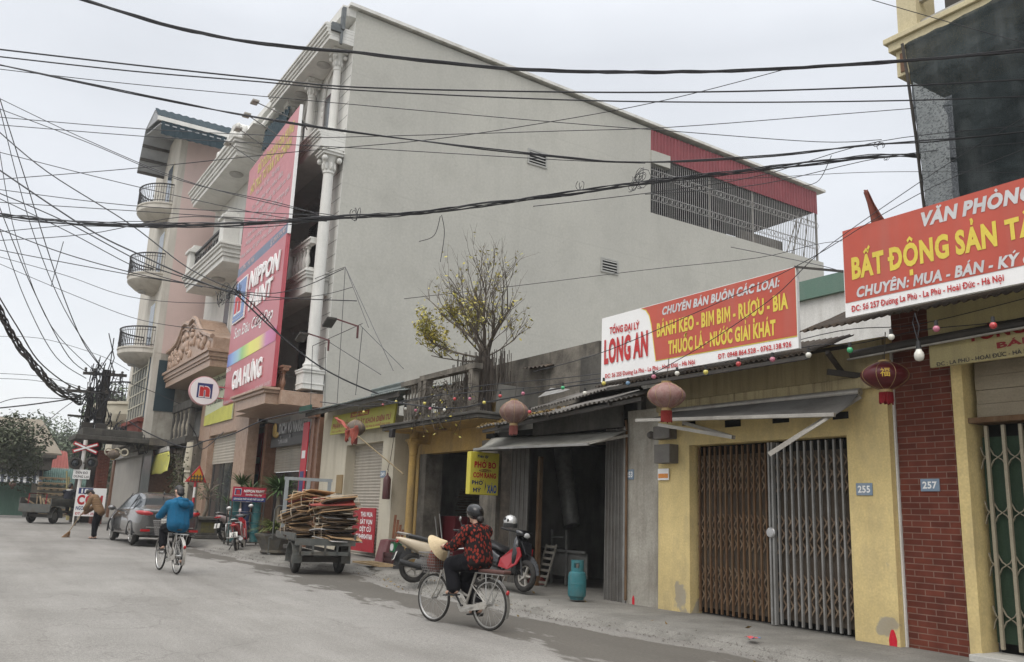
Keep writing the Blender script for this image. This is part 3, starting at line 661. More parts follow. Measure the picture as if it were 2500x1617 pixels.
def _cracks(n, l, b):
    tcn = n.new('ShaderNodeTexCoord'); vo = n.new('ShaderNodeTexVoronoi'); vo.feature = 'DISTANCE_TO_EDGE'; vo.inputs['Scale'].default_value = .14
    no = n.new('ShaderNodeTexNoise'); no.inputs['Scale'].default_value = .9; no.inputs['Detail'].default_value = 8; l.new(tcn.outputs['Object'], no.inputs['Vector'])
    av = n.new('ShaderNodeVectorMath'); av.operation = 'MULTIPLY_ADD'; l.new(no.outputs['Color'], av.inputs[0]); av.inputs[1].default_value = (2.5, 2.5, 2.5); l.new(tcn.outputs['Object'], av.inputs[2]); l.new(av.outputs[0], vo.inputs['Vector'])
    k = n.new('ShaderNodeMapRange'); l.new(vo.outputs['Distance'], k.inputs[0])
    for i_, v_ in zip(('From Min', 'From Max', 'To Min', 'To Max'), (0, .003, .28, 0)): k.inputs[i_].default_value = v_
    # thin rain streaks below the terrace
    sp = n.new('ShaderNodeSeparateXYZ'); l.new(tcn.outputs['Object'], sp.inputs[0])
    mpn = n.new('ShaderNodeMapping'); mpn.inputs['Scale'].default_value = (1, 2.2, .06); l.new(tcn.outputs['Object'], mpn.inputs[0])
    n2 = n.new('ShaderNodeTexNoise'); n2.inputs['Scale'].default_value = 1; n2.inputs['Detail'].default_value = 5; l.new(mpn.outputs[0], n2.inputs['Vector'])
    k2 = n.new('ShaderNodeMapRange'); l.new(n2.outputs['Fac'], k2.inputs[0])
    for i_, v_ in zip(('From Min', 'From Max', 'To Min', 'To Max'), (.55, .8, 0, .2)): k2.inputs[i_].default_value = v_
    a = n.new('ShaderNodeMath'); a.operation = 'MAXIMUM'; l.new(k.outputs[0], a.inputs[0]); l.new(k2.outputs[0], a.inputs[1])
    # floor slab joints every four metres and a mouldy band under the roof sheet
    zz = n.new('ShaderNodeMath'); zz.operation = 'MULTIPLY_ADD'; l.new(no.outputs['Fac'], zz.inputs[0]); zz.inputs[1].default_value = .12; l.new(sp.outputs[2], zz.inputs[2])
    pm = n.new('ShaderNodeMath'); pm.operation = 'PINGPONG'; l.new(zz.outputs[0], pm.inputs[0]); pm.inputs[1].default_value = 2.05
    k6_ = n.new('ShaderNodeMapRange'); l.new(pm.outputs[0], k6_.inputs[0])
    for i_, v_ in zip(('From Min', 'From Max', 'To Min', 'To Max'), (0, .05, .16, 0)): k6_.inputs[i_].default_value = v_
    a2_ = n.new('ShaderNodeMath'); a2_.operation = 'MAXIMUM'; l.new(a.outputs[0], a2_.inputs[0]); l.new(k6_.outputs[0], a2_.inputs[1])
    nb_ = n.new('ShaderNodeTexNoise'); nb_.inputs['Scale'].default_value = .55; nb_.inputs['Detail'].default_value = 10; nb_.inputs['Roughness'].default_value = .7; l.new(tcn.outputs['Object'], nb_.inputs['Vector'])
    k7_ = n.new('ShaderNodeMapRange'); l.new(nb_.outputs['Fac'], k7_.inputs[0])
    for i_, v_ in zip(('From Min', 'From Max', 'To Min', 'To Max'), (.5, .75, 0, .34)): k7_.inputs[i_].default_value = v_
    a = n.new('ShaderNodeMath'); a.operation = 'MAXIMUM'; l.new(a2_.outputs[0], a.inputs[0]); l.new(k7_.outputs[0], a.inputs[1])
    mx = n.new('ShaderNodeMix'); mx.data_type = 'RGBA'; l.new(a.outputs[0], mx.inputs[0]); src = b.inputs['Base Color'].links[0].from_socket
    l.new(src, mx.inputs[6]); mx.inputs[7].default_value = (.24, .235, .21, 1); l.new(mx.outputs[2], b.inputs['Base Color'])
setm('grey cement render', _cracks)
redm = M('red ribbed cladding', (.235, .052, .062), (.19, .042, .05), r=.6, sc=1.5, st=(.18, .05, .05), sta=.4, sts=(4, 4, .4), bump=.03)
slate = M('slate blue roof tile', (.032, .05, .06), (.02, .034, .042), r=.78, sc=3, bump=.1)
pink = M('pink render', (.60, .465, .43), (.54, .42, .385), r=.9, sc=.5, amt=.8, st=(.42, .34, .31), sta=.5, sts=(.8, .8, .25), bump=.1)
iron = M('black wrought iron', (.02, .02, .02), (.035, .03, .03), r=.5, bump=0)
def shutter(parent, x0, x1, y, z0, z1, name='roller_shutter', step=.085):
    mb = MB(); k = int((z1-z0)/step); vs = []; fs = []
    for i in range(k+1):
        z = z0+(z1-z0)*i/k
        for dy, dz in ((0, .004), (.016, step*.5)):
            vs += [(x0, y+dy, z+dz), (x1, y+dy, z+dz)]
    n_ = len(vs)//2
    mb.add(vs, [(2*i, 2*i+1, 2*i+3, 2*i+2) for i in range(n_-1)])
    return mb.build(name, shut, parent)
def cornice(mb, x0, x1, y0, y1, z, prof, left=True, right=True):
    """stacked mouldings growing outwards, prof = [(height, overhang)]"""
    for h, o in prof:
        mb.box(x0-(o if left else 0), x1+(o if right else 0), y0-o, y1, z, z+h-.001); z += h
    return z
def baluster(mb, x, y, z0, z1, r=.07, m=0):
    h = z1-z0
    mb.lathe([(r*.9, 0), (r*.9, .06*h), (r*.5, .1*h), (r*.6, .18*h), (r, .36*h), (r*.85, .5*h), (r*.45, .7*h), (r*.6, .84*h), (r*.5, .88*h), (r*.9, .92*h), (r*.9, h)], (x, y, z0), 10, m)
# ================= pho shop (253) =================
ps = thing('noodle_shop', 'dark open fronted shop with old corrugated roof and folded metal shutters', 'building', (-13.5, YF, 0))
mb = MB(); mb.box(-16.1, -11.3, 13, 13.2, -.2, 4.2).box(-15.75, -15.6, 9.6, 13, -.2, 4.2).box(-11.24, -11.1, 9.8, 13, -.2, 4.2)
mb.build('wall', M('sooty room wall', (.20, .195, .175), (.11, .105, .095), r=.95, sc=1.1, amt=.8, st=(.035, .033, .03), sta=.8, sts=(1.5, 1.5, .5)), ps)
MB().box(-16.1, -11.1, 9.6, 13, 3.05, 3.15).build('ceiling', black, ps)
x0, x1, z0, z1 = RC(1176, 1100, 1203, 1400, 9.5); MB().box(x0, x1, 9.5, 9.8, -.1, 3.0).build('stone_post', oldstone, ps)
x2 = P(1246, 1250, y=9.5).x; x3 = P(1287, 1250, y=9.5).x
MB().box(x1+.005, x2, 9.6, 9.75, -.1, 3).build('soot_wall', M('soot brown', (.05, .042, .035), (.12, .10, .08), r=.95, sc=5, amt=.8), ps)
sg = M('grey folded shutter', (.17, .165, .155), (.12, .115, .105), r=.7, sc=3, st=(.09, .07, .055), sta=.5, sts=(14, 14, .6))
def zig(x0, x1, y, z0, z1, n, dp):
    mb = MB(); pts = [(x0+(x1-x0)*i/n, y+(dp if i % 2 else 0)) for i in range(n+1)]
    for (a, c), (d, e) in zip(pts, pts[1:]): mb.quad((a, c, z0), (d, e, z0), (d, e, z1), (a, c, z1))
    for a, c in pts[::2]: mb.box(a-.008, a+.008, c-.012, c+.01, z0, z1)
    return mb
zig(x2, x3, 9.5, .1, 2.95, 8, .1).build('folded_shutter', sg, ps)
xr0 = P(1478, 1300, y=9.5).x; xr1 = P(1519, 1300, y=9.5).x
zig(xr0, xr1, 9.5, .1, 2.98, 10, .1).build('folded_shutter', sg, ps)
MB().box(xr1+.01, xr1+.09, 9.5, 9.6, .1, 3).build('door_jamb', galv, ps)
MB().box(x3+.02, x3+.1, 9.7, 9.78, .1, 2.6).build('door_post', rust, ps)
fl_ = P(1164, 1046, y=8.7); fr_ = P(1556, 963, y=8.7)
mb = MB(); corr(mb, fl_, fr_, fl_+V((-.1, 1.3, .42)), 40, .02, .06)
a = P(1284, 1003, y=9.35); b_ = P(1480, 950, y=9.35); corr(mb, a, b_, a+V((0, 1.5, .55)), 26, .02, .06)
rf = mb.build('roof', corrg, ps, smooth=1, solid=.005)
mb = MB(); mb.bar(fl_+V((.1, .1, -.06)), fr_+V((0, .1, -.06)), .05, .06)
for t in (.15, .5, .85): q = fl_.lerp(fr_, t); mb.bar(q+V((0, .02, -.05)), q+V((-.03, 1.3, .36)), .04, .05)
mb.build('rafters', darkst, rf)
tp = PG
mb = MB(); x0, x1, z0, z1 = RC(1205, 893, 1416, 985, 10.6); mb.box(x0-.3, x1+.6, 10.6, 10.9, 2.9, z1); mb.build('parapet', oldstone, ps)
x0, x1, z0, z1 = RC(1416, 872, 1475, 960, 10.3); MB().box(x0, x1+1, 10.3, 11.2, 3, z1).build('parapet_block', blackstone, ps, bev=.03)
mb = MB(); a = P(1275, 900, y=10.4); b_ = P(1335, 893, y=10.4); corr(mb, a, b_, a+V((0, .5, .15)), 6, .02, .05); mb.build('loose_sheet', corrm, ps, solid=.004)
a = [P(1313, 971, y=9.7), P(1345, 948, y=9.9), P(1392, 951, y=9.9), P(1375, 957, y=9.6)]
MB().quad(*a).build('loose_panel', galv, ps, solid=.006)
# cloth awning over the open front
al, ar = P(1157, 1097, y=8.6), P(1437, 1085, y=8.6); bl_, br_ = P(1200, 1070, y=9.45), P(1532, 1050, y=9.45)
def aw2(u, v):
    p = al.lerp(ar, u).lerp(bl_.lerp(br_, u), v); p.z -= .05*math.sin(PI*v)+.02*math.sin(u*11)*v*(1-v)*4; return p
aw = MB().grid(aw2, 24, 8).build('awning', M('pale grey awning cloth', (.33, .32, .28), (.24, .235, .21), r=.9, sc=2, st=(.12, .115, .1), sta=.5, sts=(3, 6, 6)), ps, smooth=1, solid=.004)
MB().bar(al, ar, .035, .04).build('front_bar', galv, aw)
mb = MB(); mb.bar(P(1425, 1085, y=8.62), P(1532, 1064, y=9.4), .035, .045); mb.build('awning_arm', alum, aw)
MB().box(P(1300, 1000, y=9.4).x, -11.3, 9.42, 9.47, 2.98, 3.35).build('fascia_board', blackstone, ps)
# things inside the pho shop
du = thing('exhaust_duct', 'leaning ribbed foil exhaust duct hanging inside the dark noodle shop', 'duct', P(1395, 1280, y=11.2))
a, b_ = P(1372, 1092, y=11.2), P(1396, 1283, y=11.2); mb = MB(); pts = []; rs = []
for i in range(61):
    t = i/60; pts.append(a.lerp(b_, t)); rs.append(.18+(.007 if i % 5 == 0 else 0)+.008*math.sin(t*5))
mb.tube(pts, rs, 18); mb.build('pipe', M('foil duct', (.34, .34, .32), (.24, .24, .225), r=.5, sc=6, metal=.25, st=(.12, .12, .11), sta=.6, sts=(3, 3, 3)), du, smooth=.5)
ld = thing('small_ladder', 'small grey wooden ladder leaning beside the gas cylinder', 'ladder', PG(1325, 1450, .13))
def ladder(parent, p, h, wd, n, ln, mat):
    mb = MB(); base = V(p); up = V((.04, ln, h))
    for s in (0, 1): mb.bar(base+V((wd*s, 0, 0)), base+V((wd*s, 0, 0))+up, .035, .025)
    for i in range(n):
        q = base+up*((i+.6)/n); mb.bar(q, q+V((wd, 0, 0)), .02, .045)
    return mb.build('frame', mat, parent)
q = P(1306, 1448, y=9.75); ladder(ld, (q.x, 9.75, .13), .78, .33, 7, .22, M('weathered ladder wood', (.2, .19, .165), (.13, .12, .1), r=.9, sc=8))
rc = MB()
q = P(1290, 1432, y=9.9)
def blob(u, v):
    a_ = u*2*PI; h_ = math.sin(v*PI/2); r_ = .22*(1-v**2.2)*(1+.25*noise.noise(V((math.cos(a_)*2, math.sin(a_)*2, v*3)))); return V((q.x+.1+r_*math.cos(a_)*1.3, 9.98+r_*math.sin(a_)*.7, .12+.26*v+.03*noise.noise(V((u*9, v*6, 1)))))
tag(rc.grid(blob, 28, 10).build('cloth_heap', M('red sack cloth', (.30, .07, .06), (.2, .05, .045), r=.9, sc=6), None, smooth=2), 'crumpled red cloth heap behind the small ladder', 'cloth')
# gas cylinder
gq = PG(1408, 1464, .13); gq.z = .13+GZ(gq.x)
gc = thing('gas_cylinder', 'turquoise gas cylinder with collar handle by the noodle shop doorway', 'gas cylinder', gq)
teal = M('turquoise enamel', (.022, .145, .165), (.03, .12, .135), r=.45, sc=6, st=(.12, .12, .1), sta=.35, sts=(10, 10, 4), bump=.02)
c = gq; MB().lathe([(.11, 0), (.12, .03), (.145, .06), (.15, .12), (.15, .24), (.153, .245), (.153, .255), (.15, .26), (.15, .36), (.135, .42), (.09, .455), (.03, .465)], c, 24).build('body', teal, gc, smooth=.5)
mb = MB()
for i in range(20):
    a0, a1 = 2*PI*i/20, 2*PI*(i+1)/20; r_ = .105
    lo, hi = .44, .62
    seg = [(lo, hi)] if i % 10 not in (6, 7, 8) else [(lo, .5), (.575, hi)]
    for s0, s1 in seg:
        mb.prism([c+V((r_*math.cos(a0), r_*math.sin(a0), s0)), c+V((r_*math.cos(a1), r_*math.sin(a1), s0)), c+V((r_*math.cos(a1), r_*math.sin(a1), s1)), c+V((r_*math.cos(a0), r_*math.sin(a0), s1))], V((-.012*math.cos(a0), -.012*math.sin(a0), 0)))
mb.build('collar', teal, gc); MB().cyl(c+V((0, 0, .45)), c+V((0, 0, .55)), .025).build('valve', alum, gc)
st = thing('stall_cart', 'grey metal cooking cart folded up inside the noodle shop', 'cart', P(1400, 1440, y=10.3))
mb = MB(); x0, x1, z0, z1 = RC(1350, 1345, 1432, 1430, 10.4); mb.box(x0, x1, 10.4, 10.43, .3, z1); 
for xx in (x0+.02, (x0+x1)/2-.05): mb.bar((xx, 10.36, .13), (xx, 10.36, z1+.42), .04, .04)
mb.bar((x0, 10.36, z1+.02), (x1, 10.36, z1+.02), .04, .05); mb.bar((x0, 10.36, z1+.28), (x0+.4, 10.36, z1+.28), .03, .03); mb.build('frame', M('dull cart steel', (.16, .16, .15), (.1, .1, .09), r=.6, sc=4), st)
x0, x1, z0, z1 = RC(1297, 1338, 1350, 1346, 10.6); MB().box(x0, x1, 10.5, 11.2, .75, .79).build('table_top', darkst, st)
fan_ = MB().lathe([(.24, 0), (.25, .03), (.22, .09), (.05, .1)], (P(1355, 1290, y=11.8).x, 11.8, P(1355, 1290, y=11.8).z), 20, mat=Matrix.Rotation(PI/2, 3, 'X')).build('wall_fan', darkst, None, smooth=.5); tag(fan_, 'round dark fan disc behind the foil duct', 'fan')
# ================= old ochre shop (251) =================
ys = thing('ochre_shop', 'old ochre shop with carved balcony, open dark junk room below', 'building', (-18, 9.9, 0))
Yo = 9.92; ox0 = -20.55; o0 = P(1036, 1180, y=Yo).x; o1 = P(1176, 1180, y=Yo).x; oz = P(1090, 1104, y=Yo).z
mb = MB(); mb.box(ox0, o0-.36, Yo, Yo+.25, -.2, 3.9).box(o1, -15.75, Yo, Yo+.25, -.2, 3.9).box(o0-.36, o1, Yo, Yo+.25, oz, 3.9); mb.build('wall', oldyel, ys)
MB().box(o0-.36, o0, Yo+.02, Yo+.5, -.2, oz-.002).build('door_jamb', oldstone, ys)
mb = MB(); mb.box(ox0, -15.8, 13.5, 13.7, -.2, 4).box(ox0, ox0+.1, Yo+.25, 13.5, -.2, 4).box(-15.9, -15.76, Yo+.25, 13.5, -.2, 4); mb.build('room_wall', MT['sooty room wall'], ys)
MB().box(ox0+.1, -15.9, Yo+.25, 13.5, 3, 3.1).build('ceiling', black, ys)
s0 = P(946, 1052, y=8.95); s1 = P(1166, 1006, y=8.95); zs = (s0.z+s1.z)/2-.05
mb = MB(); mb.box(-20.2, s1.x, 8.95, 10.2, zs, zs+.09).box(-20.25, s1.x+.03, 8.9, 10.2, zs+.09, zs+.15); mb.build('balcony_slab', blackstone, ys, bev=.01)
MB().box(-20.15, s1.x-.05, 9.0, Yo, zs-.02, zs-.002).build('slab_soffit', oldyel, ys)
mb = MB(); cx_ = P(1003, 1200, y=9.5).x; zc = P(1003, 1080, y=9.5).z
mb.lathe([(.2, -.2), (.2, .42), (.16, .45), (.17, .5), (.135, .55), (.11, .6), (.105, 1.2), (.095, zc-.35), (.11, zc-.33), (.1, zc-.3), (.13, zc-.12), (.15, zc-.06), (.17, zc-.05), (.17, zc+.05), (.12, zc+.08), (.12, zs)], (cx_, 9.5, 0), 14)
mb.box(cx_-.19, cx_+.19, 9.31, 9.69, -.2, .35).box(cx_-.16, cx_+.16, 9.34, 9.66, zc, zc+.06); mb.box(cx_-.08, cx_+.08, 9.45, Yo, zs-.3, zs-.02)
mb.build('column', oldyel, ys, smooth=.6)
# carved balustrade above
x0, x1, z0, z1 = RC(1032, 915, 1150, 1020, 9.1)
zb = zs+.15; zt = P(1040, 918, y=9.1).z
mb = MB(); mb.box(x0, x1+.2, 9.05, 9.2, zb, zb+.12).box(x0, x1+.2, 9.02, 9.22, zt-.12, zt)
for xx in (x0, x0+.28, x1): mb.box(xx-.08, xx+.08, 9.03, 9.21, zb+.12, zt-.12)
for k in range(3):
    xx = x0+.62+k*.36; zz = (zb+zt)/2
    for rr in (.15, .09): mb.torus((xx, 9.12, zz), rr, .03, 'y', 16, 6)
    for a_ in range(4): aa = a_*PI/2+.78; mb.bar((xx+.15*math.cos(aa), 9.12, zz+.15*math.sin(aa)), (xx+.32*math.cos(aa), 9.12, zz+.32*math.sin(aa)), .05, .05)
mb.build('balustrade', oldstone, ys, smooth=.6)
mb = MB()
for k in range(4): baluster(mb, s0.x+.55+k*.17, 9.15, zb, zt-.15, .055)
mb.box(s0.x+.4, x0-.08, 9.05, 9.25, zt-.15, zt-.03); mb.build('balusters', oldstone, ys, smooth=.6)
MB().box(ox0, -15.8, 10.7, 10.95, 3.5, P(1100, 905, y=10.7).z-.35).build('upper_wall', oldstone, ys)
MB().lathe([(.02, 0), (.14, .01), (.15, .04), (.03, .05)], (P(1076, 1038, y=9.4).x, 9.4, zs-.08), 16).build('ceiling_rose', rust, ys, smooth=.6)
junk = M('stacked waste paper', (.16, .12, .085), (.06, .05, .04), r=.95, sc=8, amt=.9, sts=(1, 1, 30), st=(.25, .2, .15), sta=.5)
jk = thing('waste_stack', 'dim stack of flattened boxes inside the ochre shop', 'waste paper', P(1110, 1270, y=11.5))
mb = MB()
for i in range(26):
    q = P(1112, 1300, y=11.5); sx_ = random.uniform(-.08, .08); mb.box(q.x-.35+sx_, q.x+.4+sx_*2, 11.4+sx_, 12+sx_, .3+i*.07, .3+i*.07+random.uniform(.03, .06))
mb.build('sheets', junk, jk)
x0, x1, z0, z1 = RC(1048, 1258, 1108, 1322, 10.6)
tag(MB().box(x0, x1, 10.6, 11.1, .1, z1).build('red_cabinet', M('dark red cabinet', (.13, .012, .018), (.1, .01, .015), r=.55, sc=3), None, bev=.01), 'dark red cabinet just inside the ochre shop opening', 'cabinet')
mb = MB(); a = P(1062, 1262, y=10.2); b_ = P(1078, 1312, y=10.0); mb.cyl(a, b_+V((0, 0, -.6)), .014); a2 = P(1073, 1255, y=10.2); mb.cyl(a2, P(1088, 1310, y=10.0)+V((0, 0, -.6)), .014)
tag(mb.build('metal_rods', galv, None), 'two thin pale rods leaning in front of the dark red cabinet', 'rods')
# ================= cream shop (249) =================
cs = thing('cream_shop', 'cream walled shop with closed beige roller shutter, number 249', 'building', (-23, YF, 0))
sx0 = P(842, 1150, y=YF).x; sx1 = P(931, 1150, y=YF).x; sz = P(885, 1083, y=YF).z; cl0 = -25.95; cr1 = -20.57
mb = MB(); mb.box(cl0, sx0, YF, YF+.4, -.2, 4.6).box(sx1, cr1, YF, YF+.6, -.2, 3.9).box(sx0, sx1, YF, YF+.4, sz, 4.4)
mb.box(cl0, cl0+.2, YF+.4, 14, -.2, 4.2).box(cr1-.2, cr1, YF+.6, 14, -.2, 3.9); mb.build('wall', cream, cs)
shutter(cs, sx0, sx1, YF+.28, .1, sz)
x0, x1, z0, z1 = RC(824, 1160, 835, 1205, YF); MB().box(x0, x1, YF-.03, YF, z0, z1).build('switch_box', M('wooden box', (.3, .22, .12), r=.8), cs)
plate(cs, '249', 930, 1150, 941, 1166, YF, .02)
rl_ = P(740, 1008, y=8.7); rr_ = P(965, 952, y=8.7); rl_.z = rr_.z = (rl_.z+rr_.z)/2
mb = MB(); corr(mb, rl_, rr_, rl_+V((0, 1.6, .35)), 60, .02, .02); rf = mb.build('roof', M('grey-green corrugated sheet', (.22, .25, .24), (.15, .17, .165), r=.6, sc=2, st=(.09, .08, .07), sta=.5, sts=(3, 3, 3)), cs, smooth=1, solid=.005)
mb = MB(); mb.bar(rl_+V((0, .1, -.08)), rr_+V((0, .1, -.08)), .04, .12); mb.build('fascia', blackstone, rf)
a = P(738, 1000, y=8.72); MB().box(a.x, a.x+1.0, 8.62, 8.68, rl_.z-.03, rl_.z+.16).build('green_gutter', M('dark green gutter', (.02, .07, .05), r=.6), rf)
mb = MB(); x0, x1, z0, z1 = RC(908, 950, 985, 990, 9.6); corr(mb, (x0, 9.6, z1), (x0, 9.6, z0), (x1, 9.6, z1), 5, .03); mb.build('side_sheet', MT['grey-green corrugated sheet'], cs, smooth=1)
q = P(953, 1058, y=8.9); MB().box(q.x-.09, q.x+.09, 8.9, 9.0, q.z-.1, q.z+.1).build('lamp_block', iron, cs, bev=.01)
# ================= big grey and white townhouse =================
GX = -26.2
th = thing('townhouse', 'tall four storey townhouse, bare grey side wall and ornate white column front', 'building', (-32, 9.5, 0))
mb = MB()
poly = [(9.5, -.3), (34.7, -.3), (34.7, 14.35), (23.3, 14.35), (23.3, 18.22), (9.5, 18.7)]
mb.prism([(GX, y, z) for y, z in poly], (-.3, 0, 0)); mb.build('side_wall', greyw, th)
mb = MB(); mb.bar((GX-.1, 9.2, 18.82), (GX-.1, 34.9, 18.12), .5, .12); mb.bar((GX-9, 9.5, 18.8), (GX-9, 34.9, 18.15), 18, .05); mb.build('roof', M('white roof sheet', (.66, .66, .63), (.55, .54, .5), r=.6, sc=2, st=(.3, .28, .24), sta=.4, sts=(2, 2, 2)), th)
def redf(u, v):
    y = 23.3+u*11.1; zt = 18.22-(y-23.3)*.018; zb_ = 17.0-(y-23.3)*.018
    return V((GX+.02*(1 if math.sin(u*2*PI*56) > 0 else -1), y, zb_+(zt-.04-zb_)*v))
clad = MB().grid(redf, 448, 1).build('red_cladding', redm, th, smooth=.3)
a = P(1588, 363, x=GX+.05); b_ = P(1625, 392, x=GX+.05); MB().box(GX-.3, GX+.06, 23.3, 24.4, 16.62, 17.2).build('lintel_block', greyw, th)
mb = MB(); n_ = 90
for i in range(n_):
    y = 23.35+11.1*i/n_; mb.box(GX-.06, GX-.04, y, y+.022, 14.36, 17.0-(y-23.3)*.018)
gr = mb.build('terrace_grille', M('pale grille bars', (.30, .30, .29), (.22, .21, .2), r=.6, sc=3), th)
mb = MB()
for zz in (14.95, 16.05):
    for i in range(40):
        y = 23.5+11*(i+.5)/40
        mb.torus((GX-.05, y, zz+.17), .125, .012, 'x', 10, 4)
    mb.box(GX-.065, GX-.035, 23.35, 34.4, zz+.3, zz+.325).box(GX-.065, GX-.035, 23.35, 34.4, zz, zz+.02)
mb.build('grille_scrolls', MT['pale grille bars'], gr)
mb = MB()
for y in (27.0, 29.8, 34.45): mb.cyl((GX-.15, y, 14.3), (GX-.15, y, 17.6), .05, n=8)
for (y0, y1) in ((32.6, 33.6), (33.0, 33.9), (33.9, 34.3), (33.2, 33.5)): mb.cyl((GX-.6, y0, 14.35), (GX-.5, y1, 16.9), .03, n=6)
mb.build('terrace_posts', alum, th)
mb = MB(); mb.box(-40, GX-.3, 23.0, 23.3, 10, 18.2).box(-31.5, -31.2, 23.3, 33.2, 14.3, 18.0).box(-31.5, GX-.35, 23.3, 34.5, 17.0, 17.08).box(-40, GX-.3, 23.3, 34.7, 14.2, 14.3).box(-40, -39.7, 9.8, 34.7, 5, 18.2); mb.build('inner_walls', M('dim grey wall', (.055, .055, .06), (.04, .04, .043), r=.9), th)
q0 = P(1838, 560, x=GX-1.0); MB().box(GX-1.2, GX-.9, 29.8, 32.8, 14.3, 15.25).build('inner_parapet', oldstone, th)
for (l, t, r, b) in ((1292, 367, 1331, 408), (1470, 632, 1505, 668)):
    A = P(l, t, x=GX); B_ = P(r, b, x=GX); y0, y1, z0, z1 = A.y, B_.y, B_.z, A.z
    mb = MB(); t_ = .07
    mb.box(GX-.02, GX+.04, y0-t_, y0, z0-t_, z1+t_).box(GX-.02, GX+.04, y1, y1+t_, z0-t_, z1+t_).box(GX-.02, GX+.04, y0, y1, z0-t_, z0).box(GX-.02, GX+.04, y0, y1, z1, z1+t_)
    o = mb.build('wall_vent', M('grey vent frame', (.38, .38, .36), r=.8, sc=3), th)
    mb = MB(); mb.box(GX+.002, GX+.006, y0, y1, z0, z1); mb.build('vent_opening', black, o)
    mb = MB(); k = 4
    for i in range(k): zz = z0+(z1-z0)*(i+.1)/k; mb.bar((GX+.03, y0, zz+.07), (GX+.03, y1, zz+.07), .09, .012, up=(.75, 0, .65))
    mb.build('louvres', MT['grey vent frame'], o)
# -- white front, right bay
mb = MB(); mb.box(-27.75, GX-.002, 9.49, 9.8, 4.6, 18.3); mb.box(-33, -27.75, 9.5, 9.8, 13.6, 18.3)
mb.box(-45, -33, 9.5, 9.8, 4.6, 17.2); mb.box(-33, GX-.3, 10.7, 10.9, 4.6, 13.6); mb.box(-33.2, -33, 9.5, 10.9, 4.6, 17.5)
mb.build('front_wall', wplas, th)
mb = MB()
for k in range(26): z = 5.2+k*.5; mb.box(-27.72, GX-.02, 9.484, 9.489, z, z+.022)
mb.build('wall_grooves', M('groove shade', (.3, .3, .28), r=.9), th)
def canopy(x0, x1, y0, z, hs, left=False, right=False):
    mb = MB(); z = cornice(mb, x0, x1, y0, 9.49, z, hs, left, right); return mb
zc4 = 17.3; cx0 = -32.6
o = canopy(cx0, GX+.0, 8.6, zc4, [(.16, 0), (.1, .05), (.14, .1), (.1, .16), (.08, .2)], True, False).build('roof_canopy', wplas, th, bev=.012)
mb = MB(); mb.box(cx0+.1, GX-.9, 8.75, 9.3, zc4+.58, zc4+1.0).box(cx0, GX-.8, 8.7, 9.3, zc4+1.0, zc4+1.12).box(-28.2, GX-.05, 9.0, 9.6, zc4+1.1, zc4+1.5)
mb.prism([(-30.5, 9.25, zc4+1.12), (GX-.02, 9.25, zc4+1.12), (GX-.02, 9.25, 18.95), (-27.6, 9.25, 18.75)], (0, .3, 0)); mb.build('parapet', wplas, th, bev=.012)
mb = MB(); mb.box(GX-.02, GX+.14, 8.95, 9.08, 17.75, 18.6).box(GX-.15, GX+.1, 8.62, 9.0, 17.62, 17.92); mb.cyl((GX+.06, 9.0, 17.2), (GX+.06, 9.0, 17.8), .05); mb.build('rain_gutter', M('dull tin gutter', (.15, .16, .165), (.09, .1, .1), r=.6, sc=4, metal=.4), th)
mb = MB()
for (px_, py_) in ((790, 160), (735, 232)): q = P(px_, py_, z=zc4-.03); mb.lathe([(.24, 0), (.25, -.03), (.2, -.07), (.12, -.1), (.02, -.1)], (q.x, q.y, zc4-.001), 20)
mb.build('ceiling_lamps', M('lamp rim', (.4, .39, .37), r=.6), th, smooth=.6)
zl2 = 13.35
o = canopy(-33, GX, 8.65, zl2, [(.3, 0), (.1, .04), (.08, .08), (.12, .13), (.06, .17)], True, False).build('ledge', wplas, th, bev=.01)
mb = MB(); mb.box(-33, -29.0, 8.40, 8.65, zl2+.3, zl2+.62); mb.build('ledge_sheet', M('dull tin gutter', (.15, .16, .165)), o)
zb3 = 8.35
o = canopy(-33, GX-.45, 8.75, zb3, [(.5, 0), (.1, .06), (.1, .1), (.07, .14)], True, True).build('balcony_slab', wplas, th, bev=.01)
zr = zb3+.77; mb = MB(); mb.box(-33, GX-.5, 8.78, 8.98, zr+.95, zr+1.1).box(-33, GX-.5, 8.74, 9.02, zr+1.1, zr+1.17).box(-33, GX-.5, 8.8, 8.96, zr, zr+.12).box(-29.55, -28.75, 8.72, 9.0, zr, zr+1.25); mb.build('balcony_rail', wplas, o, bev=.008)
for k in range(5):
    mb = MB(); baluster(mb, -28.5+k*.33, 8.88, zr+.12, zr+.95, .1); mb.build('baluster', wplas, o, smooth=.7)
# columns
def column(x, y, z0, z1, r, name='column', ornate=True):
    mb = MB(); h = z1-z0
    mb.lathe([(r*1.5, 0), (r*1.5, .06), (r*1.3, .08), (r*1.4, .16), (r*1.15, .22), (r*1.02, .3), (r, .5), (r*.96, h*.6), (r*.86, h-.75), (r*1.0, h-.73), (r*1.0, h-.66), (r*.88, h-.64), (r*1.0, h-.45), (r*1.25, h-.25), (r*1.45, h-.14)], (x, y, z0), 18)
    mb.box(x-r*1.75, x+r*1.75, y-r*1.75, y+r*1.75, z1-.14, z1-.05).box(x-r*1.95, x+r*1.95, y-r*1.95, y+r*1.95, z1-.049, z1)
    if ornate:
        for sx_ in (-1, 1):
            for sy_ in (-1, 1): mb.ell((x+sx_*r*1.25, y+sy_*r*1.25, z1-.28), (r*.5, r*.5, r*.55), 10, 6)
        for k in range(8): a_ = k*PI/4; mb.ell((x+r*1.02*math.cos(a_), y+r*1.02*math.sin(a_), z1-.5), (r*.3, r*.3, r*.75), 8, 6)
    return mb.build(name, wplas, th, smooth=.7)
cq = P(777, 700, y=9.08)
column(cq.x, 9.08, 5.75, zl2-.12, .2)
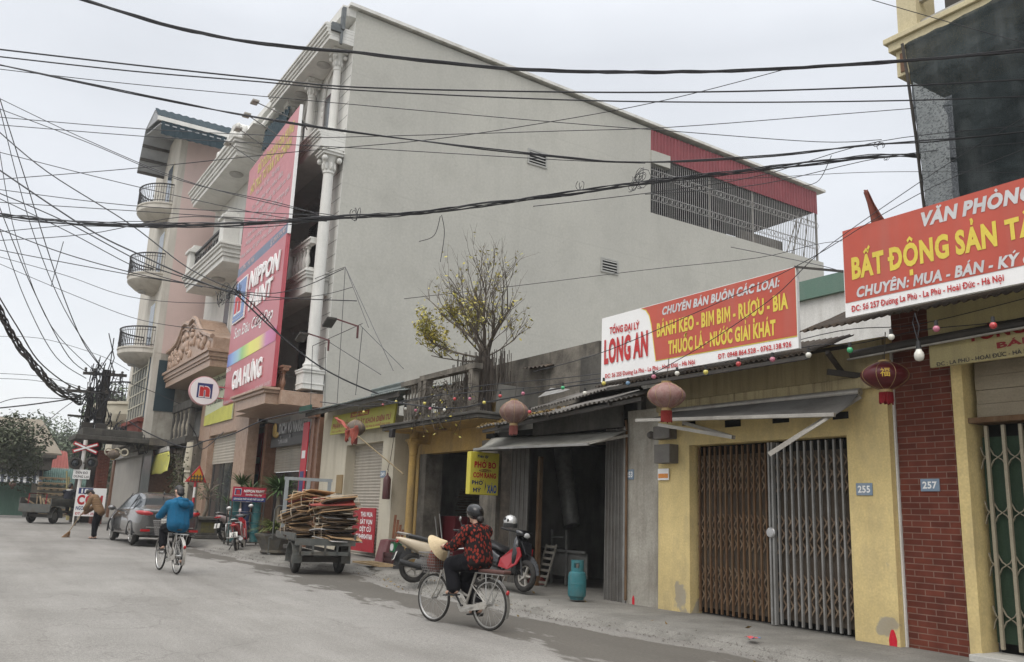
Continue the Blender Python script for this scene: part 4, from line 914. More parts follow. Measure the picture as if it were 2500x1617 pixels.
mb = MB(); 
for dx in (-.16, .16): mb.box(cq.x+dx-.06, cq.x+dx+.06, 8.95, 9.45, zl2-.118, zl2-.002)
mb.build('capital_block', wplas, th)
mb = MB(); zp = 5.1; mb.box(cq.x-.34, cq.x+.34, 8.74, 9.42, zp, zp+.52).box(cq.x-.38, cq.x+.38, 8.70, 9.46, zp+.52, zp+.6).box(cq.x-.36, cq.x+.36, 8.72, 9.44, zp+.16, zp+.2).box(cq.x-.4, cq.x+.4, 8.68, 9.48, zp+.6, zp+.645); mb.build('column_pedestal', wplas, th, bev=.008)
for (px_, py_) in ((822, 190), (757, 285), (710, 300)):
    q = P(px_, py_, y=9.2); column(q.x, 9.2, zl2+.7, zc4-.02, .15)
# windows
for (l, t, r, b) in ((797, 238, 808, 326), (742, 305, 752, 375)):
    A = P(l, t, y=9.45); B_ = P(r, b, y=9.45)
    xa, xb = A.x-.1, B_.x+.35
    f = MB().box(xa, xb, 9.46, 9.5, B_.z, A.z).build('window', M('dark red window wood', (.07, .025, .03), (.05, .02, .02), r=.5), th)
    MB().box(xa+.08, xb-.08, 9.452, 9.459, B_.z+.1, A.z-.1).build('pane', glass, f)
    mb = MB(); cxw = (xa+xb)/2; rw = (xb-xa)/2+.1
    mb.tube([(cxw+rw*math.cos(k*PI/12), 9.45, A.z+.02+rw*1.2*math.sin(k*PI/12)) for k in range(13)], .06, 6); mb.box(xa-.14, xa-.02, 9.42, 9.5, B_.z, A.z).box(xb+.02, xb+.14, 9.42, 9.5, B_.z, A.z)
    for k in range(3): mb.ell((xa-.1, 9.43, A.z-.15-k*.25), (.09, .06, .13), 8, 6)
    mb.build('window_moulding', wplas, f, smooth=.7)
for (za, zb_) in ((5.2, 8.2), (9.1, 12.6)):
    f = MB().box(-32.6, -27.95, 10.64, 10.7, za, zb_).build('balcony_door', dkwood, th)
    mb = MB()
    for k in range(8): mb.box(-32.5+k*.57, -32.05+k*.57, 10.62, 10.639, za+.3, zb_-.8)
    mb.build('door_panels', glass, f)
    mb = MB()
    for k in range(7): mb.box(-32.6, -27.95, 10.6, 10.62, zb_-.65+k*.09, zb_-.61+k*.09)
    mb.build('door_louvres', dkwood, f)
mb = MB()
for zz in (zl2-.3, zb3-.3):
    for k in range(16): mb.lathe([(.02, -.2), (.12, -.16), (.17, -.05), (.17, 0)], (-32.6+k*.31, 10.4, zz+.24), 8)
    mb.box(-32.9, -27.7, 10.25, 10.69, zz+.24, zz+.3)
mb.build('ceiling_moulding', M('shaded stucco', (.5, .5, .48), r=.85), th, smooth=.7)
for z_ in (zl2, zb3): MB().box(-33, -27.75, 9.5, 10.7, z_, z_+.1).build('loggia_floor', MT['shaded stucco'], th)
# marble balcony at first floor
zm = P(690, 985, y=8.13).z; zt = P(690, 950, y=8.13).z
mb = MB(); mb.box(-31.4, GX+.02, 8.13, 9.48, zm, zt-.02).box(-29.9, -26.5, 7.72, 8.13, zm, zt-.12).box(-30, -26.42, 7.64, 8.129, zt-.12, zt-.02).box(-30.1, -26.34, 7.56, 8.128, zt-.02, zt+.06); o = mb.build('marble_balcony', marb, th, bev=.012)
mb = MB(); mb.box(-30, cq.x-.36, 8.3, 8.5, zt+.7, zt+.8).box(-30, cq.x-.36, 8.25, 8.55, zt+.8, zt+.87).box(-30, cq.x-.36, 8.32, 8.48, zt-.02, zt+.06).box(-28.95, -28.55, 8.26, 8.54, zt, zt+.75); mb.build('marble_rail', marbd, o, bev=.008)
for k in range(6):
    mb = MB(); baluster(mb, -28.3+k*.26, 8.4, zt+.06, zt+.7, .085); mb.build('baluster', marbd, o, smooth=.7)
# ground floor of the right bay
Yr = 10.1
pA = P(754, 1100, y=9.3).x; pB = -25.97
mb = MB(); mb.box(pA, (pA+pB)/2, 9.3, Yr+.2, -.2, zm).box((pA+pB)/2, pB, 9.36, Yr+.2, -.2, zm-.01).box(pA-.12, pB, 9.2, 9.5, zm-.32, zm-.12); mb.build('pillar', marbd, th, bev=.01)
sl_, sr_ = P(665, 1110, y=Yr).x, P(742, 1110, y=Yr).x
zs_ = P(668, 1091, y=Yr+.1).z; zsb = P(700, 1152, y=Yr+.1).z
lb = P(597, 1150, y=9.2).x
mb = MB(); mb.box(P(476, 1150, y=9.2).x, sl_, Yr, Yr+.2, -.2, zm).box(sl_-.3, sl_, Yr-.3, Yr, -.2, zm).box(sl_, pA, Yr+.02, Yr+.2, zs_, zm); mb.build('ground_wall', marbd, th)
shutter(th, sl_, pA+.3, Yr+.12, zsb, zs_)
MB().box(sl_, pA+.3, Yr+.2, Yr+.24, -.1, zsb).build('shop_window', glass, th)
# ground floor of the left bay
Yl = 9.2; la = P(476, 1150, y=Yl).x; lc = P(501, 1150, y=Yl).x; ld_ = P(574, 1100, y=Yl).x
zo = P(535, 1060, y=Yl).z; zob = P(535, 1130, y=Yl).z
mb = MB(); mb.box(la, lc, Yl, Yl+.5, -.2, 7.0).box(ld_, lb, Yl-.03, Yl+.4, -.2, 5.2).box(lc, ld_, Yl+.02, Yl+.5, zo, 5.6); mb.build('marble_pier', marb, th, bev=.01)
shutter(th, lc, ld_, Yl+.25, zob, zo, step=.12)
f = MB().box(lc, ld_, Yl+.3, Yl+.34, -.1, zob).build('shop_window', glass, th)
mb = MB()
for t in (.05, .4, .7): xx = lc+(ld_-lc)*t; mb.box(xx, xx+.09, Yl+.27, Yl+.299, -.1, zob)
mb.build('window_frame', darkst, f)
# -- left wing: three projecting balconies
Wy = 8.2; wx0, wx1 = -44.4, -36.1
zcn = (P(470, 491, y=Wy).z+P(582, 392, y=Wy).z)/2
o = canopy(wx0, wx1, Wy, zcn, [(.22, 0), (.14, .07), (.2, .12), (.14, .2), (.1, .26)], True, True).build('wing_canopy', wplas, th, bev=.015)
pol = [(523, 398), (530, 378), (542, 362), (556, 345), (562, 324), (568, 307), (579, 300), (592, 306), (601, 325), (606, 345), (612, 362)]
pz = zcn+.8; pts = [P(a_, b2_, y=Wy+.1) for a_, b2_ in pol]
zmn = min(p.z for p in pts); pts = [V((p.x, p.y, max(pz, p.z))) for p in pts]; pts = [V((pts[0].x, Wy+.1, pz-.02))]+pts+[V((pts[-1].x, Wy+.1, pz-.02))]
MB().prism(pts, (0, 1.25, 0)).build('crest', wplas, th, bev=.03)
mb = MB()
for k in range(26):
    t = random.random(); q = pts[0].lerp(pts[-1], .1+.8*t); hh = max(.1, interp(sorted([(p.x, p.z-pz) for p in pts]), q.x))
    mb.ell((q.x, Wy+.08, pz+random.uniform(.05, .85)*hh), (random.uniform(.12, .3), .08, random.uniform(.12, .28)), 8, 6)
mb.build('crest_relief', wplas, th, smooth=.8)
zwb = (P(454, 705, y=Wy).z+P(536, 655, y=Wy).z)/2
o = canopy(wx0+1.0, wx1-.3, Wy, zwb, [(.25, 0), (.14, .07), (.2, .12), (.12, .2), (.1, .26)], True, True).build('wing_balcony', wplas, th, bev=.015)
zz = zwb+.82
for xx in (wx0+1.1, wx1-.75):
    mb = MB(); mb.box(xx-.35, xx+.35, Wy-.1, Wy+.6, zz, zz+1.15).box(xx-.45, xx+.45, Wy-.2, Wy+.7, zz+1.15, zz+1.3).box(xx-.3, xx+.3, Wy-.05, Wy+.55, zz+1.3, zz+1.45).box(xx-.2, xx+.2, Wy+.05, Wy+.45, zz+1.45, zz+1.6); mb.build('balcony_post', wplas, o, bev=.02)
mb = MB(); xa, xb = wx0+1.5, wx1-1.1; mb.box(xa, xb, Wy+.1, Wy+.2, zz+1.0, zz+1.1)
for k in range(30): xx = xa+(xb-xa)*k/29; mb.box(xx-.012, xx+.012, Wy+.14, Wy+.16, zz, zz+1.0)
for k in range(10): mb.torus((xa+.4+k*(xb-xa-.6)/10, Wy+.15, zz+.5), .26, .03, 'y', 12, 4)
for k in range(4): yy = Wy+.5+k*.24; mb.box(wx1-.5, wx1-.47, yy, yy+.02, zz, zz+1)
mb.box(wx1-.52, wx1-.45, Wy+.4, 9.5, zz+1, zz+1.08); mb.build('iron_railing', iron, o)
for (xx, yy, z_) in ((wx1-2.2, 8.8, zcn), (wx1-3.4, 8.8, zwb)): MB().lathe([(.3, 0), (.32, -.04), (.24, -.12), (.05, -.15)], (xx, yy, z_-.001), 20).build('ceiling_lamp', MT['lamp rim'], th, smooth=.6)
for k in range(2):
    xx = -40.5+k*1.9; f = MB().box(xx, xx+1.1, 9.43, 9.5, 8.0, 11.2).build('window', wplas, th); MB().box(xx+.12, xx+.98, 9.42, 9.429, 8.1, 11.1).build('pane', M('blue window glass', (.03, .05, .08), (.06, .09, .12), r=.15, bump=0, fine=0), f)
# marble pediment balcony
pol = [(412, 862), (424, 852), (437, 835), (446, 812), (451, 795), (458, 789), (467, 793), (471, 784), (477, 777), (484, 781), (489, 795), (494, 807), (503, 814), (521, 821)]
zk = (P(413, 937, y=Wy).z+P(519, 897, y=Wy).z)/2; zk1 = zk+.75
pts = [P(a_, b2_, y=Wy) for a_, b2_ in pol]; pts = [V((p.x, Wy, max(zk1+.05, p.z))) for p in pts]
pts = [V((pts[0].x, Wy, zk1))]+pts+[V((pts[-1].x, Wy, zk1))]
pxa, pxb = pts[0].x, pts[-1].x
ped = MB().prism(pts, (0, 1.25, 0)).build('marble_pediment', marb, th, bev=.03)
mb = MB(); mb.tube([p+V((0, -.04, .0)) for p in pts[1:-1]], .11, 6); mb.tube([p+V((0, -.04, -.3)) for p in pts[2:-2]], .05, 6)
tab = sorted([(p.x, p.z-zk1) for p in pts])
for k in range(60):
    xx = random.uniform(pxa+.6, pxb-.3); hh = interp(tab, xx); mb.ell((xx, Wy-.02, zk1+random.uniform(.12, .75)*hh), (random.uniform(.08, .28), .1, random.uniform(.08, .25)), 8, 6)
mb.build('carved_relief', marb, ped, smooth=.8)
mb = MB(); cornice(mb, pxa+.2, pxb-.1, Wy, 9.49, zk, [(.3, 0), (.12, .06), (.2, .12), (.13, .2)], True, True); mb.build('marble_cornice', marb, th, bev=.012)
# teal tiled pent roof and copings between wing and bay
mb = MB(); A, B_, C_, D_ = P(650, 318, y=9.0), P(712, 258, y=9.0), P(690, 335, y=8.4), P(640, 372, y=8.4)
def tile(A, B_, C_, D_, nu, nv, amp=.05):
    nr = (B_-A).cross(D_-A).normalized()
    if nr.z < 0: nr = -nr
    def f(u, v):
        p = A.lerp(B_, u).lerp(D_.lerp(C_, u), v); return p+nr*(amp*(1-(v*nv % 1.0))+amp*.5*math.sin(2*PI*u*nu))
    return f
mb.grid(tile(A, B_, C_, D_, 9, 7), 72, 42); mb.build('tiled_roof', slate, th, smooth=.4)
mb = MB(); mb.bar(P(612, 318, y=9.2), P(680, 238, y=9.2), .25, .3); mb.bar(P(622, 330, y=9.0), P(690, 245, y=9.0), .12, .15); mb.build('coping', wplas, th)
# red pillar wraps
redv = M('red vinyl', (.50, .012, .03), (.44, .01, .025), r=.4, bump=0, fine=.02)
navy = M('navy print', (.03, .045, .16), r=.45, bump=0, fine=0)
for (l, t, r, b, yy) in ((622, 1062, 636, 1195, Yr-.02), (729, 1036, 757, 1240, 9.27)):
    x0, x1, z0, z1 = RC(l, t, r, b, yy)
    if yy < 9.5: x0, x1 = pA-.55, pA-.02
    else: x1 = P(638, 1120, y=yy).x
    o = MB().box(x0, x1, yy-.03, yy, .1, z1).build('red_pillar_wrap', redv, th)
    MB().box(x0+.08, x1-.1, yy-.04, yy-.031, z1*.45, z1*.62).build('blue_panel', navy, o)
    MB().box(x0+.1, x1-.12, yy-.04, yy-.031, z1*.72, z1*.78).build('white_panel', white, o)
# ================= pink corner house =================
PXR = -46.0; PY = 7.52
pk = thing('pink_house', 'narrow pink and cream corner house with three round balconies', 'building', (-48, PY, 0))
ztop = P(445, 343, x=PXR).z
zcr = P(372, 860, x=PXR).z
pcream = M('pale greyed cream', (.56, .53, .475), (.47, .445, .395), r=.88, sc=1, amt=.6, st=(.28, .25, .2), sta=.5, sts=(3, 3, .4))
mb = MB(); mb.box(PXR-.01, PXR, PY+.02, 16, zcr, ztop+.4); mb.build('pink_wall', pink, pk)
mb = MB(); mb.box(PXR-7, PXR-.012, PY, 15.9, 4.4, ztop+.9); mb.box(PXR-.01, PXR+.002, PY, PY+.35, zcr, ztop+.6); mb.build('front_wall', pcream, pk)
mb = MB(); mb.box(PXR-.01, PXR+.003, PY+.35, 12, 4.3, zcr-.002); mb.build('lower_side_wall', grime, pk)
zg0 = P(400, 1005, x=PXR+.02).z; zg1 = P(400, 880, x=PXR+.02).z; yg0 = P(380, 950, x=PXR+.02).y; yg1 = P(428, 950, x=PXR+.02).y
MB().box(PXR, PXR+.04, yg0, yg1, zg0, zg1).build('green_panel', M('dark teal sheet', (.012, .03, .04), (.02, .04, .05), r=.6), pk)
for (pl_, pr_, pt, pb, hh) in ((330, 421, 443, 500, 0), (305, 400, 612, 670, 0), (282, 372, 790, 850, 0)):
    # semicircular balcony in front of the facade
    c_px = (pl_+pr_)/2
    zf = P(pr_-18, pb-4, x=PXR-.6).z
    cx_ = PXR-2.1; R_ = 1.75
    mb = MB(); prof = [(R_*.35, -.75), (R_*.75, -.55), (R_*.96, -.3), (R_, -.22), (R_, 0), (R_*1.03, .02), (R_*1.03, .1)]
    mb.lathe(prof, (cx_, PY, zf-.1), 32, sy=.82); bal = mb.build('round_balcony', pcream, pk, smooth=.5)
    MB().lathe([(.26, 0), (.2, -.1), (.03, -.12)], (cx_, PY-.65, zf-.78), 14).build('lamp', MT['lamp rim'], bal, smooth=.7)
    mb = MB(); arc = [(cx_+R_*math.cos(a_), PY+R_*.82*math.sin(a_)) for a_ in [PI+PI*k/36 for k in range(37)]]
    mb.tube([(a_, b2_, zf+1.02) for a_, b2_ in arc], .04, 6); mb.tube([(a_, b2_, zf+.1) for a_, b2_ in arc], .02, 4); mb.tube([(a_, b2_, zf+.85) for a_, b2_ in arc], .015, 4)
    for a_, b2_ in arc: mb.cyl((a_, b2_, zf), (a_, b2_, zf+1.0), .013, n=4)
    for a_, b2_ in arc[::2]: mb.ell((a_, b2_, zf+.3), (.03, .03, .1), 5, 4)
    mb.build('iron_railing', iron, bal)
    f = MB().box(PXR-2.6, PXR-1.1, PY-.04, PY, zf, zf+2.6).build('balcony_door', M('cream frame', (.55, .52, .42), r=.7), pk)
    mb = MB(); mb.box(PXR-2.5, PXR-1.2, PY-.05, PY-.041, zf+.1, zf+2.5); mb.build('pane', MT['blue window glass'], f)
# gridded window bay under the balconies
A = P(335, 890, y=PY-.05); B_ = P(367, 1020, y=PY-.05)
f = MB().box(PXR-5.5, PXR-.6, PY-.05, PY, zg0-.3, zg1+.5).build('stair_window', MT['blue window glass'], pk)
mb = MB()
for k in range(7): xx = PXR-5.4+k*.78; mb.box(xx-.05, xx+.05, PY-.1, PY-.051, zg0-.3, zg1+.5)
for k in range(6): zz = zg0-.25+k*(zg1-zg0+.7)/5; mb.box(PXR-5.5, PXR-.6, PY-.115, PY-.101, zz-.03, zz+.03)
mb.build('window_grid', MT['cream frame'], f)
mb = MB(); mb.box(PXR-6, PXR-.5, PY-.35, PY, zg1+.55, zg1+.75).box(PXR-6, PXR-.5, PY-.3, PY, zg0-.55, zg0-.35); mb.build('red_sill', M('dull red trim', (.20, .06, .045), (.15, .045, .035), r=.8, sc=4), pk)
mb = MB(); mb.box(PXR-5.7, PXR-.6, PY-.2, PY, zg0-1.35, zg0-.551); mb.build('red_panel', MT['dull red trim'], pk)
mb = MB(); mb.box(PXR-6.5, PXR+.4, PY-.5, 8.6, zg0-1.75, zg0-1.4).box(PXR-6.2, PXR-.2, PY-.3, 8.6, zg0-1.95, zg0-1.76); mb.build('stained_ledge', oldstone, pk)
# roof: one profile carried back along y, with a deep front overhang
yr = P(383, 300, x=PXR+.8).y
RP = [P(*q, y=yr) for q in ((384, 324), (388, 284), (379, 266), (356, 314), (335, 417))]
RX = [(p.x, p.z) for p in RP]
mb = MB()
mb.grid(tile(V((RX[2][0], yr, RX[2][1])), V((RX[2][0], 16, RX[2][1])), V((RX[1][0], 16, RX[1][1])), V((RX[1][0], yr, RX[1][1])), 26, 4, .05), 150, 28)
mb.grid(tile(V((RX[1][0]+.05, yr+.15, RX[1][1]-.25)), V((RX[1][0]+.05, 16, RX[1][1]-.25)), V((RX[0][0]+.12, 16, RX[0][1]-.1)), V((RX[0][0]+.12, yr+.15, RX[0][1]-.1)), 26, 5, .05), 150, 30)
rf = mb.build('tiled_roof', slate, pk, smooth=.4)
MB().bar((RX[1][0]+.06, yr-.05, RX[1][1]-.12), (RX[1][0]+.06, 16, RX[1][1]-.12), .14, .22).build('fascia', wplas, rf)
mb = MB()
for (a, b_) in ((RX[2], RX[3]), (RX[3], RX[4])): mb.prism([(a[0], yr, a[1]-.05), (a[0], 12, a[1]-.05), (b_[0], 12, b_[1]-.05), (b_[0], yr, b_[1]-.05)], (0, 0, -.1))
mb.prism([(RX[0][0]-.05, yr+.1, RX[1][1]-.4), (RX[0][0]-.05, 12, RX[1][1]-.4), (RX[3][0], 12, RX[3][1]-.3), (RX[3][0], yr+.1, RX[3][1]-.3)], (0, 0, -.06))
mb.prism([(p[0], yr+.02, p[1]-.1) for p in RX[1:4]], (0, .06, 0)); mb.build('front_overhang', M('overhang sheet', (.36, .37, .38), (.28, .29, .3), r=.7, sc=2), rf)
mb = MB()
for k in range(1, 4): t = k/3.2; x_ = RX[3][0]+(RX[4][0]-RX[3][0])*t; z_ = RX[3][1]+(RX[4][1]-RX[3][1])*t-.22; mb.bar((x_, yr, z_), (x_, 9, z_), .12, .14)
mb.build('purlins', darkst, rf)
# low cream house further left with a balcony
lc_ = thing('cream_corner_house', 'low cream house with curved balcony behind the utility poles', 'building', (-58, 8, 0))
a = P(262, 1015, y=7.6); b_ = P(318, 1045, y=7.6)
mb = MB(); mb.box(-62, -50, 7.9, 14, 4.0, b_.z+1.6); mb.build('wall', cream, lc_)
mb = MB(); mb.lathe([(2.6, -.9), (2.9, -.5), (2.9, 0), (3.05, .05), (3.05, .2)], (-54.6, 7.9, a.z-.1), 28, sy=.6); mb.build('curved_balcony', cream, lc_, smooth=.5)
mb = MB(); arc = [(-54.6+2.85*math.cos(a_), 7.9+2.85*.6*math.sin(a_)) for a_ in [PI+PI*k/26 for k in range(27)]]
mb.tube([(x_, y_, a.z+1.2) for x_, y_ in arc], .05, 5)
for x_, y_ in arc: mb.cyl((x_, y_, a.z+.1), (x_, y_, a.z+1.2), .02, n=4)
for k in range(13): x_, y_ = arc[2*k]; mb.torus((x_, y_, a.z+.6), .2, .02, 'y', 8, 4)
mb.build('iron_railing', iron, lc_)
# ruined ground floor between pink house and marble pier
rn = thing('ruined_shopfront', 'blackened old shopfront with small round columns under the pink house', 'building', (-47, 8.2, 0))
Yn = 8.6; x0, x1, z0, z1 = RC(415, 1085, 478, 1125, Yn)
mb = MB(); mb.box(PXR-.2, la-.02, Yn, 9.8, z1-.1, z1+.25).box(PXR+.3, la-.02, Yn+.1, 9.8, z1+1.6, z1+2.0); 
for k in range(5): xx = PXR+.4+k*(la-PXR-.8)/4; mb.box(xx-.12, xx+.12, Yn+.15, Yn+.4, z1+.25, z1+1.6)
mb.build('balcony', blackstone, rn, bev=.02)
mb = MB()
for k in range(10): xx = PXR+.6+k*(la-PXR-1)/10; baluster(mb, xx, Yn+.3, z1+.25, z1+1.6, .13)
mb.build('balusters', M('worn pale stone', (.33, .3, .24), (.18, .16, .13), r=.9, sc=5), rn, smooth=.7)
q = P(457, 1140, y=Yn+.1); zc2 = q.z
mb = MB(); mb.lathe([(.24, 0), (.22, .4), (.2, .5), (.19, zc2-.3), (.24, zc2-.25), (.2, zc2-.15), (.28, zc2), (.28, zc2+.1), (.22, z1-.1)], (q.x, Yn+.2, 0), 14); mb.build('column', cream, rn, smooth=.6)
mb = MB(); mb.box(-56, la-.02, 9.6, 9.8, -.1, z1); mb.build('back_wall', MT['sooty room wall'], rn)
mb = MB(); mb.box(q.x+.3, la-.01, Yn+.2, 9.6, -.1, z1); mb.build('pier', oldstone, rn)
xs_ = P(373, 1190, y=9.2).x, P(420, 1190, y=9.2).x; shutter(rn, xs_[0]-1, xs_[1]+1.5, 9.3, .1, z1, step=.14)
mb = MB(); xw = P(365, 1200, y=8.4).x; mb.box(xw-.6, xw+.1, 8.4, 8.8, 0, z1+.1); mb.build('white_pillar', whitep, rn)
pn = thing('grey_panel_shop', 'shuttered ground floor with plain grey panels left of the white pillar', 'building', (-52, 8, 0))
x0, x1, z0, z1 = RC(283, 1130, 332, 1240, 8.0)
MB().box(x0-.6, x0, 7.9, 9.5, 0, z1+2.6).build('pier', marbd, pn); MB().box(x1, x1+1.6, 8.1, 9.5, 0, z1+2.2).build('pier', marbd, pn)
MB().box(x0, x1, 8.0, 8.1, 0, z1+.2).build('grey_panel', M('grey fibre panel', (.36, .34, .31), (.3, .285, .26), r=.8, sc=1), pn)
MB().box(x1, x1+2.2, 8.05, 8.09, 0, z1+.3).build('shop_window', M('hazy shop glass', (.16, .17, .17), (.3, .3, .29), r=.3, sc=1.2, amt=.9), pn)
sgn = thing('grey_notice_board', 'dull grey rounded board with scroll print above the grey panels', 'sign', (x0, 7.8, z1))
MB().box(x0-.2, x1-.1, 7.75, 7.85, z1+.1, z1+2.2).build('panel', M('dull board', (.33, .32, .3), (.27, .26, .24), r=.7, sc=2), sgn, bev=.12)
mb = MB(); mb.torus(((x0+x1)/2+.2, 7.74, z1+1.5), .28, .05, 'y', 14, 4); mb.torus(((x0+x1)/2+.7, 7.74, z1+1.75), .18, .05, 'y', 14, 4); mb.box(x0+.6, x0+1.5, 7.74, 7.749, z1+.7, z1+.95); mb.build('print', darkst, sgn)
# ================= signs =================
sred = M('sign vermilion', (.50, .092, .06), (.44, .08, .052), r=.5, sc=.9, amt=.8, bump=.25, bsc=2.2, fine=.03, st=(.40, .13, .10), sta=.5, sts=(3, 3, .35))
spink = M('sun-faded red vinyl', (.50, .185, .20), (.45, .155, .17), r=.4, sc=.5, bump=0, fine=.02)
sdeep = M('glossy red vinyl', (.40, .06, .08), (.44, .10, .115), r=.28, sc=.5, amt=.8, bump=0, fine=.02)
syel = M('sign yellow', (.70, .56, .075), (.64, .50, .08), r=.55, sc=1.5, bump=0, fine=.03)
stred = M('letter red', (.52, .03, .03), r=.5, bump=0, fine=.01)
sgrey = M('letter light grey', (.62, .62, .62), r=.5, bump=0, fine=.01)
def sign(name, label, Y, l, r, t, b, d=.05, mat=None, cat='shop sign', edge=None):
    o = thing(name, label, cat, (l, Y, b)); MB().box(l, r, Y, Y+d, b, t).build('panel', mat or white, o)
    return o, Frame((l, Y, b), (1, 0, 0), (0, 0, 1))
def poly_on(parent, fr, pts, mat, d=.004, name='colour_field', px=True):
    q = [fr.px(*p) for p in pts] if px else pts
    return MB().quad(*[fr.pt(a, b, d) for a, b in q]).build(name, mat, parent)
# --- sweets and drinks wholesaler
Y = 8.58
tl, tr, bl, br = (P(*q, y=Y) for q in ((1468, 779), (1939, 651), (1469, 932), (1954, 851)))
z0 = (bl.z+br.z)/2; z1 = (tl.z+tr.z)/2
o, fr = sign('shop_sign', 'white and red wholesale sign in yellow lettering above the yellow shop', Y, (tl.x+bl.x)/2, (tr.x+br.x)/2, z1, z0)
k2 = lambda x, y: (1400+x*.294, 600+y*.294)
W_ = (tr.x+br.x)/2-(tl.x+bl.x)/2; H_ = z1-z0
def cl_(pts): return [(min(W_-.012, max(.01, a)), min(H_-.01, max(.0, b))) for a, b in pts]
cur = [fr.px(*k2(*q)) for q in ((560, 522), (600, 540), (628, 585), (645, 660), (682, 962))]
poly_on(o, fr, cl_([(cur[0][0]-.02, H_)]+cur+[fr.px(*k2(1880, 752)), (W_, H_)]), syel, px=False)
poly_on(o, fr, cl_([(cur[0][0]+.0, H_)]+[(a+.018, b+.012) for a, b in cur]+[(fr.px(*k2(1880, 742))[0], fr.px(*k2(1880, 742))[1]), (W_, H_)]), sred, d=.007, px=False)
T_ = lambda s, a, b, c, m, **k: pxtext(o, fr, s, k2(*a), k2(*b), k2(*c), m, d=.012, **k)
T_('TỔNG ĐẠI LÝ', (303, 735), (550, 688), (303, 683), stred, bold=.04)
T_('LONG AN', (258, 978), (622, 905), (255, 800), stred, bold=.045)
T_('CHUYÊN BÁN BUÔN CÁC LOẠI:', (738, 578), (1712, 337), (736, 518), sgrey, bold=.045, shear=.18)
T_('BÁNH KẸO - BIM BIM - RƯỢU - BIA', (697, 757), (1788, 517), (695, 655), syel, bold=.045)
T_('THUỐC LÁ - NƯỚC GIẢI KHÁT', (792, 900), (1685, 736), (787, 800), syel, bold=.045)
T_('ĐC: Số 255 Đường La Phù - La Phù - Hoài Đức - Hà Nội', (265, 1102), (1012, 982), (265, 1070), stred, bold=.03)
T_('ĐT: 0948.864.528 - 0762.138.926', (1205, 942), (1815, 838), (1205, 904), stred, bold=.03)
# --- estate agent
Y = 8.35
k3 = lambda x, y: (1900+x*.35714, 400+y*.35714)
tl = P(*k3(435, 470), y=Y); bl = P(*k3(460, 1050), y=Y); tr = P(*k3(1680, 90), y=Y); br = P(*k3(1680, 815), y=Y)
z0 = (bl.z+br.z)/2; z1 = (tl.z+tr.z)/2
o, fr = sign('shop_sign', 'red estate agent sign with white address strip above the brick shop', Y, tl.x, -3.0, z1, z0)
W_ = -3.0-tl.x; H_ = z1-z0; hs = fr.px(*k3(800, 883))[1]
poly_on(o, fr, [(0.01, hs), (W_, hs), (W_, H_), (.01, H_)], sred, px=False)
T_ = lambda s, a, b, c, m, **k: pxtext(o, fr, s, k3(*a), k3(*b), k3(*c), m, d=.009, **k)
T_('VĂN PHÒNG', (965, 432), (1748, 236), (950, 352), sgrey, bold=.055, shear=.18)
T_('BẤT ĐỘNG SẢN', (508, 787), (1502, 553), (500, 655), syel, bold=.045)
T_('TÂM', (1560, 525), (1900, 440), (1552, 395), syel, bold=.045)
T_('CHUYÊN: MUA - BÁN - KÝ', (535, 915), (1645, 690), (525, 853), sgrey, bold=.045, shear=.18)
T_('GỬI', (1672, 688), (1850, 650), (1665, 630), sgrey, bold=.045, shear=.18)
T_('ĐC: Số 257 Đường La Phù - La Phù - Hoài Đức - Hà Nội', (503, 1014), (1547, 800), (503, 976), stred, bold=.03)
MB().bar(P(1941, 652, y=8.6), P(2058, 663, y=8.36), .03, .03).build('tie_bar', darkst, o)
# --- tall paint and property sign on the townhouse
k6 = lambda x, y: (500+x*.4868, 250+y*.4868)
o0 = P(545, 990, y=8.32)
fr = Frame(o0, (1, -.04, 0), (0, 0, 1))
o = thing('paint_shop_sign', 'tall red paint shop sign, faded pink upper half, on the townhouse front', 'shop sign', o0)
cs_ = [fr.px(*q) for q in ((545, 990), (668, 940), (725, 266), (607, 416))]
Wn = (cs_[1][0]+cs_[2][0])/2; b0 = (cs_[0][1]+cs_[1][1])/2; b1 = (cs_[2][1]+cs_[3][1])/2; a0_ = (cs_[0][0]+cs_[3][0])/2
bm = (fr.px(575, 681)[1]+fr.px(697, 576)[1])/2
def slab(a, b, c, d_, th_, mat, name, dd=0):
    mb = MB(); mb.prism([fr.pt(a, c, dd), fr.pt(b, c, dd), fr.pt(b, d_, dd), fr.pt(a, d_, dd)], fr.n*-th_); return mb.build(name, mat, o)
slab(a0_, Wn, b0, bm, .14, sdeep, 'lower_panel'); slab(a0_, Wn, bm+.01, b1, .1, spink, 'upper_panel', -.03); slab(Wn+.001, Wn+.07, bm, b1, .1, white, 'edge_trim', -.02)
bb = (fr.px(*k6(165, 835))[1]+fr.px(*k6(405, 618))[1])/2
poly_on(o, fr, [(a0_, bm+.02), (Wn, bm+.02), (Wn, bb), (a0_, bb)], M('blue-grey band', (.13, .165, .25), r=.4, bump=0, fine=.02), -.02, px=False)
def N_(s, a, b, c, m, **k): return pxtext(o, fr, s, k6(*a), k6(*b), k6(*c), m, d=k.pop('d', .008), **k)
pale_y = M('faded yellow letters', (.62, .50, .14), r=.5, bump=0, fine=0); palew = M('faded white letters', (.62, .47, .48), r=.5, bump=0, fine=0)
N_('BẤT ĐỘNG SẢN GIA HƯNG', (262, 358), (443, 140), (260, 322), pale_y, bold=.04, d=-.02)
N_('HỖ TRỢ, TƯ VẤN TÀI CHÍNH', (225, 465), (430, 215), (224, 430), pale_y, bold=.04, d=-.02)
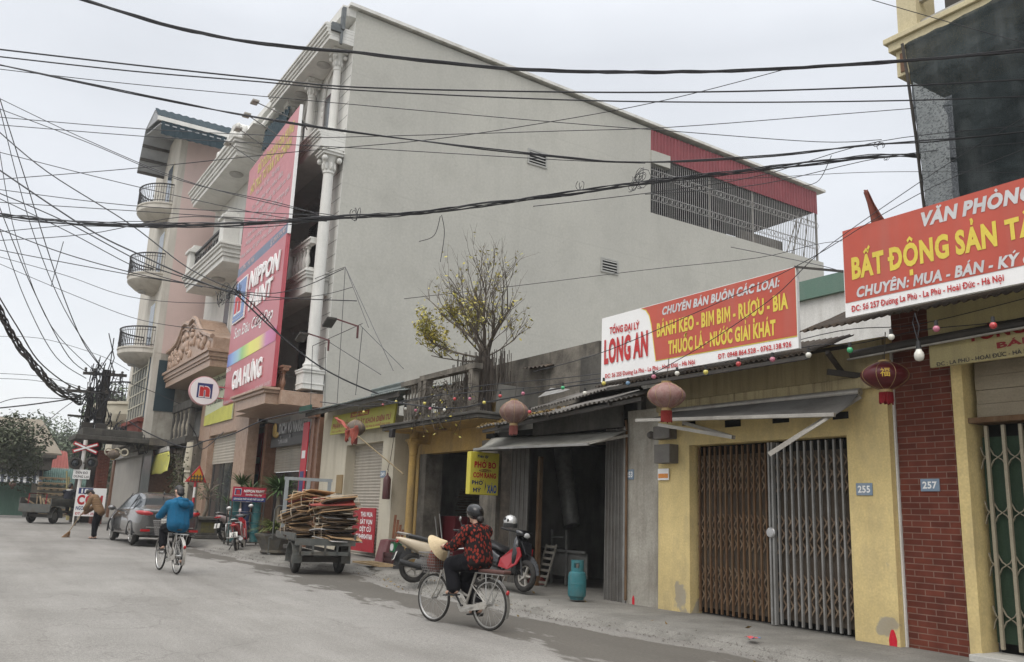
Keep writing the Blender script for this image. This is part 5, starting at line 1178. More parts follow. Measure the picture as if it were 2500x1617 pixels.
for i, (s, a, b) in enumerate((('– Mua bán - Ký gửi - Xây dựng', (246, 478), (372, 330)), ('– Tư vấn thủ tục nhà đất', (220, 560), (388, 362)), ('– Vay vốn ngân hàng, lãi suất ưu đãi', (216, 600), (427, 372)), ('– Thiết kế nhà ở, cửa hàng trọn gói', (210, 640), (420, 440)), ('– Sơn nước chính hãng các loại', (200, 690), (385, 510)), ('– Nhận thi công công trình', (192, 730), (350, 590)), ('Mua bán, ký gửi nhà đất khu vực', (175, 790), (405, 580)))):
    N_(s, a, b, (a[0], a[1]-20), palew, bold=.025, d=-.02)
N_('La Phù - Hà Nội', (178, 850), (245, 795), (178, 828), palew, bold=.02, d=-.012)
N_('☎ 0969 334 987', (325, 722), (405, 645), (325, 700), palew, bold=.02, d=-.012)
lg = [fr.px(*k6(*q)) for q in ((150, 1112), (207, 1078), (215, 875), (160, 915))]
la_, lb_ = (lg[0][0]+lg[3][0])/2, (lg[1][0]+lg[2][0])/2; lc0 = (lg[0][1]+lg[1][1])/2; lc1 = (lg[2][1]+lg[3][1])/2
blu = M('logo blue', (.11, .20, .42), (.13, .22, .45), r=.35, bump=0, fine=.02)
slab(la_, lb_, lc0, lc1, .05, white, 'logo_border', .06); slab(la_+.07, lb_-.07, lc0+.2, lc1-.07, .02, blu, 'logo_field', .075); slab(la_+.07, lb_-.07, lc0+.06, lc0+.16, .02, blu, 'logo_bar', .074)
lettering(o, fr, 'n', la_+.22, lc0+.42, (lc1-lc0)*.55, white, wd=(lb_-la_)*.62, bold=.1, d=.08); lettering(o, fr, 'n', la_+.26, lc0+.45, (lc1-lc0)*.5, stred, wd=(lb_-la_)*.54, bold=.06, d=.084)
N_('NIPPON', (225, 938), (372, 838), (220, 868), white, bold=.03, ext=.04, shear=.12); N_('PAINT', (222, 1046), (335, 965), (220, 975), white, bold=.03, ext=.04, shear=.12)
N_('Sơn Đâu Cũng Đẹp', (146, 1188), (340, 1078), (148, 1140), white, bold=.01, shear=.15)
rb = M('rainbow print', (.5, .5, .5), r=.35, bump=0, fine=0)
def _rain(n, l, b):
    tcn = n.new('ShaderNodeTexCoord'); sp = n.new('ShaderNodeSeparateXYZ'); l.new(tcn.outputs['Object'], sp.inputs[0])
    k = n.new('ShaderNodeMapRange'); l.new(sp.outputs[0], k.inputs[0]); k.inputs['From Min'].default_value = a0_; k.inputs['From Max'].default_value = Wn
    r_ = n.new('ShaderNodeValToRGB'); l.new(k.outputs[0], r_.inputs[0]); e = r_.color_ramp.elements
    e[0].position = 0; e[0].color = (.08, .1, .4, 1); e[1].position = 1; e[1].color = (.45, .08, .2, 1)
    for p_, c_ in ((.12, (.2, .36, .65)), (.25, (.3, .5, .55)), (.34, (.25, .5, .15)), (.5, (.7, .68, .1)), (.68, (.7, .62, .12)), (.82, (.5, .15, .35))): q = e.new(p_); q.color = (*c_, 1)
    l.new(r_.outputs[0], b.inputs['Base Color'])
setm('rainbow print', _rain)
rA = (fr.px(*k6(110, 1332))[1]+fr.px(*k6(355, 1195))[1])/2; rB = (fr.px(*k6(115, 1265))[1]+fr.px(*k6(360, 1128))[1])/2
poly_on(o, fr, [(a0_, rA), (Wn-.02, rA), (Wn-.02, rB), (a0_, rB)], rb, .01, px=False, name='rainbow_band')
N_('Đại Lý', (108, 1357), (132, 1342), (108, 1338), white, bold=.02)
N_('GIA HƯNG', (138, 1442), (285, 1372), (140, 1362), white, bold=.03, ext=.04)
N_('Đường La Phù, La Phù, Hoài Đức, Hà Nội - ĐT: 0968.334.987', (97, 1515), (330, 1412), (97, 1500), palew, bold=.02)
mb = MB(); 
for t in (.1, .5, .9):
    for zz in (b0+.5, bm, b1-.3): mb.cyl(fr.pt(a0_+(Wn-a0_)*t, zz, -.1), fr.pt(a0_+(Wn-a0_)*t, zz, -1.0), .025, n=6)
mb.bar(P(724, 270, y=8.25), P(750, 318, y=8.7), .03, .03); mb.build('brackets', darkst, o)
# floodlights on arms over the sign
for i, ((ax, ay), (bx, by)) in enumerate((((735, 300), (624, 249)), ((680, 332), (604, 281)), ((648, 360), (583, 315)), ((628, 398), (558, 350)))):
    B_ = P(ax, ay, y=8.4); A = P(bx, by, y=7.6)
    f = thing('sign_floodlight', ['floodlight on long arm, highest of four above the tall paint sign', 'floodlight on arm, second highest above the tall paint sign', 'floodlight on arm, third highest, in front of the white crest', 'floodlight on arm, lowest of four beside the white crest'][i], 'floodlight', B_, 'floodlights over the tall sign')
    MB().cyl(B_, A, .02, n=6).build('arm', darkst, f); mb = MB(); mb.box(A.x-.2, A.x+.2, A.y-.16, A.y+.1, A.z-.06, A.z+.02); mb.build('lamp_head', MT['dull aluminium'], f, bev=.01)
# --- round sign with the letter n
rc_ = P(498, 955, x=-34.2); R_ = .55
o = thing('round_sign', 'round white projecting sign with red letter n in a blue square', 'sign', rc_)
mx = Matrix.Rotation(PI/2, 3, 'Y')
MB().lathe([(R_, -.12), (R_*1.02, -.1), (R_*1.02, .1), (R_, .12)], rc_, 40, mat=mx).build('drum', M('pale pink rim', (.6, .32, .33), r=.4, bump=0), o, smooth=.5)
fr = Frame(rc_+V((.121, 0, 0)), (0, 1, 0), (0, 0, 1))
MB().lathe([(R_*.97, 0), (R_*.97, .01)], rc_+V((.115, 0, 0)), 40, mat=mx).build('face', white, o)
a_ = R_*.52; poly_on(o, fr, [(-a_, -a_), (a_, -a_), (a_, a_), (-a_, a_)], navy, .008, px=False)
lettering(o, fr, 'n', 0, -a_*.72, a_*1.75, white, wd=a_*1.5, bold=.09, d=.012, center=True); lettering(o, fr, 'n', 0, -a_*.66, a_*1.6, stred, wd=a_*1.35, bold=.06, d=.016, center=True)
mb = MB()
for dz in (-.22, .22): mb.cyl(rc_+V((0, R_*.85, dz)), rc_+V((.3, 1.9, dz-.05)), .025, n=6)
mb.build('arm', sdeep, o)
# --- pale green notice on the marble front
Y = 9.15; x0, x1, z0, z1 = RC(490, 905, 566, 1012, Y); zb_ = P(498, 1041, y=Y).z
ga = P(497, 1041, y=Y); gb = P(566, 1012, y=Y)
o, fr = sign('agency_notice', 'pale green notice with yellow foot on the marble front behind the round sign', Y, ga.x, gb.x, ga.z+2.6, ga.z, mat=M('pale green print', (.50, .55, .36), (.58, .6, .45), r=.5, sc=.8, bump=0))
W_ = gb.x-ga.x; poly_on(o, fr, [(0.01, 0), (W_-.01, 0), (W_-.01, .75), (.01, .45)], M('yellow foot print', (.55, .54, .1), r=.5, bump=0), px=False)
for i, s in enumerate(('Chuyên bán buôn, bán lẻ sơn', 'nội thất, ngoại thất, chống thấm', 'Nhận pha màu vi tính')): lettering(o, fr, s, .3, .9+i*.5, .22, darkst, wd=W_-.6, bold=.02)
# --- black sign in the second bay
Y = 9.95; ga = P(660, 1093, y=Y); gb = P(741, 1029, y=Y)
o, fr = sign('dark_shop_sign', 'black fascia sign with silver lettering between the red pillar wraps', Y, ga.x, pA, P(700, 1038, y=Y).z+.1, P(700, 1082, y=Y).z-.1, mat=M('black fascia', (.03, .03, .03), r=.4))
W_ = pA-ga.x; zz = P(700, 1065, y=Y).z-fr.o.z
poly_on(o, fr, [(.02, .02), (W_-.02, .02), (W_-.02, zz-.05), (.02, zz-.05)], M('grey strip', (.10, .10, .10), r=.5), px=False)
lettering(o, fr, 'DỊCH VỤ MARKETING - VIDEO', 1.0, zz+.12, .36, M('silver letters', (.4, .4, .4), r=.4, metal=.5), wd=W_-1.1, bold=.05, ext=.04)
mb = MB(); mb.ell(fr.pt(.45, zz+.3, .03), (.25, .04, .28), 10, 6); mb.ell(fr.pt(.7, zz+.1, .03), (.3, .04, .12), 10, 6); mb.build('gold_emblem', M('gold emblem', (.45, .3, .08), r=.4, metal=.4), o, smooth=.8)
lettering(o, fr, 'T. 0976 616 886', .9, .12, .14, sgrey, wd=1.1); 
# --- lime sign on the cream shop
Y = 9.2
tl, tr, bl, br = (P(*q, y=Y) for q in ((796, 1014), (950, 992), (805, 1064), (959, 1036)))
o = thing('lime_shop_sign', 'tilted lime green locksmith sign under the cream shop roof', 'shop sign', bl)
zt_ = (tl.z+tr.z)/2; zb_ = (bl.z+br.z)/2
fr = Frame((bl.x, Y, zb_), (1, 0, 0), (0, .1, 1)); W_ = br.x-bl.x; H_ = zt_-zb_
MB().prism([fr.pt(0, 0), fr.pt(W_, 0), fr.pt(W_, H_), fr.pt(0, H_)], fr.n*-.05).build('panel', M('lime print', (.42, .40, .055), (.36, .34, .05), r=.5, sc=1.5, bump=0, st=(.3, .28, .12), sta=.4), o)
poly_on(o, fr, [(W_*.32, H_*.72), (W_*.62, H_*.72), (W_*.62, H_*.97), (W_*.32, H_*.97)], M('red title box', (.32, .05, .03), r=.5, bump=0), px=False)
lettering(o, fr, 'THÀNH PHONG', W_*.34, H_*.77, H_*.13, syel, wd=W_*.26, bold=.03, d=.008)
lettering(o, fr, 'PHÂN PHỐI - LẮP ĐẶT KHÓA ĐIỆN TỬ', W_*.03, H_*.3, H_*.24, M('brown red letters', (.30, .06, .02), r=.5, bump=0, fine=0), wd=W_*.93, bold=.04)
lettering(o, fr, 'ĐC: La Phù - Hoài Đức   ĐT: 0936 978 926 & 0398 222 333', W_*.03, H_*.08, H_*.09, MT['brown red letters'], wd=W_*.93, bold=.02)
# --- noodle light box, hung at right angles to the street
X = -15.05
c1, c2, c3, c4 = (P(*q, x=X) for q in ((1153, 1099), (1221, 1111), (1214, 1211), (1143, 1206)))
y0 = (c1.y+c4.y)/2; y1 = (c2.y+c3.y)/2; z0 = (c3.z+c4.z)/2; z1 = (c1.z+c2.z)/2
o = thing('noodle_light_box', 'yellow lightbox sign for pho hung at right angles over the cyclist', 'sign', (X, y0, z0))
MB().box(X-.16, X, y0, y1, z0, z1).build('case', M('light box yellow', (.52, .45, .05), (.46, .40, .05), r=.45, sc=2, bump=0, st=(.4, .36, .1), sta=.3), o, bev=.012)
fr = Frame((X, y0, z0), (0, 1, 0), (0, 0, 1)); W_ = y1-y0; H_ = z1-z0
bcol = M('dark blue letters', (.015, .02, .09), r=.5, bump=0, fine=0); rcol = M('crimson letters', (.42, .012, .02), r=.5, bump=0, fine=0); b2col = M('bright blue letters', (.02, .07, .3), r=.5, bump=0, fine=0)
for s, a, b, h, wd, m_, sh_ in (('Tiến Sỹ', .2, .87, .055, .4, bcol, .3), ('PHỞ BÒ', .13, .635, .13, .76, rcol, 0), ('CƠM RANG', .1, .40, .11, .8, rcol, 0), ('PHỞ', .07, .235, .085, .4, bcol, 0), ('MỲ', .12, .06, .09, .28, bcol, 0), ('XÀO', .6, .06, .17, .34, b2col, 0)):
    lettering(o, fr, s, W_*a, H_*b, H_*h, m_, wd=W_*wd, bold=.045, shear=sh_, d=.005)
mb = MB(); mb.ell(fr.pt(W_*.52, H_*.565, 0), (.004, W_*.22, H_*.035), 18, 8); oo = mb.build('oval', M('maroon oval', (.12, .02, .02), r=.5, bump=0), o); lettering(oo, fr, 'Gia truyền', W_*.34, H_*.55, H_*.035, syel, wd=W_*.36, bold=.02, d=.008)
poly_on(o, fr, [(W_*.52, H_*.08), (W_*.565, H_*.2), (W_*.52, H_*.33), (W_*.53, H_*.2)], bcol, .005, px=False)
MB().bar((X-.08, y0+.1, z1+.02), (X-.08, 9.6, z1+.1), .03, .03).build('bracket', galv, o)
# --- scrap buyer's board by the cream shop
Y = 9.42; x1_ = P(917, 1241, y=Y); b_ = P(909, 1350, y=Y); xa = x1_.x-1.5
o, fr = sign('scrap_buyer_sign', 'red board with white lettering standing against the beige shutter', Y, xa, x1_.x, x1_.z, b_.z, d=.03, mat=M('red board', (.36, .02, .03), (.32, .02, .03), r=.5, bump=0, st=(.4, .1, .1), sta=.2))
H_ = x1_.z-b_.z
for i, s in enumerate(('THU MUA', 'SẮT VỤN', 'DỆT CŨ', '0394904768')): lettering(o, fr, s, .55 if i < 3 else .3, H_*(.8-.17*i), H_*.1, white, wd=(.8 if i < 2 else .75 if i == 2 else 1.1), bold=.03)
# --- house far left: railway crossing post
X = -44.0
def PX(px, py): return P(px, py, x=X)
g = PX(190, 1285); pb = V((X, PX(193, 1190).y, GZ(X)))
o = thing('crossing_signal', 'white railway crossing post with red white cross and two dark lamps', 'signal', pb)
zt_ = PX(213, 1075).z
MB().cyl(pb, (X, pb.y, zt_), .085).build('post', whitep, o, smooth=.6)
c = V((X+.14, PX(208, 1094).y, PX(208, 1094).z)); fr = Frame(c, (0, 1, 0), (0, 0, 1))
red2 = M('sign red', (.46, .02, .03), r=.5, bump=0)
for sgn_ in (1, -1):
    d = V((0, .93, .36*sgn_)).normalized(); mb = MB(); L_ = .55; mb.bar(c-d*L_, c+d*L_, .03, .17, up=(0, 0, 1)); b_ = mb.build('cross_arm', red2, o); MB().bar(c-d*(L_-.05)+V((.02+.006*sgn_, 0, 0)), c+d*(L_-.05)+V((.02+.006*sgn_, 0, 0)), .03, .075).build('white_stripe', white, b_)
for py_ in (183, 222):
    q = PX(py_, 1131); m_ = Matrix.Rotation(PI/2, 3, 'Y')
    b_ = MB().lathe([(.26, 0), (.28, .04), (.28, .08), (.2, .1), (.2, .02), (.02, .01)], (X+.1, q.y, q.z), 20, mat=m_).build('lamp', darkst, o, smooth=.5)
    MB().ell((X+.12, q.y, q.z), (.05, .16, .16), 14, 8).build('lens', glass, b_, smooth=1)
MB().bar((X+.05, PX(183, 1131).y, PX(183, 1131).z), (X+.05, PX(222, 1131).y, PX(222, 1131).z), .06, .06).build('lamp_arm', darkst, o)
tl, br = PX(179, 1146), PX(217, 1171); bd = MB().box(X+.12, X+.14, tl.y, br.y, br.z, tl.z).build('text_board', white, o)
fr = Frame((X+.14, tl.y, br.z), (0, 1, 0), (0, 0, 1)); W_ = br.y-tl.y; H_ = tl.z-br.z
lettering(bd, fr, 'ĐÈN ĐỎ', W_*.14, H_*.56, H_*.24, darkst, wd=W_*.72, bold=.02); lettering(bd, fr, 'DỪNG LẠI', W_*.06, H_*.14, H_*.24, darkst, wd=W_*.88, bold=.02)
X = -42.5; tl, br = PX(189, 1190), PX(252, 1262)
o = thing('food_sign', 'white roadside food sign reading 18 COM in red behind the sweeper', 'sign', (X, tl.y, br.z))
MB().box(X-.05, X, tl.y, br.y, br.z, tl.z).build('panel', white, o); fr = Frame((X, tl.y, br.z), (0, 1, 0), (0, 0, 1)); W_ = br.y-tl.y; H_ = tl.z-br.z
poly_on(o, fr, [(W_*.06, H_*.78), (W_*.45, H_*.78), (W_*.55, H_*.99), (W_*.06, H_*.99)], navy, px=False)
lettering(o, fr, '18', W_*.15, H_*.81, H_*.14, white, wd=W_*.24, bold=.04, d=.01); lettering(o, fr, 'CƠM', W_*.05, H_*.42, H_*.3, red2, wd=W_*.85, bold=.05)
lettering(o, fr, 'NGON BÌNH DÂN', W_*.04, H_*.22, H_*.12, navy, wd=W_*.9, bold=.03); lettering(o, fr, 'ĐT: 0971 256 326', W_*.04, H_*.05, H_*.08, red2, wd=W_*.9, bold=.03)
mb = MB(); mb.box(X-.05, X, tl.y+.05, tl.y+.15, .2, br.z).box(X-.05, X, br.y-.2, br.y-.1, .2, br.z); mb.build('legs', darkst, o)
# --- triangular level crossing warning
tY = 7.35; a, b_, c = P(486, 1136, y=tY), P(453, 1175, y=tY), P(499, 1181, y=tY)
X = a.x; ya, z_a = tY, a.z
o = thing('warning_sign', 'yellow red triangular level crossing warning sign on red white pole', 'road sign', (X, tY, .2))
s_ = (P(486, 1136, x=X).z-P(480, 1178, x=X).z)
cyy = P(478, 1178, x=X).y; A_, B2, C_ = V((X, cyy+.08, z_a)), V((X, cyy-s_*.62, z_a-s_)), V((X, cyy+s_*.62, z_a-s_))
MB().prism([A_, B2, C_], (-.04, 0, 0)).build('red_border', red2, o, bev=.015)
m3 = (A_+B2+C_)/3; MB().prism([m3+(p-m3)*.72+V((.012, 0, 0)) for p in (A_, B2, C_)], (-.01, 0, 0)).build('yellow_field', M('sign amber', (.62, .30, .015), r=.5, bump=0), o)
mb = MB(); mb.box(X+.014, X+.02, m3.y-.24, m3.y+.24, m3.z-.13, m3.z-.10).box(X+.014, X+.02, m3.y-.24, m3.y+.24, m3.z-.02, m3.z+.01)
for k in range(5): yy = m3.y-.21+k*.105; mb.box(X+.0145, X+.0205, yy-.018, yy+.018, m3.z-.19, m3.z+.07)
mb.build('rail_symbol', darkst, o)
mb = MB(); zb_ = z_a-s_; n_ = 6
for k in range(n_): mb.cyl((X-.05, cyy, .15+(zb_+.2-.15)*k/n_), (X-.05, cyy, .15+(zb_+.2-.15)*(k+1)/n_), .045, m=k % 2)
mb.build('pole', [whitep, red2], o, smooth=.5)
# --- torn yellow banner
bp = [P(*q, y=8.3) for q in ((366, 1115), (413, 1102), (421, 1151), (376, 1160))]
o = thing('torn_banner', 'torn yellow banner hanging crooked at the ruined shopfront', 'banner', bp[0])
def bn(u, v):
    p = bp[0].lerp(bp[1], u).lerp(bp[3].lerp(bp[2], u), v); return p+V((0, -.12*math.sin(u*5+v*3)*v-.1*v, .05*noise.noise(V((u*4, v, 0)))*v))
MB().grid(bn, 16, 12).build('sheet', M('faded banner yellow', (.52, .50, .12), (.45, .43, .12), r=.7, sc=1, bump=0, st=(.25, .3, .2), sta=.5, sts=(1, 1, 3)), o, smooth=2, solid=.006)
mb = MB(); mb.prism([P(*q, y=8.32) for q in ((362, 1106), (408, 1090), (409, 1101), (364, 1114))], (0, .1, 0)); mb.build('torn_top', M('peeling white', (.5, .49, .46), (.2, .19, .17), r=.9, sc=6, amt=.9), o)
q0 = P(370, 1126, y=8.15); MB().lathe([(.3, 0), (.3, .01)], q0, 18, mat=Matrix.Rotation(PI/2, 3, 'X')).build('blue_roundel', M('roundel blue', (.08, .2, .3), r=.6), o)
# --- paint display, turned to face down the street
XD = -26.6; c0, c1 = P(569, 1200, x=XD), P(650, 1200, x=XD); y0, y1 = c0.y, c1.y
z1 = P(610, 1190, x=XD).z; zz0 = P(610, 1225, x=XD).z; zg_ = GZ(XD)+.12
o = thing('paint_display', 'paint display board with red header over the stacked buckets', 'display', (XD, y0, zz0))
MB().box(XD-.06, XD, y0, y1, zz0, z1).build('panel', M('display red', (.40, .02, .05), r=.4, bump=0), o); fr = Frame((XD, y0, zz0), (0, 1, 0), (0, 0, 1)); W_ = y1-y0; H_ = z1-zz0
poly_on(o, fr, [(0.005, 0), (W_, 0), (W_, H_*.3), (.005, H_*.3)], navy, px=False)
poly_on(o, fr, [(W_*.05, H_*.42), (W_*.25, H_*.42), (W_*.25, H_*.88), (W_*.05, H_*.88)], white, .005, px=False); poly_on(o, fr, [(W_*.06, H_*.45), (W_*.24, H_*.45), (W_*.24, H_*.85), (W_*.06, H_*.85)], navy, .008, px=False)
lettering(o, fr, 'n', W_*.1, H_*.48, H_*.4, stred, wd=W_*.1, bold=.06, d=.012)
lettering(o, fr, 'NIPPON PAINT', W_*.32, H_*.64, H_*.17, white, wd=W_*.62, bold=.04, shear=.15); lettering(o, fr, 'Sơn Đâu Cũng Đẹp', W_*.38, H_*.42, H_*.12, white, wd=W_*.5, bold=.02, shear=.15)
lettering(o, fr, 'SƠN NGOẠI THẤT VÀ NỘI THẤT CAO CẤP', W_*.04, H_*.1, H_*.12, white, wd=W_*.9, bold=.02, d=.01)
mb = MB()
for yy in (y0, y1-.04): mb.box(XD-.5, XD-.46, yy, yy+.04, zg_, z1).box(XD-.04, XD, yy, yy+.04, zg_, zz0)
mb.box(XD-.5, XD, y0, y1, zg_+.06, zg_+.09); mb.build('rack', darkst, o)
bk = [M('teal bucket', (.02, .13, .14), (.03, .10, .11), r=.4, sc=5, bump=0, st=(.3, .4, .35), sta=.3, sts=(9, 9, 6)), M('navy bucket', (.02, .035, .10), (.03, .045, .09), r=.4, sc=5, bump=0)]
hb = (zz0-zg_-.1)/4; src = {}
rows = ('top', 'second', 'third', 'bottom'); cols = ('left', 'middle', 'right')
for r_ in range(4):
    for c_ in range(3):
        ci = 1 if c_ == 1 else 0
        y = y0+W_*(c_+.5)/3; z = zg_+.095+hb*(3-r_)
        lab = f"{'navy' if ci else 'teal'} paint bucket in the {rows[r_]} row, {cols[c_]} column of the display"
        if ci not in src:
            t = thing('paint_bucket', lab, 'bucket', (XD-.25, y, z), 'paint buckets in the display'); q_ = W_/6*.93
            MB().lathe([(q_*.8, 0), (q_*.93, hb*.82), (q_*.94, hb*.84)], (XD-.25, y, z), 20).build('body', bk[ci], t, smooth=.5)
            MB().lathe([(q_, 0), (q_*1.02, hb*.04), (q_*1.0, hb*.12), (q_*.9, hb*.125)], (XD-.25, y, z+hb*.841), 20).build('lid', bk[ci], t, smooth=.5); src[ci] = t
        else:
            t = copy_tree(src[ci]); t.location = (XD-.25, y, z); t['label'] = lab
# ================= vehicles (built in their own space, +x forward) =================
rubber = M('tyre rubber', (.025, .024, .023), (.05, .047, .043), r=.85, sc=9, bump=.15, bsc=60)
chrome = M('dull chrome', (.5, .5, .49), (.4, .39, .37), r=.3, metal=.8, sc=8, bump=0)
silverp = M('worn silver frame paint', (.42, .41, .38), (.33, .31, .28), r=.45, metal=.3, sc=6, st=(.2, .15, .1), sta=.4, sts=(9, 9, 9))
bsteel = M('black plastic', (.02, .02, .021), (.03, .03, .03), r=.5, bump=0, fine=0)
leath = M('brown vinyl pad', (.10, .045, .035), (.07, .03, .025), r=.6, sc=6)
redl = M('red lamp plastic', (.35, .01, .015), (.3, .01, .01), r=.2, bump=0, fine=0, coat=.5)
def arc(cx, cz, r, a0, a1, n, y=0): return [(cx+r*math.cos(math.radians(a0+(a1-a0)*i/n)), y, cz+r*math.sin(math.radians(a0+(a1-a0)*i/n))) for i in range(n+1)]
def mk(mb, name, mat, par, smooth=None, bev=0): return mb.build(name, mat, par, smooth=smooth, bev=bev, world=False)
def wheel(par, x, r, t, spokes=18, rimw=.014, name='wheel'):
    rim = mk(MB().torus((x, 0, r), r-t*1.9, rimw, 'y', 40, 6), name, chrome, par, 1)
    mk(MB().torus((x, 0, r), r-t, t, 'y', 40, 8), 'tyre', rubber, rim, 1)
    mb = MB(); mb.cyl((x, -.045, r), (x, .045, r), .022)
    for i in range(spokes):
        a = 2*PI*i/spokes; s = .03*(1 if i % 2 else -1); mb.bar((x+.02*math.cos(a+.5), s, r+.02*math.sin(a+.5)), (x+(r-t*1.9)*math.cos(a), 0, r+(r-t*1.9)*math.sin(a)), .0035)
    mk(mb, 'spokes', chrome, rim); return rim
def bicycle(name, label, loc, rz, basket, pad, lean=0):
    t = thing(name, label, 'bicycle', loc, None, rz); t.rotation_euler = (lean, 0, rz)
    R_ = .325; xr, xf = -.53, .55
    wheel(t, xr, R_, .019); wheel(t, xf, R_, .019)
    mb = MB(); bb = V((-.09, 0, .28)); hd = V((.36, 0, .70)); hu = V((.325, 0, .84)); st_ = V((-.27, 0, .74))
    mb.tube([hd+V((.01, 0, .02)), (.28, 0, .52), (.12, 0, .36), bb], .021, 10); mb.tube([hu+V((.01, 0, -.04)), (.24, 0, .6), (.06, 0, .46), (-.12, 0, .40)], .017, 10)
    mb.tube([bb, st_], .018, 10); mb.tube([hd, hu], .024, 10)
    for s in (-1, 1): mb.tube([bb+V((0, s*.03, 0)), (-.3, s*.05, .29), (xr, s*.055, R_)], .011, 8); mb.tube([(-.2, s*.02, .56), (-.3, s*.045, .5), (xr, s*.055, R_)], .009, 8)
    mk(mb, 'frame', silverp, t, 1)
    mb = MB()
    for s in (-1, 1): mb.tube([(.375, s*.045, .68), (.40, s*.05, .6), (.46, s*.05, .45), (xf, s*.05, R_)], .012, 8)
    mb.bar((.36, -.05, .69), (.38, .05, .69), .04); mk(mb, 'fork', silverp, t, 1)
    mb = MB(); mb.tube([hu, (.29, 0, .98)], .013, 8); mb.tube([(.02, .29, 1.0), (.12, .28, 1.02), (.24, .18, 1.0), (.29, 0, .98), (.24, -.18, 1.0), (.12, -.28, 1.02), (.02, -.29, 1.0)], .011, 8); h = mk(mb, 'handlebar', chrome, t, 1)
    for s in (-1, 1): mk(MB().cyl((.0, s*.29, .998), (.12, s*.28, 1.022), .017), 'grip', bsteel, h, 1)
    mb = MB(); mb.ell((-.33, 0, .80), (.11, .09, .035), 14, 8).ell((-.2, 0, .80), (.12, .035, .03), 12, 8); mb.cyl(st_, (-.3, 0, .79), .013); mk(mb, 'saddle', bsteel, t, 1)
    for x, a0, a1 in ((xr, -8, 165), (xf, 0, 130)):
        mb = MB(); A = arc(x, R_, R_+.022, a0 if x < 0 else 20, a1, 16); 
        if x < 0: A = arc(x, R_, R_+.022, 55, 205, 18)
        else: A = arc(x, R_, R_+.022, 15, 150, 16)
        for p_, q_ in zip(A, A[1:]): mb.bar(p_, q_, .055, .004, up=(0, 0, 1) if abs(p_[2]-R_) > .15 else (1, 0, 0))
        mk(mb, 'mudguard', chrome if pad else silverp, t)
    mb = MB(); zr_ = .72
    for s in (-1, 1):
        mb.tube([(-.3, s*.06, zr_), (-.82, s*.06, zr_)], .007, 6)
        for x in (-.5, -.74): mb.tube([(x, s*.06, zr_), (xr, s*.06, R_)], .007, 6)
    for x in (-.35, -.5, -.65, -.82): mb.tube([(x, -.06, zr_), (x, .06, zr_)], .006, 6)
    rk = mk(mb, 'rear_rack', chrome, t, 1)
    if pad: mk(MB().box(-.84, -.36, -.075, .075, zr_+.01, zr_+.055), 'rack_pad', leath, rk, bev=.015)
    mk(MB().ell((-.855, 0, .50), (.02, .028, .032), 10, 6), 'rear_reflector', redl, t, 1)
    mb = MB(); mb.prism([(-.09-.09, .05, .28), (-.05, .05, .38), (.02, .05, .28), (-.05, .05, .19), (-.5, .05, .27), (-.55, .05, .33), (-.5, .05, .37)], (0, .012, 0)); mk(mb, 'chain_case', silverp, t)
    mb = MB(); mb.cyl((-.09, -.1, .28), (-.09, .1, .28), .012)
    for s in (-1, 1): mb.bar((-.09, s*.09, .28), (-.09+s*.1, s*.1, .28+s*.13), .02, .012); mb.box(-.14+s*.1, -.04+s*.1, s*.15-.04, s*.15+.04, .27+s*.13, .29+s*.13)
    mk(mb, 'crank_set', bsteel, t)
    mb = MB(); mb.bar((-.3, .07, .28), (-.12, .1, .24), .012); mk(mb, 'kickstand', chrome, t)
    if basket:
        mb = MB(); x0, x1, w0, w1, z0, z1 = .42, .68, .12, .17, .66, .93
        def ring(z, f): return [(x0-.02*f, -w0-.05*f, z), (x1+.05*f, -w0-.05*f, z), (x1+.05*f, w0+.05*f, z), (x0-.02*f, w0+.05*f, z)]
        for i in range(8): f = i/7; mb.tube(ring(z0+(z1-z0)*f, f), .004 if i < 7 else .008, 4, closed=True)
        a_, b_ = ring(z0, 0), ring(z1, 1)
        for k in range(4):
            for j in range(7): mb.bar(V(a_[k]).lerp(V(a_[(k+1) % 4]), j/7), V(b_[k]).lerp(V(b_[(k+1) % 4]), j/7), .005)
        mk(mb, 'basket', basket, t)
    return t
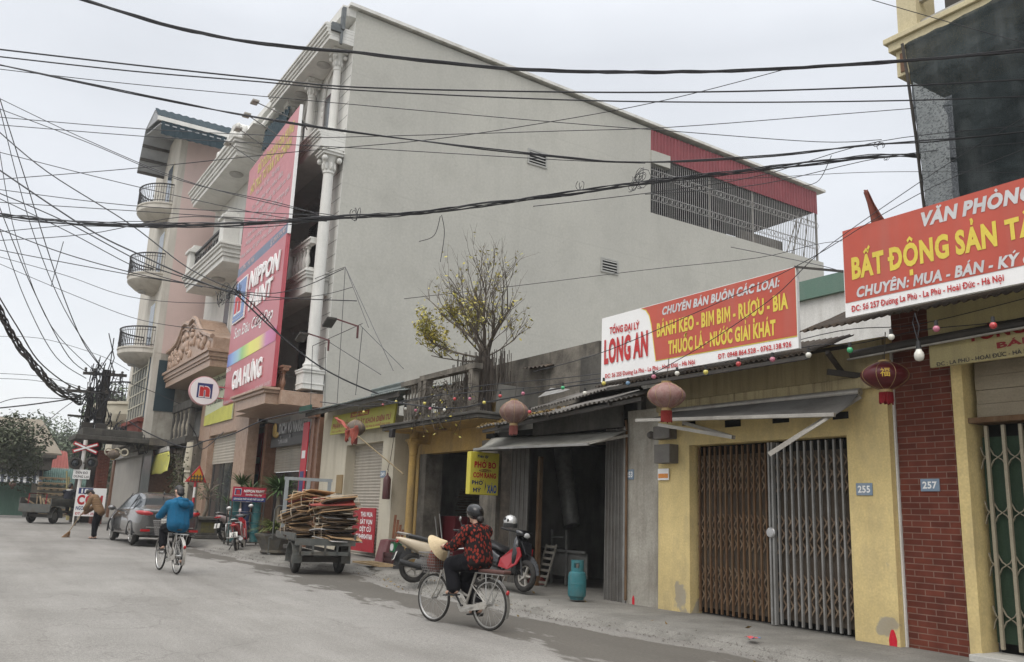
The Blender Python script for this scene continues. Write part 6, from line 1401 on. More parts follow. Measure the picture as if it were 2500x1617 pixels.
def motorbike(name, label, loc, rz, body, body2, sport=False, *,  group=None, lean=0, scooter=True, plate_txt=None, rack=False, lw=1, mirror=True):
    t = thing(name, label, 'motorbike', loc, group, rz); t.rotation_euler = (lean, 0, rz)
    R_ = .27 if scooter else .29; tt = .052 if scooter else .036; xf, xr = .62, -.60
    for x in (xr, xf):
        rim = mk(MB().torus((x, 0, R_), R_-tt*1.8, .022, 'y', 32, 6), 'wheel', alum, t, 1); mk(MB().torus((x, 0, R_), R_-tt, tt, 'y', 36, 8), 'tyre', rubber, rim, 1)
        mb = MB(); mb.cyl((x, -.06, R_), (x, .06, R_), .05, n=14)
        for i in range(5 if scooter else 16):
            a = 2*PI*i/(5 if scooter else 16); mb.bar((x, 0, R_), (x+(R_-tt*1.8)*math.cos(a), 0, R_+(R_-tt*1.8)*math.sin(a)), .04 if scooter else .006, .03 if scooter else .006)
        mk(mb, 'hub', alum, rim)
    mb = MB()
    for s in (-1, 1): mb.tube([(xf, s*.07, R_), (.5, s*.07, .62)], .018, 8)
    mb.cyl((.5, 0, .6), (.42, 0, .92), .03); mk(mb, 'fork', bsteel, t, 1)
    A = arc(xf, R_, R_+.03, 5, 170, 14); mb = MB()
    for p_, q_ in zip(A, A[1:]): mb.bar(p_, q_, .12, .012, up=(0, 1, 0))
    mk(mb, 'front_fender', body2 if sport else body, t)
    W = .17 if scooter else .12
    # front shield, lofted
    def loft(secs, name, mat, par, n=14):
        mb = MB(); vs = []
        for (x, z, hw, hz, tilt) in secs:
            for j in range(n):
                a = 2*PI*j/n; c, s = math.cos(a), math.sin(a); ex = .65
                yy = hw*math.copysign(abs(c)**ex, c); uu = hz*math.copysign(abs(s)**ex, s)
                vs.append((x-uu*math.sin(tilt), yy, z+uu*math.cos(tilt)))
        k = len(secs); mb.add(vs, [(i*n+j, i*n+(j+1) % n, (i+1)*n+(j+1) % n, (i+1)*n+j) for i in range(k-1) for j in range(n)]+[tuple(range(n))[::-1], tuple((k-1)*n+j for j in range(n))])
        return mk(mb, name, mat, par, .9)
    loft([(.40, .30, W*.7, .07, 1.3), (.44, .48, W*1.1, .07, 1.35), (.47, .66, W*1.25, .075, 1.3), (.44, .82, W*1.0, .07, 1.2), (.40, .93, W*.6, .05, 1.2)], 'front_shield', body2 if sport else body, t)
    if sport:
        for s in (-1, 1): mk(MB().prism([(.60, s*.13, .60), (.56, s*.17, .74), (.40, s*.2, .70), (.12, s*.2, .52), (.06, s*.19, .38), (.34, s*.2, .34), (.52, s*.16, .44)], (0, s*-.03, 0)), 'side_fairing', body, t, bev=.012)
        mk(MB().prism([(.66, -.07, .62), (.66, .07, .62), (.56, .12, .84), (.56, -.12, .84)], (-.03, 0, -.01)), 'front_nose', body2, t, bev=.012)
    loft([(.36, .95, .1, .05, .2), (.42, .98, .16, .07, .2), (.50, .98, .14, .06, .2), (.545, .97, .07, .035, .2)], 'headlamp_cowl', body2, t)
    mk(MB().ell((.535, 0, .95), (.03, .075, .045), 12, 8), 'headlamp', M('lamp glass', (.6, .6, .6), r=.1, bump=0, fine=0), t, 1)
    mb = MB(); mb.tube([(.28, .34, 1.02), (.36, .2, 1.0), (.41, 0, .98), (.36, -.2, 1.0), (.28, -.34, 1.02)], .014, 8); hb = mk(mb, 'handlebar', bsteel, t, 1)
    for s in (-1, 1): mk(MB().cyl((.24, s*.36, 1.025), (.33, s*.26, 1.01), .02), 'grip', bsteel, hb, 1)
    if mirror:
        for s in (-1, 1):
            mb = MB(); mb.tube([(.36, s*.2, 1.0), (.37, s*.26, 1.12), (.36, s*.3, 1.2)], .007, 6); m_ = mk(mb, 'mirror', bsteel, t, 1); mk(MB().ell((.355, s*.31, 1.24), (.02, .075, .05), 14, 8), 'mirror_glass', chrome, m_, 1)
    if scooter: mk(MB().prism([(.36, -.15, .26), (.36, .15, .26), (-.2, .16, .26), (-.2, -.16, .26)], (0, 0, .06)), 'footboard', bsteel, t, bev=.02)
    else:
        mb = MB(); mb.tube([(.42, 0, .75), (.2, 0, .5), (-.15, 0, .42)], .04, 8); mb.ell((.02, 0, .34), (.16, .1, .1), 12, 8); mk(mb, 'engine', M('engine grey', (.16, .16, .155), r=.5, metal=.5, sc=7), t, .8)
        for s in (-1, 1): mk(MB().prism([(.42, s*.13, .86), (.46, s*.15, .66), (.3, s*.17, .32), (.16, s*.17, .3), (.24, s*.16, .6)], (0, s*-.015, 0)), 'leg_shield', body, t, bev=.006)
    loft([(-.02, .46, W*.8, .12, 0), (-.18, .52, W*1.05, .17, 0), (-.4, .60, W*1.15, .15, .1), (-.65, .68, W*1.0, .11, .15), (-.86, .76, W*.62, .06, .2), (-.95, .79, W*.3, .03, .2)], 'rear_body', body2 if sport else body, t)
    loft([(-.0, .66, W*.6, .03, 0), (-.1, .71, W*1.0, .045, 0), (-.3, .74, W*1.1, .05, .0), (-.55, .80, W*1.05, .055, .1), (-.74, .84, W*.8, .04, .1)], 'seat', bsteel, t)
    mk(MB().ell((-.93, 0, .74), (.03, W*.75, .035), 12, 8), 'tail_lamp', redl, t, 1)
    mb = MB(); A = arc(xr, R_, R_+.05, 100, 185, 9)
    for p_, q_ in zip(A, A[1:]): mb.bar(p_, q_, .13, .012, up=(0, 1, 0))
    mb.bar((-.84, 0, .66), (-.97, 0, .40), .14, .012, up=(0, 1, 0)); mk(mb, 'rear_fender', bsteel, t)
    pz = V((-.975, 0, .47)); pl_ = mk(MB().prism([(-.99, -.1, .40), (-.99, .1, .40), (-.93, .1, .55), (-.93, -.1, .55)], (-.008, 0, .003)), 'number_plate', M('plate white', (.66, .65, .6), r=.5, sc=9), t, bev=.003)
    if plate_txt:
        fr = Frame((-1.0, .1, .405), (0, -1, 0), (.37, 0, .93)); lettering(pl_, fr, plate_txt[0], .045, .085, .04, darkst, wd=.11, bold=.03, d=.004, world=False); lettering(pl_, fr, plate_txt[1], .03, .02, .045, darkst, wd=.14, bold=.03, d=.004, world=False)
    mb = MB(); mb.ell((-.3, 0, .36), (.3, .12, .12), 14, 8); mb.bar((-.2, .1, .3), (xr, .1, R_), .06, .09); mk(mb, 'engine_case', M('engine grey', (.16, .16, .155)), t, .8)
    mb = MB(); mb.tube([(-.2, -.14, .26), (-.45, -.16, .26), (-.9, -.17, .36)], [.025, .05, .055], 10); mk(mb, 'exhaust', chrome if not scooter else bsteel, t, 1)
    mb = MB(); mb.tube([(-.5, .1, .82), (-.8, .11, .88), (-.93, .06, .9), (-.93, -.06, .9), (-.8, -.11, .88), (-.5, -.1, .82)], .012, 6); 
    if rack:
        for s in (-1, 1): mb.tube([(-.35, s*.19, .72), (-.9, s*.2, .80), (-1.0, s*.2, .62), (-.9, s*.21, .42), (-.4, s*.21, .38), (-.3, s*.2, .62)], .01, 6); mb.tube([(-.7, s*.2, .78), (-.68, s*.21, .4)], .008, 6)
        mb.tube([(-1.0, -.2, .42), (-1.0, .2, .42)], .01, 6); mb.tube([(-.92, .2, .8), (-.92, -.2, .8)], .01, 6); mb.tube([(-.75, .2, .8), (-.75, -.2, .8)], .008, 6)
    mk(mb, 'grab_rail', chrome, t, 1)
    mk(MB().bar((-.25, .13, .28), (-.3, .3, .01), .022), 'side_stand', bsteel, t)
    return t
# ---------------- bicycles ----------------
wire_b = M('wire basket', (.2, .19, .18), r=.5, metal=.5)
B1 = V((-10.12, 5.77, 0)); RZ1 = 3.40
BS1 = .96; BS2 = 1.05
bicycle("bicycle", "silver city bicycle with brown rack pad under the rider in red", B1, RZ1, wire_b, True).scale = (BS1, BS1, BS1)
B2 = V((-18.5, 3.8, GZ(-18.5))); RZ2 = 3.23
bicycle("bicycle", "silver bicycle under the rider in the blue jacket", B2, RZ2, wire_b, False).scale = (BS2, BS2, BS2)
# ---------------- motorbikes ----------------
crp = M('red motorbike gloss', (.34, .012, .02), (.30, .01, .016), r=.22, bump=0, fine=0, coat=.6); blp = M('black gloss', (.015, .015, .017), r=.25, bump=0, fine=0, coat=.5)
beigep = M('beige scooter paint', (.46, .39, .28), (.42, .35, .25), r=.3, bump=0, fine=.02, coat=.4); pinkp = M('pale pink scooter paint', (.62, .50, .49), r=.3, bump=0, coat=.4)
q = PG(1228, 1440, .13); motorbike('scooter', 'red and black scooter with silver helmet parked before the noodle shop', (-13.35, 8.4, .13+GZ(-13)), .12, crp, blp, True, lean=-.12, mirror=False)
motorbike('scooter', 'beige scooter parked nose in, half hidden behind the near cyclist', (-14.6, 7.95, .12+GZ(-14)), 1.3, beigep, beigep, lean=-.14, plate_txt=('29-H1', '442.18'))
mbz = PG(563, 1338, .0)
motorbike('motorbike', 'red underbone motorbike with crash bars and white plate by the paint buckets', (-25.3, 7.1, GZ(-25.3)+.02), 2.72, crp, blp, lean=-.15, scooter=False, plate_txt=('33-P2', '9776'), rack=True)
motorbike('scooter', 'pale pink scooter parked behind the stone planter', (-29.3, 8.0, GZ(-29)+.12), 2.3, pinkp, pinkp, lean=-.14)
motorbike('motorbike', 'dark motorbike parked behind the sweeper', (-38.5, 6.7, GZ(-38)+.1), 2.9, blp, blp, lean=-.12, scooter=False)
# silver helmet on the mirror of the red scooter
q = P(1246, 1274, y=8.1)
hm = thing('helmet', 'silver and black motorcycle helmet hung on the red scooter', 'helmet', q)
MB().ell(q, (.13, .115, .115), 20, 12).build('shell', M('silver shell', (.55, .55, .54), (.48, .48, .47), r=.25, metal=.4, bump=0, fine=0), hm, smooth=1)
MB().lathe([(.118, -.1), (.128, -.06), (.125, -.025), (.11, -.02)], q, 20).build('lower_rim', bsteel, hm, smooth=.6)
mb = MB()
for a, z_ in ((-2.2, .02), (-1.6, .045), (-1.0, .02)): mb.ell(q+V((.118*math.cos(a), .105*math.sin(a), z_)), (.025, .02, .028), 8, 6)
mb.build('vent', bsteel, hm, smooth=1)
# ---------------- grey saloon car ----------------
car = thing('car', 'dark grey saloon car parked at the kerb, seen from behind', 'car', (-29.2, 5.32, GZ(-29.2)), None, 3.19); car.scale = (1.06, 1.06, 1.06)
paint = M('grey metallic paint', (.12, .118, .115), (.11, .108, .106), r=.22, metal=.65, bump=0, fine=0, coat=.8)
# stations: x, z_bottom, sill half width, belt z, belt half width, roof z, roof half width
ST = [(-2.20, .42, .62, .90, .66, .93, .50), (-2.17, .30, .74, .96, .74, 1.00, .60), (-2.0, .24, .82, 1.00, .80, 1.05, .64), (-1.72, .22, .845, 1.00, .82, 1.08, .63), (-1.25, .2, .855, .98, .83, 1.32, .58), (-.8, .2, .855, .96, .84, 1.45, .57), (-.2, .2, .855, .94, .84, 1.48, .58), (.3, .2, .855, .93, .84, 1.44, .57), (.75, .2, .855, .92, .83, 1.24, .60), (1.15, .2, .855, .91, .80, 1.00, .66), (1.6, .22, .85, .84, .76, .88, .60), (2.0, .26, .80, .74, .70, .77, .52), (2.2, .34, .62, .62, .55, .64, .42)]
mb = MB(); vs = []; NS = 11
for (x, zb, ws, zbelt, wb, zr, wr) in ST:
    half = [(0, zb), (ws*.86, zb), (ws, zb+.12), (ws*1.01, zb+.3), (max(ws, wb)*1.0, (zb+zbelt)/2+.12), (wb, zbelt), (wb*.97, zbelt+.02), (wr+(wb-wr)*.45, zbelt+(zr-zbelt)*.55), (wr, zr-(zr-zbelt)*.12), (wr*.75, zr-.01), (0, zr)]
    vs += [(x, y, z) for y, z in half]+[(x, -y, z) for y, z in half[-2:0:-1]]
n_ = 2*NS-2; fs = []; mi = []
for i in range(len(ST)-1):
    for j in range(n_):
        fs.append((i*n_+j, (i+1)*n_+j, (i+1)*n_+(j+1) % n_, i*n_+(j+1) % n_))
        jj = j if j < NS-1 else n_-1-j
        g = 0
        if jj in (6, 7) and 4 <= i <= 7: g = 1
        if jj in (6, 7) and i in (3, 8): g = 1 if jj == 6 else 1
        if jj in (8, 9) and i in (3,): g = 1
        if jj in (8, 9) and i in (7, 8): g = 1
        mi.append(g)
mb.v = vs; mb.f = fs+[tuple(range(n_)), tuple((len(ST)-1)*n_+j for j in range(n_))[::-1]]; mb.m = mi+[0, 0]
tmp = mk(mb, 'tmp', [paint, glass], None, 1); sd = tmp.modifiers.new('s', 'SUBSURF'); sd.levels = 2; bake(tmp)
def split(o, idx, name, mat, par):
    m_ = MB(); rem = {}
    for p_ in o.data.polygons:
        if p_.material_index == idx:
            f = []
            for i in p_.vertices:
                if i not in rem: rem[i] = len(m_.v); m_.v.append(tuple(o.data.vertices[i].co))
                f.append(rem[i])
            m_.f.append(f); m_.m.append(0)
    return mk(m_, name, mat, par, .8)
split(tmp, 0, 'body', paint, car); split(tmp, 1, 'windows', glass, car); bpy.data.objects.remove(tmp)
for s in (-1, 1):
    mb = MB()
    for x0, z0, x1, z1 in ((.05, .95, .05, 1.42), (-.86, .97, -.92, 1.38), (-1.35, .99, -1.2, 1.3)): mb.bar((x0, s*.815, z0), (x1, s*(.815-(z1-z0)*.5), z1), .04, .02, up=(0, 1, 0))
    mk(mb, 'window_pillar', bsteel if s > 0 else bsteel, car)
    mk(MB().tube([(-2.18, s*.48, .87), (-2.18, s*.6, .88), (-2.12, s*.72, .89), (-1.95, s*.80, .90), (-1.68, s*.835, .925)], [.03, .065, .07, .055, .012], 10), 'tail_lamp', redl, car, 1)
    mk(MB().box(-2.235, -2.18, s*.64-.12, s*.64+.12, .40, .46), 'reflector', redl, car)
    mb = MB(); mb.ell((.72, s*.98, .98), (.09, .11, .075), 12, 8); mb.bar((.78, s*.85, .94), (.75, s*.95, .96), .05, .04); mk(mb, 'door_mirror', paint, car, 1)
    for x in (-.75, .15): mk(MB().bar((x-.08, s*.865, .83), (x+.08, s*.87, .84), .025, .03), 'door_handle', chrome, car)
    for x in (-1.3, 1.3):
        wl = mk(MB().lathe([(.02, 0), (.06, .02), (.2, .0), (.225, .02), (.225, -.16), (.02, -.16)], (x, s*.76, .31), 24, mat=Matrix.Rotation(-s*PI/2, 3, 'X')), 'wheel', M('dark wheel well', (.03, .03, .03), r=.6), car, .5)
        mk(MB().torus((x, s*.73, .31), .245, .068, 'y', 32, 8), 'tyre', rubber, wl, 1)
        mb = MB()
        for k in range(10): a = 2*PI*k/10; mb.bar((x+.03*math.cos(a), s*.80, .31+.03*math.sin(a)), (x+.21*math.cos(a+.15), s*.795, .31+.21*math.sin(a+.15)), .035, .02, up=(0, 1, 0))
        mb.torus((x, s*.79, .31), .215, .014, 'y', 28, 6); mk(mb, 'alloy_rim', chrome, wl)
        mb = MB(); A = arc(x, .31, .345, -5, 185, 18, s*.845)
        for p_, q_ in zip(A, A[1:]): mb.bar(p_, q_, .03, .05, up=(0, 1, 0))
        mk(mb, 'wheel_arch', bsteel, car)
mb = MB(); mb.box(-2.22, -2.17, -.5, .5, .30, .38); mk(mb, 'bumper_grille', bsteel, car); mk(MB().box(-2.24, -2.2, -.62, .62, .5, .525), 'chrome_strip', chrome, car)
pl_ = mk(MB().box(-2.235, -2.215, -.25, .25, .62, .75), 'number_plate', MT['plate white'], car); mk(MB().box(-2.23, -2.2, -.42, .42, .80, .835), 'boot_chrome', chrome, car)
mk(MB().ell((-1.1, -.02, 1.43), (.09, .025, .05), 10, 6), 'roof_antenna', bsteel, car, 1)
# ---------------- near cargo trike ----------------
gsteel = M('worn grey-green steel', (.085, .09, .085), (.12, .12, .11), r=.7, sc=4, amt=.8, st=(.1, .07, .045), sta=.5, sts=(6, 6, 6), bump=.1)
lgsteel = M('light grey angle steel', (.27, .30, .31), (.22, .24, .245), r=.6, sc=4)
tk = thing('cargo_trike', 'rusty grey three wheeled cargo motorbike loaded with cardboard', 'cargo trike', (-18.2, 6.78, GZ(-18)), None, PI-.12)
def trike(tk, L_, Wd, zb, head):
    for s in (-1, 1):
        w_ = mk(MB().lathe([(.03, .05), (.1, .05), (.17, .02), (.17, -.1), (.03, -.1)], (0, s*.5, .29), 20, mat=Matrix.Rotation(-s*PI/2, 3, 'X')), 'wheel', gsteel, tk, .5); mk(MB().torus((0, s*.47, .29), .215, .078, 'y', 32, 8), 'tyre', rubber, w_, 1)
        mb = MB(); A = arc(0, .29, .36, -10, 190, 16, s*.52)
        for p_, q_ in zip(A, A[1:]): mb.bar(p_, q_, .02, .2, up=(0, 1, 0))
        mk(mb, 'mudguard', gsteel, tk)
        mk(MB().box(-.55, L_-.55, s*Wd/2-.02, s*Wd/2+.02, zb, zb+.14), 'side_board', gsteel, tk)
    mk(MB().box(-.55, L_-.55, -Wd/2+.02, Wd/2-.02, zb-.03, zb), 'bed', gsteel, tk)
    mb = MB(); mb.box(-.6, -.56, -Wd/2, Wd/2, zb-.1, zb+.04); mb.box(-.6, -.56, -Wd/2+.1, Wd/2-.1, zb-.3, zb-.22)
    for k in range(5): y = -Wd/2+.12+k*(Wd-.24)/4; mb.box(-.6, -.56, y-.02, y+.02, zb-.3, zb-.1)
    mk(mb, 'tail_frame', gsteel, tk); mk(MB().box(-.2, .2, -.45, .45, .24, .36), 'axle', darkst, tk)
    mb = MB(); mb.box(-.5, L_+.3, -.3, -.24, .42, .5).box(-.5, L_+.3, .24, .3, .42, .5); mk(mb, 'chassis', darkst, tk)
    xf = L_+.85; rim = mk(MB().torus((xf, 0, .27), .2, .02, 'y', 24, 6), 'wheel', chrome, tk, 1); mk(MB().torus((xf, 0, .27), .22, .05, 'y', 28, 8), 'tyre', rubber, rim, 1)
    mb = MB(); mb.tube([(xf, .08, .27), (xf-.2, .06, .9)], .02, 6); mb.tube([(xf, -.08, .27), (xf-.2, -.06, .9)], .02, 6); mb.tube([(xf-.45, .36, 1.02), (xf-.25, .2, 1.0), (xf-.22, -.2, 1.0), (xf-.45, -.36, 1.02)], .014, 6); mk(mb, 'fork', darkst, tk, 1)
    mb = MB(); mb.ell((xf-.45, 0, .72), (.25, .12, .12), 12, 8); mb.ell((xf-.95, 0, .72), (.3, .16, .07), 12, 8); mb.ell((xf-.5, 0, .4), (.2, .14, .16), 12, 8); mk(mb, 'tank_and_seat', bsteel, tk, 1)
    if head:
        mb = MB(); x = L_-.5
        for y in (-.5, 0, .5): mb.box(x, x+.05, y-.04, y+.04, zb, 1.98)
        mb.box(x, x+.06, -.56, .56, 1.98, 2.05); mk(mb, 'headboard_frame', lgsteel, tk)
        mb = MB(); mb.tube([(x+.3, Wd/2+.02, .62), (x+.3, Wd/2+.02, 1.3), (x+.25, Wd/2-.05, 1.38), (x+.1, Wd/2-.4, 1.38)], .018, 6); mb.tube([(x+.05, Wd/2+.08, .3), (x+.35, Wd/2+.08, .3), (x+.35, Wd/2+.08, .65), (x+.05, Wd/2+.08, .68)], .018, 6); mk(mb, 'guard_rail', gsteel, tk, 1)
trike(tk, 2.0, 1.28, .70, True)
# cardboard bundles on the bed
cb = [M('kraft cardboard', (.46, .31, .17), (.38, .25, .14), r=.9, sc=3, bump=.05), M('grey brown card', (.20, .15, .105), (.15, .11, .08), r=.9, sc=4, bump=.05), M('dark card edge', (.075, .055, .04), (.05, .038, .03), r=.95, sc=6), M('white printed card', (.62, .60, .58), r=.7, sc=4, bump=0), M('red printed card', (.30, .04, .03), (.2, .04, .03), r=.6, sc=6, bump=0)]
string = M('plastic twine', (.55, .47, .36), r=.6, bump=0)
rot = Matrix.Rotation(PI-.12, 3, 'Z'); tb = V((-18.2, 6.78, GZ(-18)))
rr = random.Random(5)
def bundle(label, c, sx_, sy_, n, h, yaw, tilt, wts, top=None, roll=0):
    b = thing('cardboard_bundle', label, 'cardboard', tb+rot @ V(c), 'cardboard bundles on the trike'); mb = MB(); z = 0
    R3 = Matrix.Rotation(yaw, 3, 'Z') @ Matrix.Rotation(tilt, 3, 'Y') @ Matrix.Rotation(roll, 3, 'X'); base = tb+rot @ V(c)
    for i in range(n):
        th_ = h/n*rr.uniform(.45, 1.0); ax = sx_*rr.uniform(.75, 1.12)/2; ay = sy_*rr.uniform(.75, 1.12)/2; ox = rr.uniform(-.08, .08); oy = rr.uniform(-.08, .08); ya = rr.uniform(-.12, .12); tl_ = rr.uniform(-.09, .09); bend = rr.uniform(-.10, .08)
        m = rr.choices(range(5), wts)[0]
        if top is not None and i == n-1: m = top
        vs = []; NX = 4
        for k in range(NX+1):
            for j in (-1, 1):
                x = -ax+2*ax*k/NX; y = j*ay; d_ = bend*((abs(x)/ax)**2)*(1+.5*j)
                p = V((x*math.cos(ya)-y*math.sin(ya)+ox, x*math.sin(ya)+y*math.cos(ya)+oy, z+tl_*x+d_)); vs += [p, p+V((0, 0, th_*.85))]
        vs = [base+R3 @ p for p in vs]; fs = []
        for k in range(NX):
            a = 4*k; e = a+4; fs += [(a, a+2, e+2, e), (a+1, e+1, e+3, a+3), (a, e, e+1, a+1), (a+2, a+3, e+3, e+2)]
        fs += [(0, 1, 3, 2), (4*NX, 4*NX+2, 4*NX+3, 4*NX+1)]
        mb.add(vs, fs, m); z += h/n
    mb.build('sheets', cb, b)
    mb = MB()
    for f in (-.2, .22):
        pts = [(f*sx_, -sy_*.53, -.01), (f*sx_, sy_*.53, -.01), (f*sx_, sy_*.55, h*.5), (f*sx_, sy_*.53, h+.02), (f*sx_+.02, 0, h+.03), (f*sx_, -sy_*.53, h+.02), (f*sx_, -sy_*.56, h*.5)]
        mb.tube([base+R3 @ V(p) for p in pts], .009, 5, closed=True)
    mb.build('twine', string, b)
bundle('dark bundle of flattened boxes at the tail right of the load', (-.15, -.28, .73), .8, .72, 14, .3, .1, 0, (4, 4, 4, .7, .5))
bundle('crumpled bundle of brown boxes at the left front of the load', (.75, .32, .73), .95, .62, 12, .36, -.1, .03, (6, 4, 2, .6, .2))
bundle('flat bundle in the middle, under the one tied with pale twine', (-.05, -.3, 1.05), .85, .78, 10, .22, -.05, .02, (5, 4, 3, .8, .6))
bundle('opened kraft box bundle on the left side of the load', (.55, .36, 1.1), .8, .6, 6, .24, .35, -.2, (7, 3, 1, .6, .2), 0, .16)
bundle('bright tan bundle with red and white sheets on the tail', (-.12, -.26, 1.28), .98, .9, 8, .30, -.18, -.13, (7, 3, 1, 2.2, 2), 0, .14)
bundle('topmost orange tan bundle at the front of the load', (.62, .05, 1.38), 1.05, .8, 9, .30, .16, -.08, (7, 3, 1, 1.2, 1.4), 0, -.08)
# ---------------- far cargo trike ----------------
fx = PG(100, 1284); FT = V((-44.5, PG(100, 1284).y*44.5/abs(PG(100, 1284).x), GZ(-44)))
ft = thing('cargo_trike', 'dark cargo trike with wooden frames on its bed at the crossing', 'cargo trike', FT, None, 2.5); ft.scale = (1.12, 1.12, 1.12); trike(ft, 1.7, 1.3, .72, False)
mb = MB(); mb.box(-.62, -.58, -.65, .65, .45, .72).box(-.6, 1.1, .63, .67, .72, 1.0).box(-.6, 1.1, -.67, -.63, .72, 1.0); mk(mb, 'high_boards', gsteel, ft)
wood = M('raw timber', (.36, .28, .18), (.28, .21, .14), r=.9, sc=5)
wf = thing('timber_pile', 'pile of wooden frames and a red crate on the far trike', 'timber', FT+V((0, 0, .75)))
mb = MB()
for k in range(7): a_ = FT+V((rr.uniform(-.5, .5), rr.uniform(-.3, .6), .75)); mb.bar(a_, a_+V((rr.uniform(-.2, .2), rr.uniform(-.6, .6), rr.uniform(.25, .6))), .05, .06)
mb.build('slats', wood, wf)
mb = MB(); c = FT+V((.1, -.3, .75))
for dz in (0, .55): 
    for s in (-1, 1): mb.bar(c+V((0, -.35, dz)), c+V((0, .35, dz)), .04)
for dy in (-.35, .35): mb.bar(c+V((0, dy, 0)), c+V((0, dy, .55)), .04)
mb.build('red_crate', M('red crate paint', (.3, .04, .05), r=.7), wf)
# ================= people =================
skin = M('skin', (.42, .26, .19), (.38, .23, .165), r=.55, sc=6, bump=0, fine=.03)
hairm = M('black hair', (.012, .010, .010), (.02, .017, .015), r=.45, sc=30, bump=.2)
trousm = M('black trousers', (.006, .006, .008), (.011, .011, .013), r=.85, sc=8, bump=.15, bsc=20)
def weave(o, voxel, sm=4, disp=0, seed=0):
    r_ = o.modifiers.new('r', 'REMESH'); r_.mode = 'VOXEL'; r_.voxel_size = voxel; r_.use_smooth_shade = True
    s_ = o.modifiers.new('s', 'SMOOTH'); s_.iterations = sm; s_.factor = .5
    bake(o)
    if disp:
        me = o.data; me.update()
        nrm = [v.normal.copy() for v in me.vertices]
        for v, vn in zip(me.vertices, nrm):
            c = v.co; d = noise.noise(V((c.x*9+seed, c.y*9, c.z*5)))*disp+noise.noise(V((c.x*22, c.y*22+seed, c.z*13)))*disp*.45
            v.co = c+vn*d
    for p_ in o.data.polygons: p_.use_smooth = True
    return o
def fingers(mb, w, along, side, down, sc=1, grip=.018):
    """palm and five fingers closing round a bar; along = wrist to knuckles, side = across the knuckles, down = towards the palm"""
    a, s_, d = V(along).normalized(), V(side).normalized(), V(down).normalized()
    mb.cap(w, w+a*.07*sc, .026*sc, .03*sc); mb.ell(w+a*.05*sc, (.042*sc, .042*sc, .03*sc), 10, 8)
    for i, (ln, off) in enumerate(((.036, -.031), (.042, -.011), (.039, .010), (.030, .030))):
        k = w+a*.085*sc+s_*off*sc; m_ = k+(a*.75+d*.65).normalized()*ln*.8*sc; e = m_+(d*1.0-a*.35).normalized()*ln*.8*sc; t = e+(-a*.95+d*.25).normalized()*ln*.5*sc
        mb.cap(k-a*.02, k, .0105*sc, .0105*sc, 8); mb.cap(k, m_, .0102*sc, .0095*sc, 8); mb.cap(m_, e, .0095*sc, .0088*sc, 8); mb.cap(e, t, .0088*sc, .0078*sc, 8)
    t0 = w+a*.03*sc-s_*.03*sc; t1 = t0+(a*.5-s_*.55+d*.55)*.045*sc; t2 = t1+(a*.6+d*.8+s_*.35)*.035*sc
    mb.cap(t0, t1, .014*sc, .0115*sc, 8); mb.cap(t1, t2, .0115*sc, .009*sc, 8)
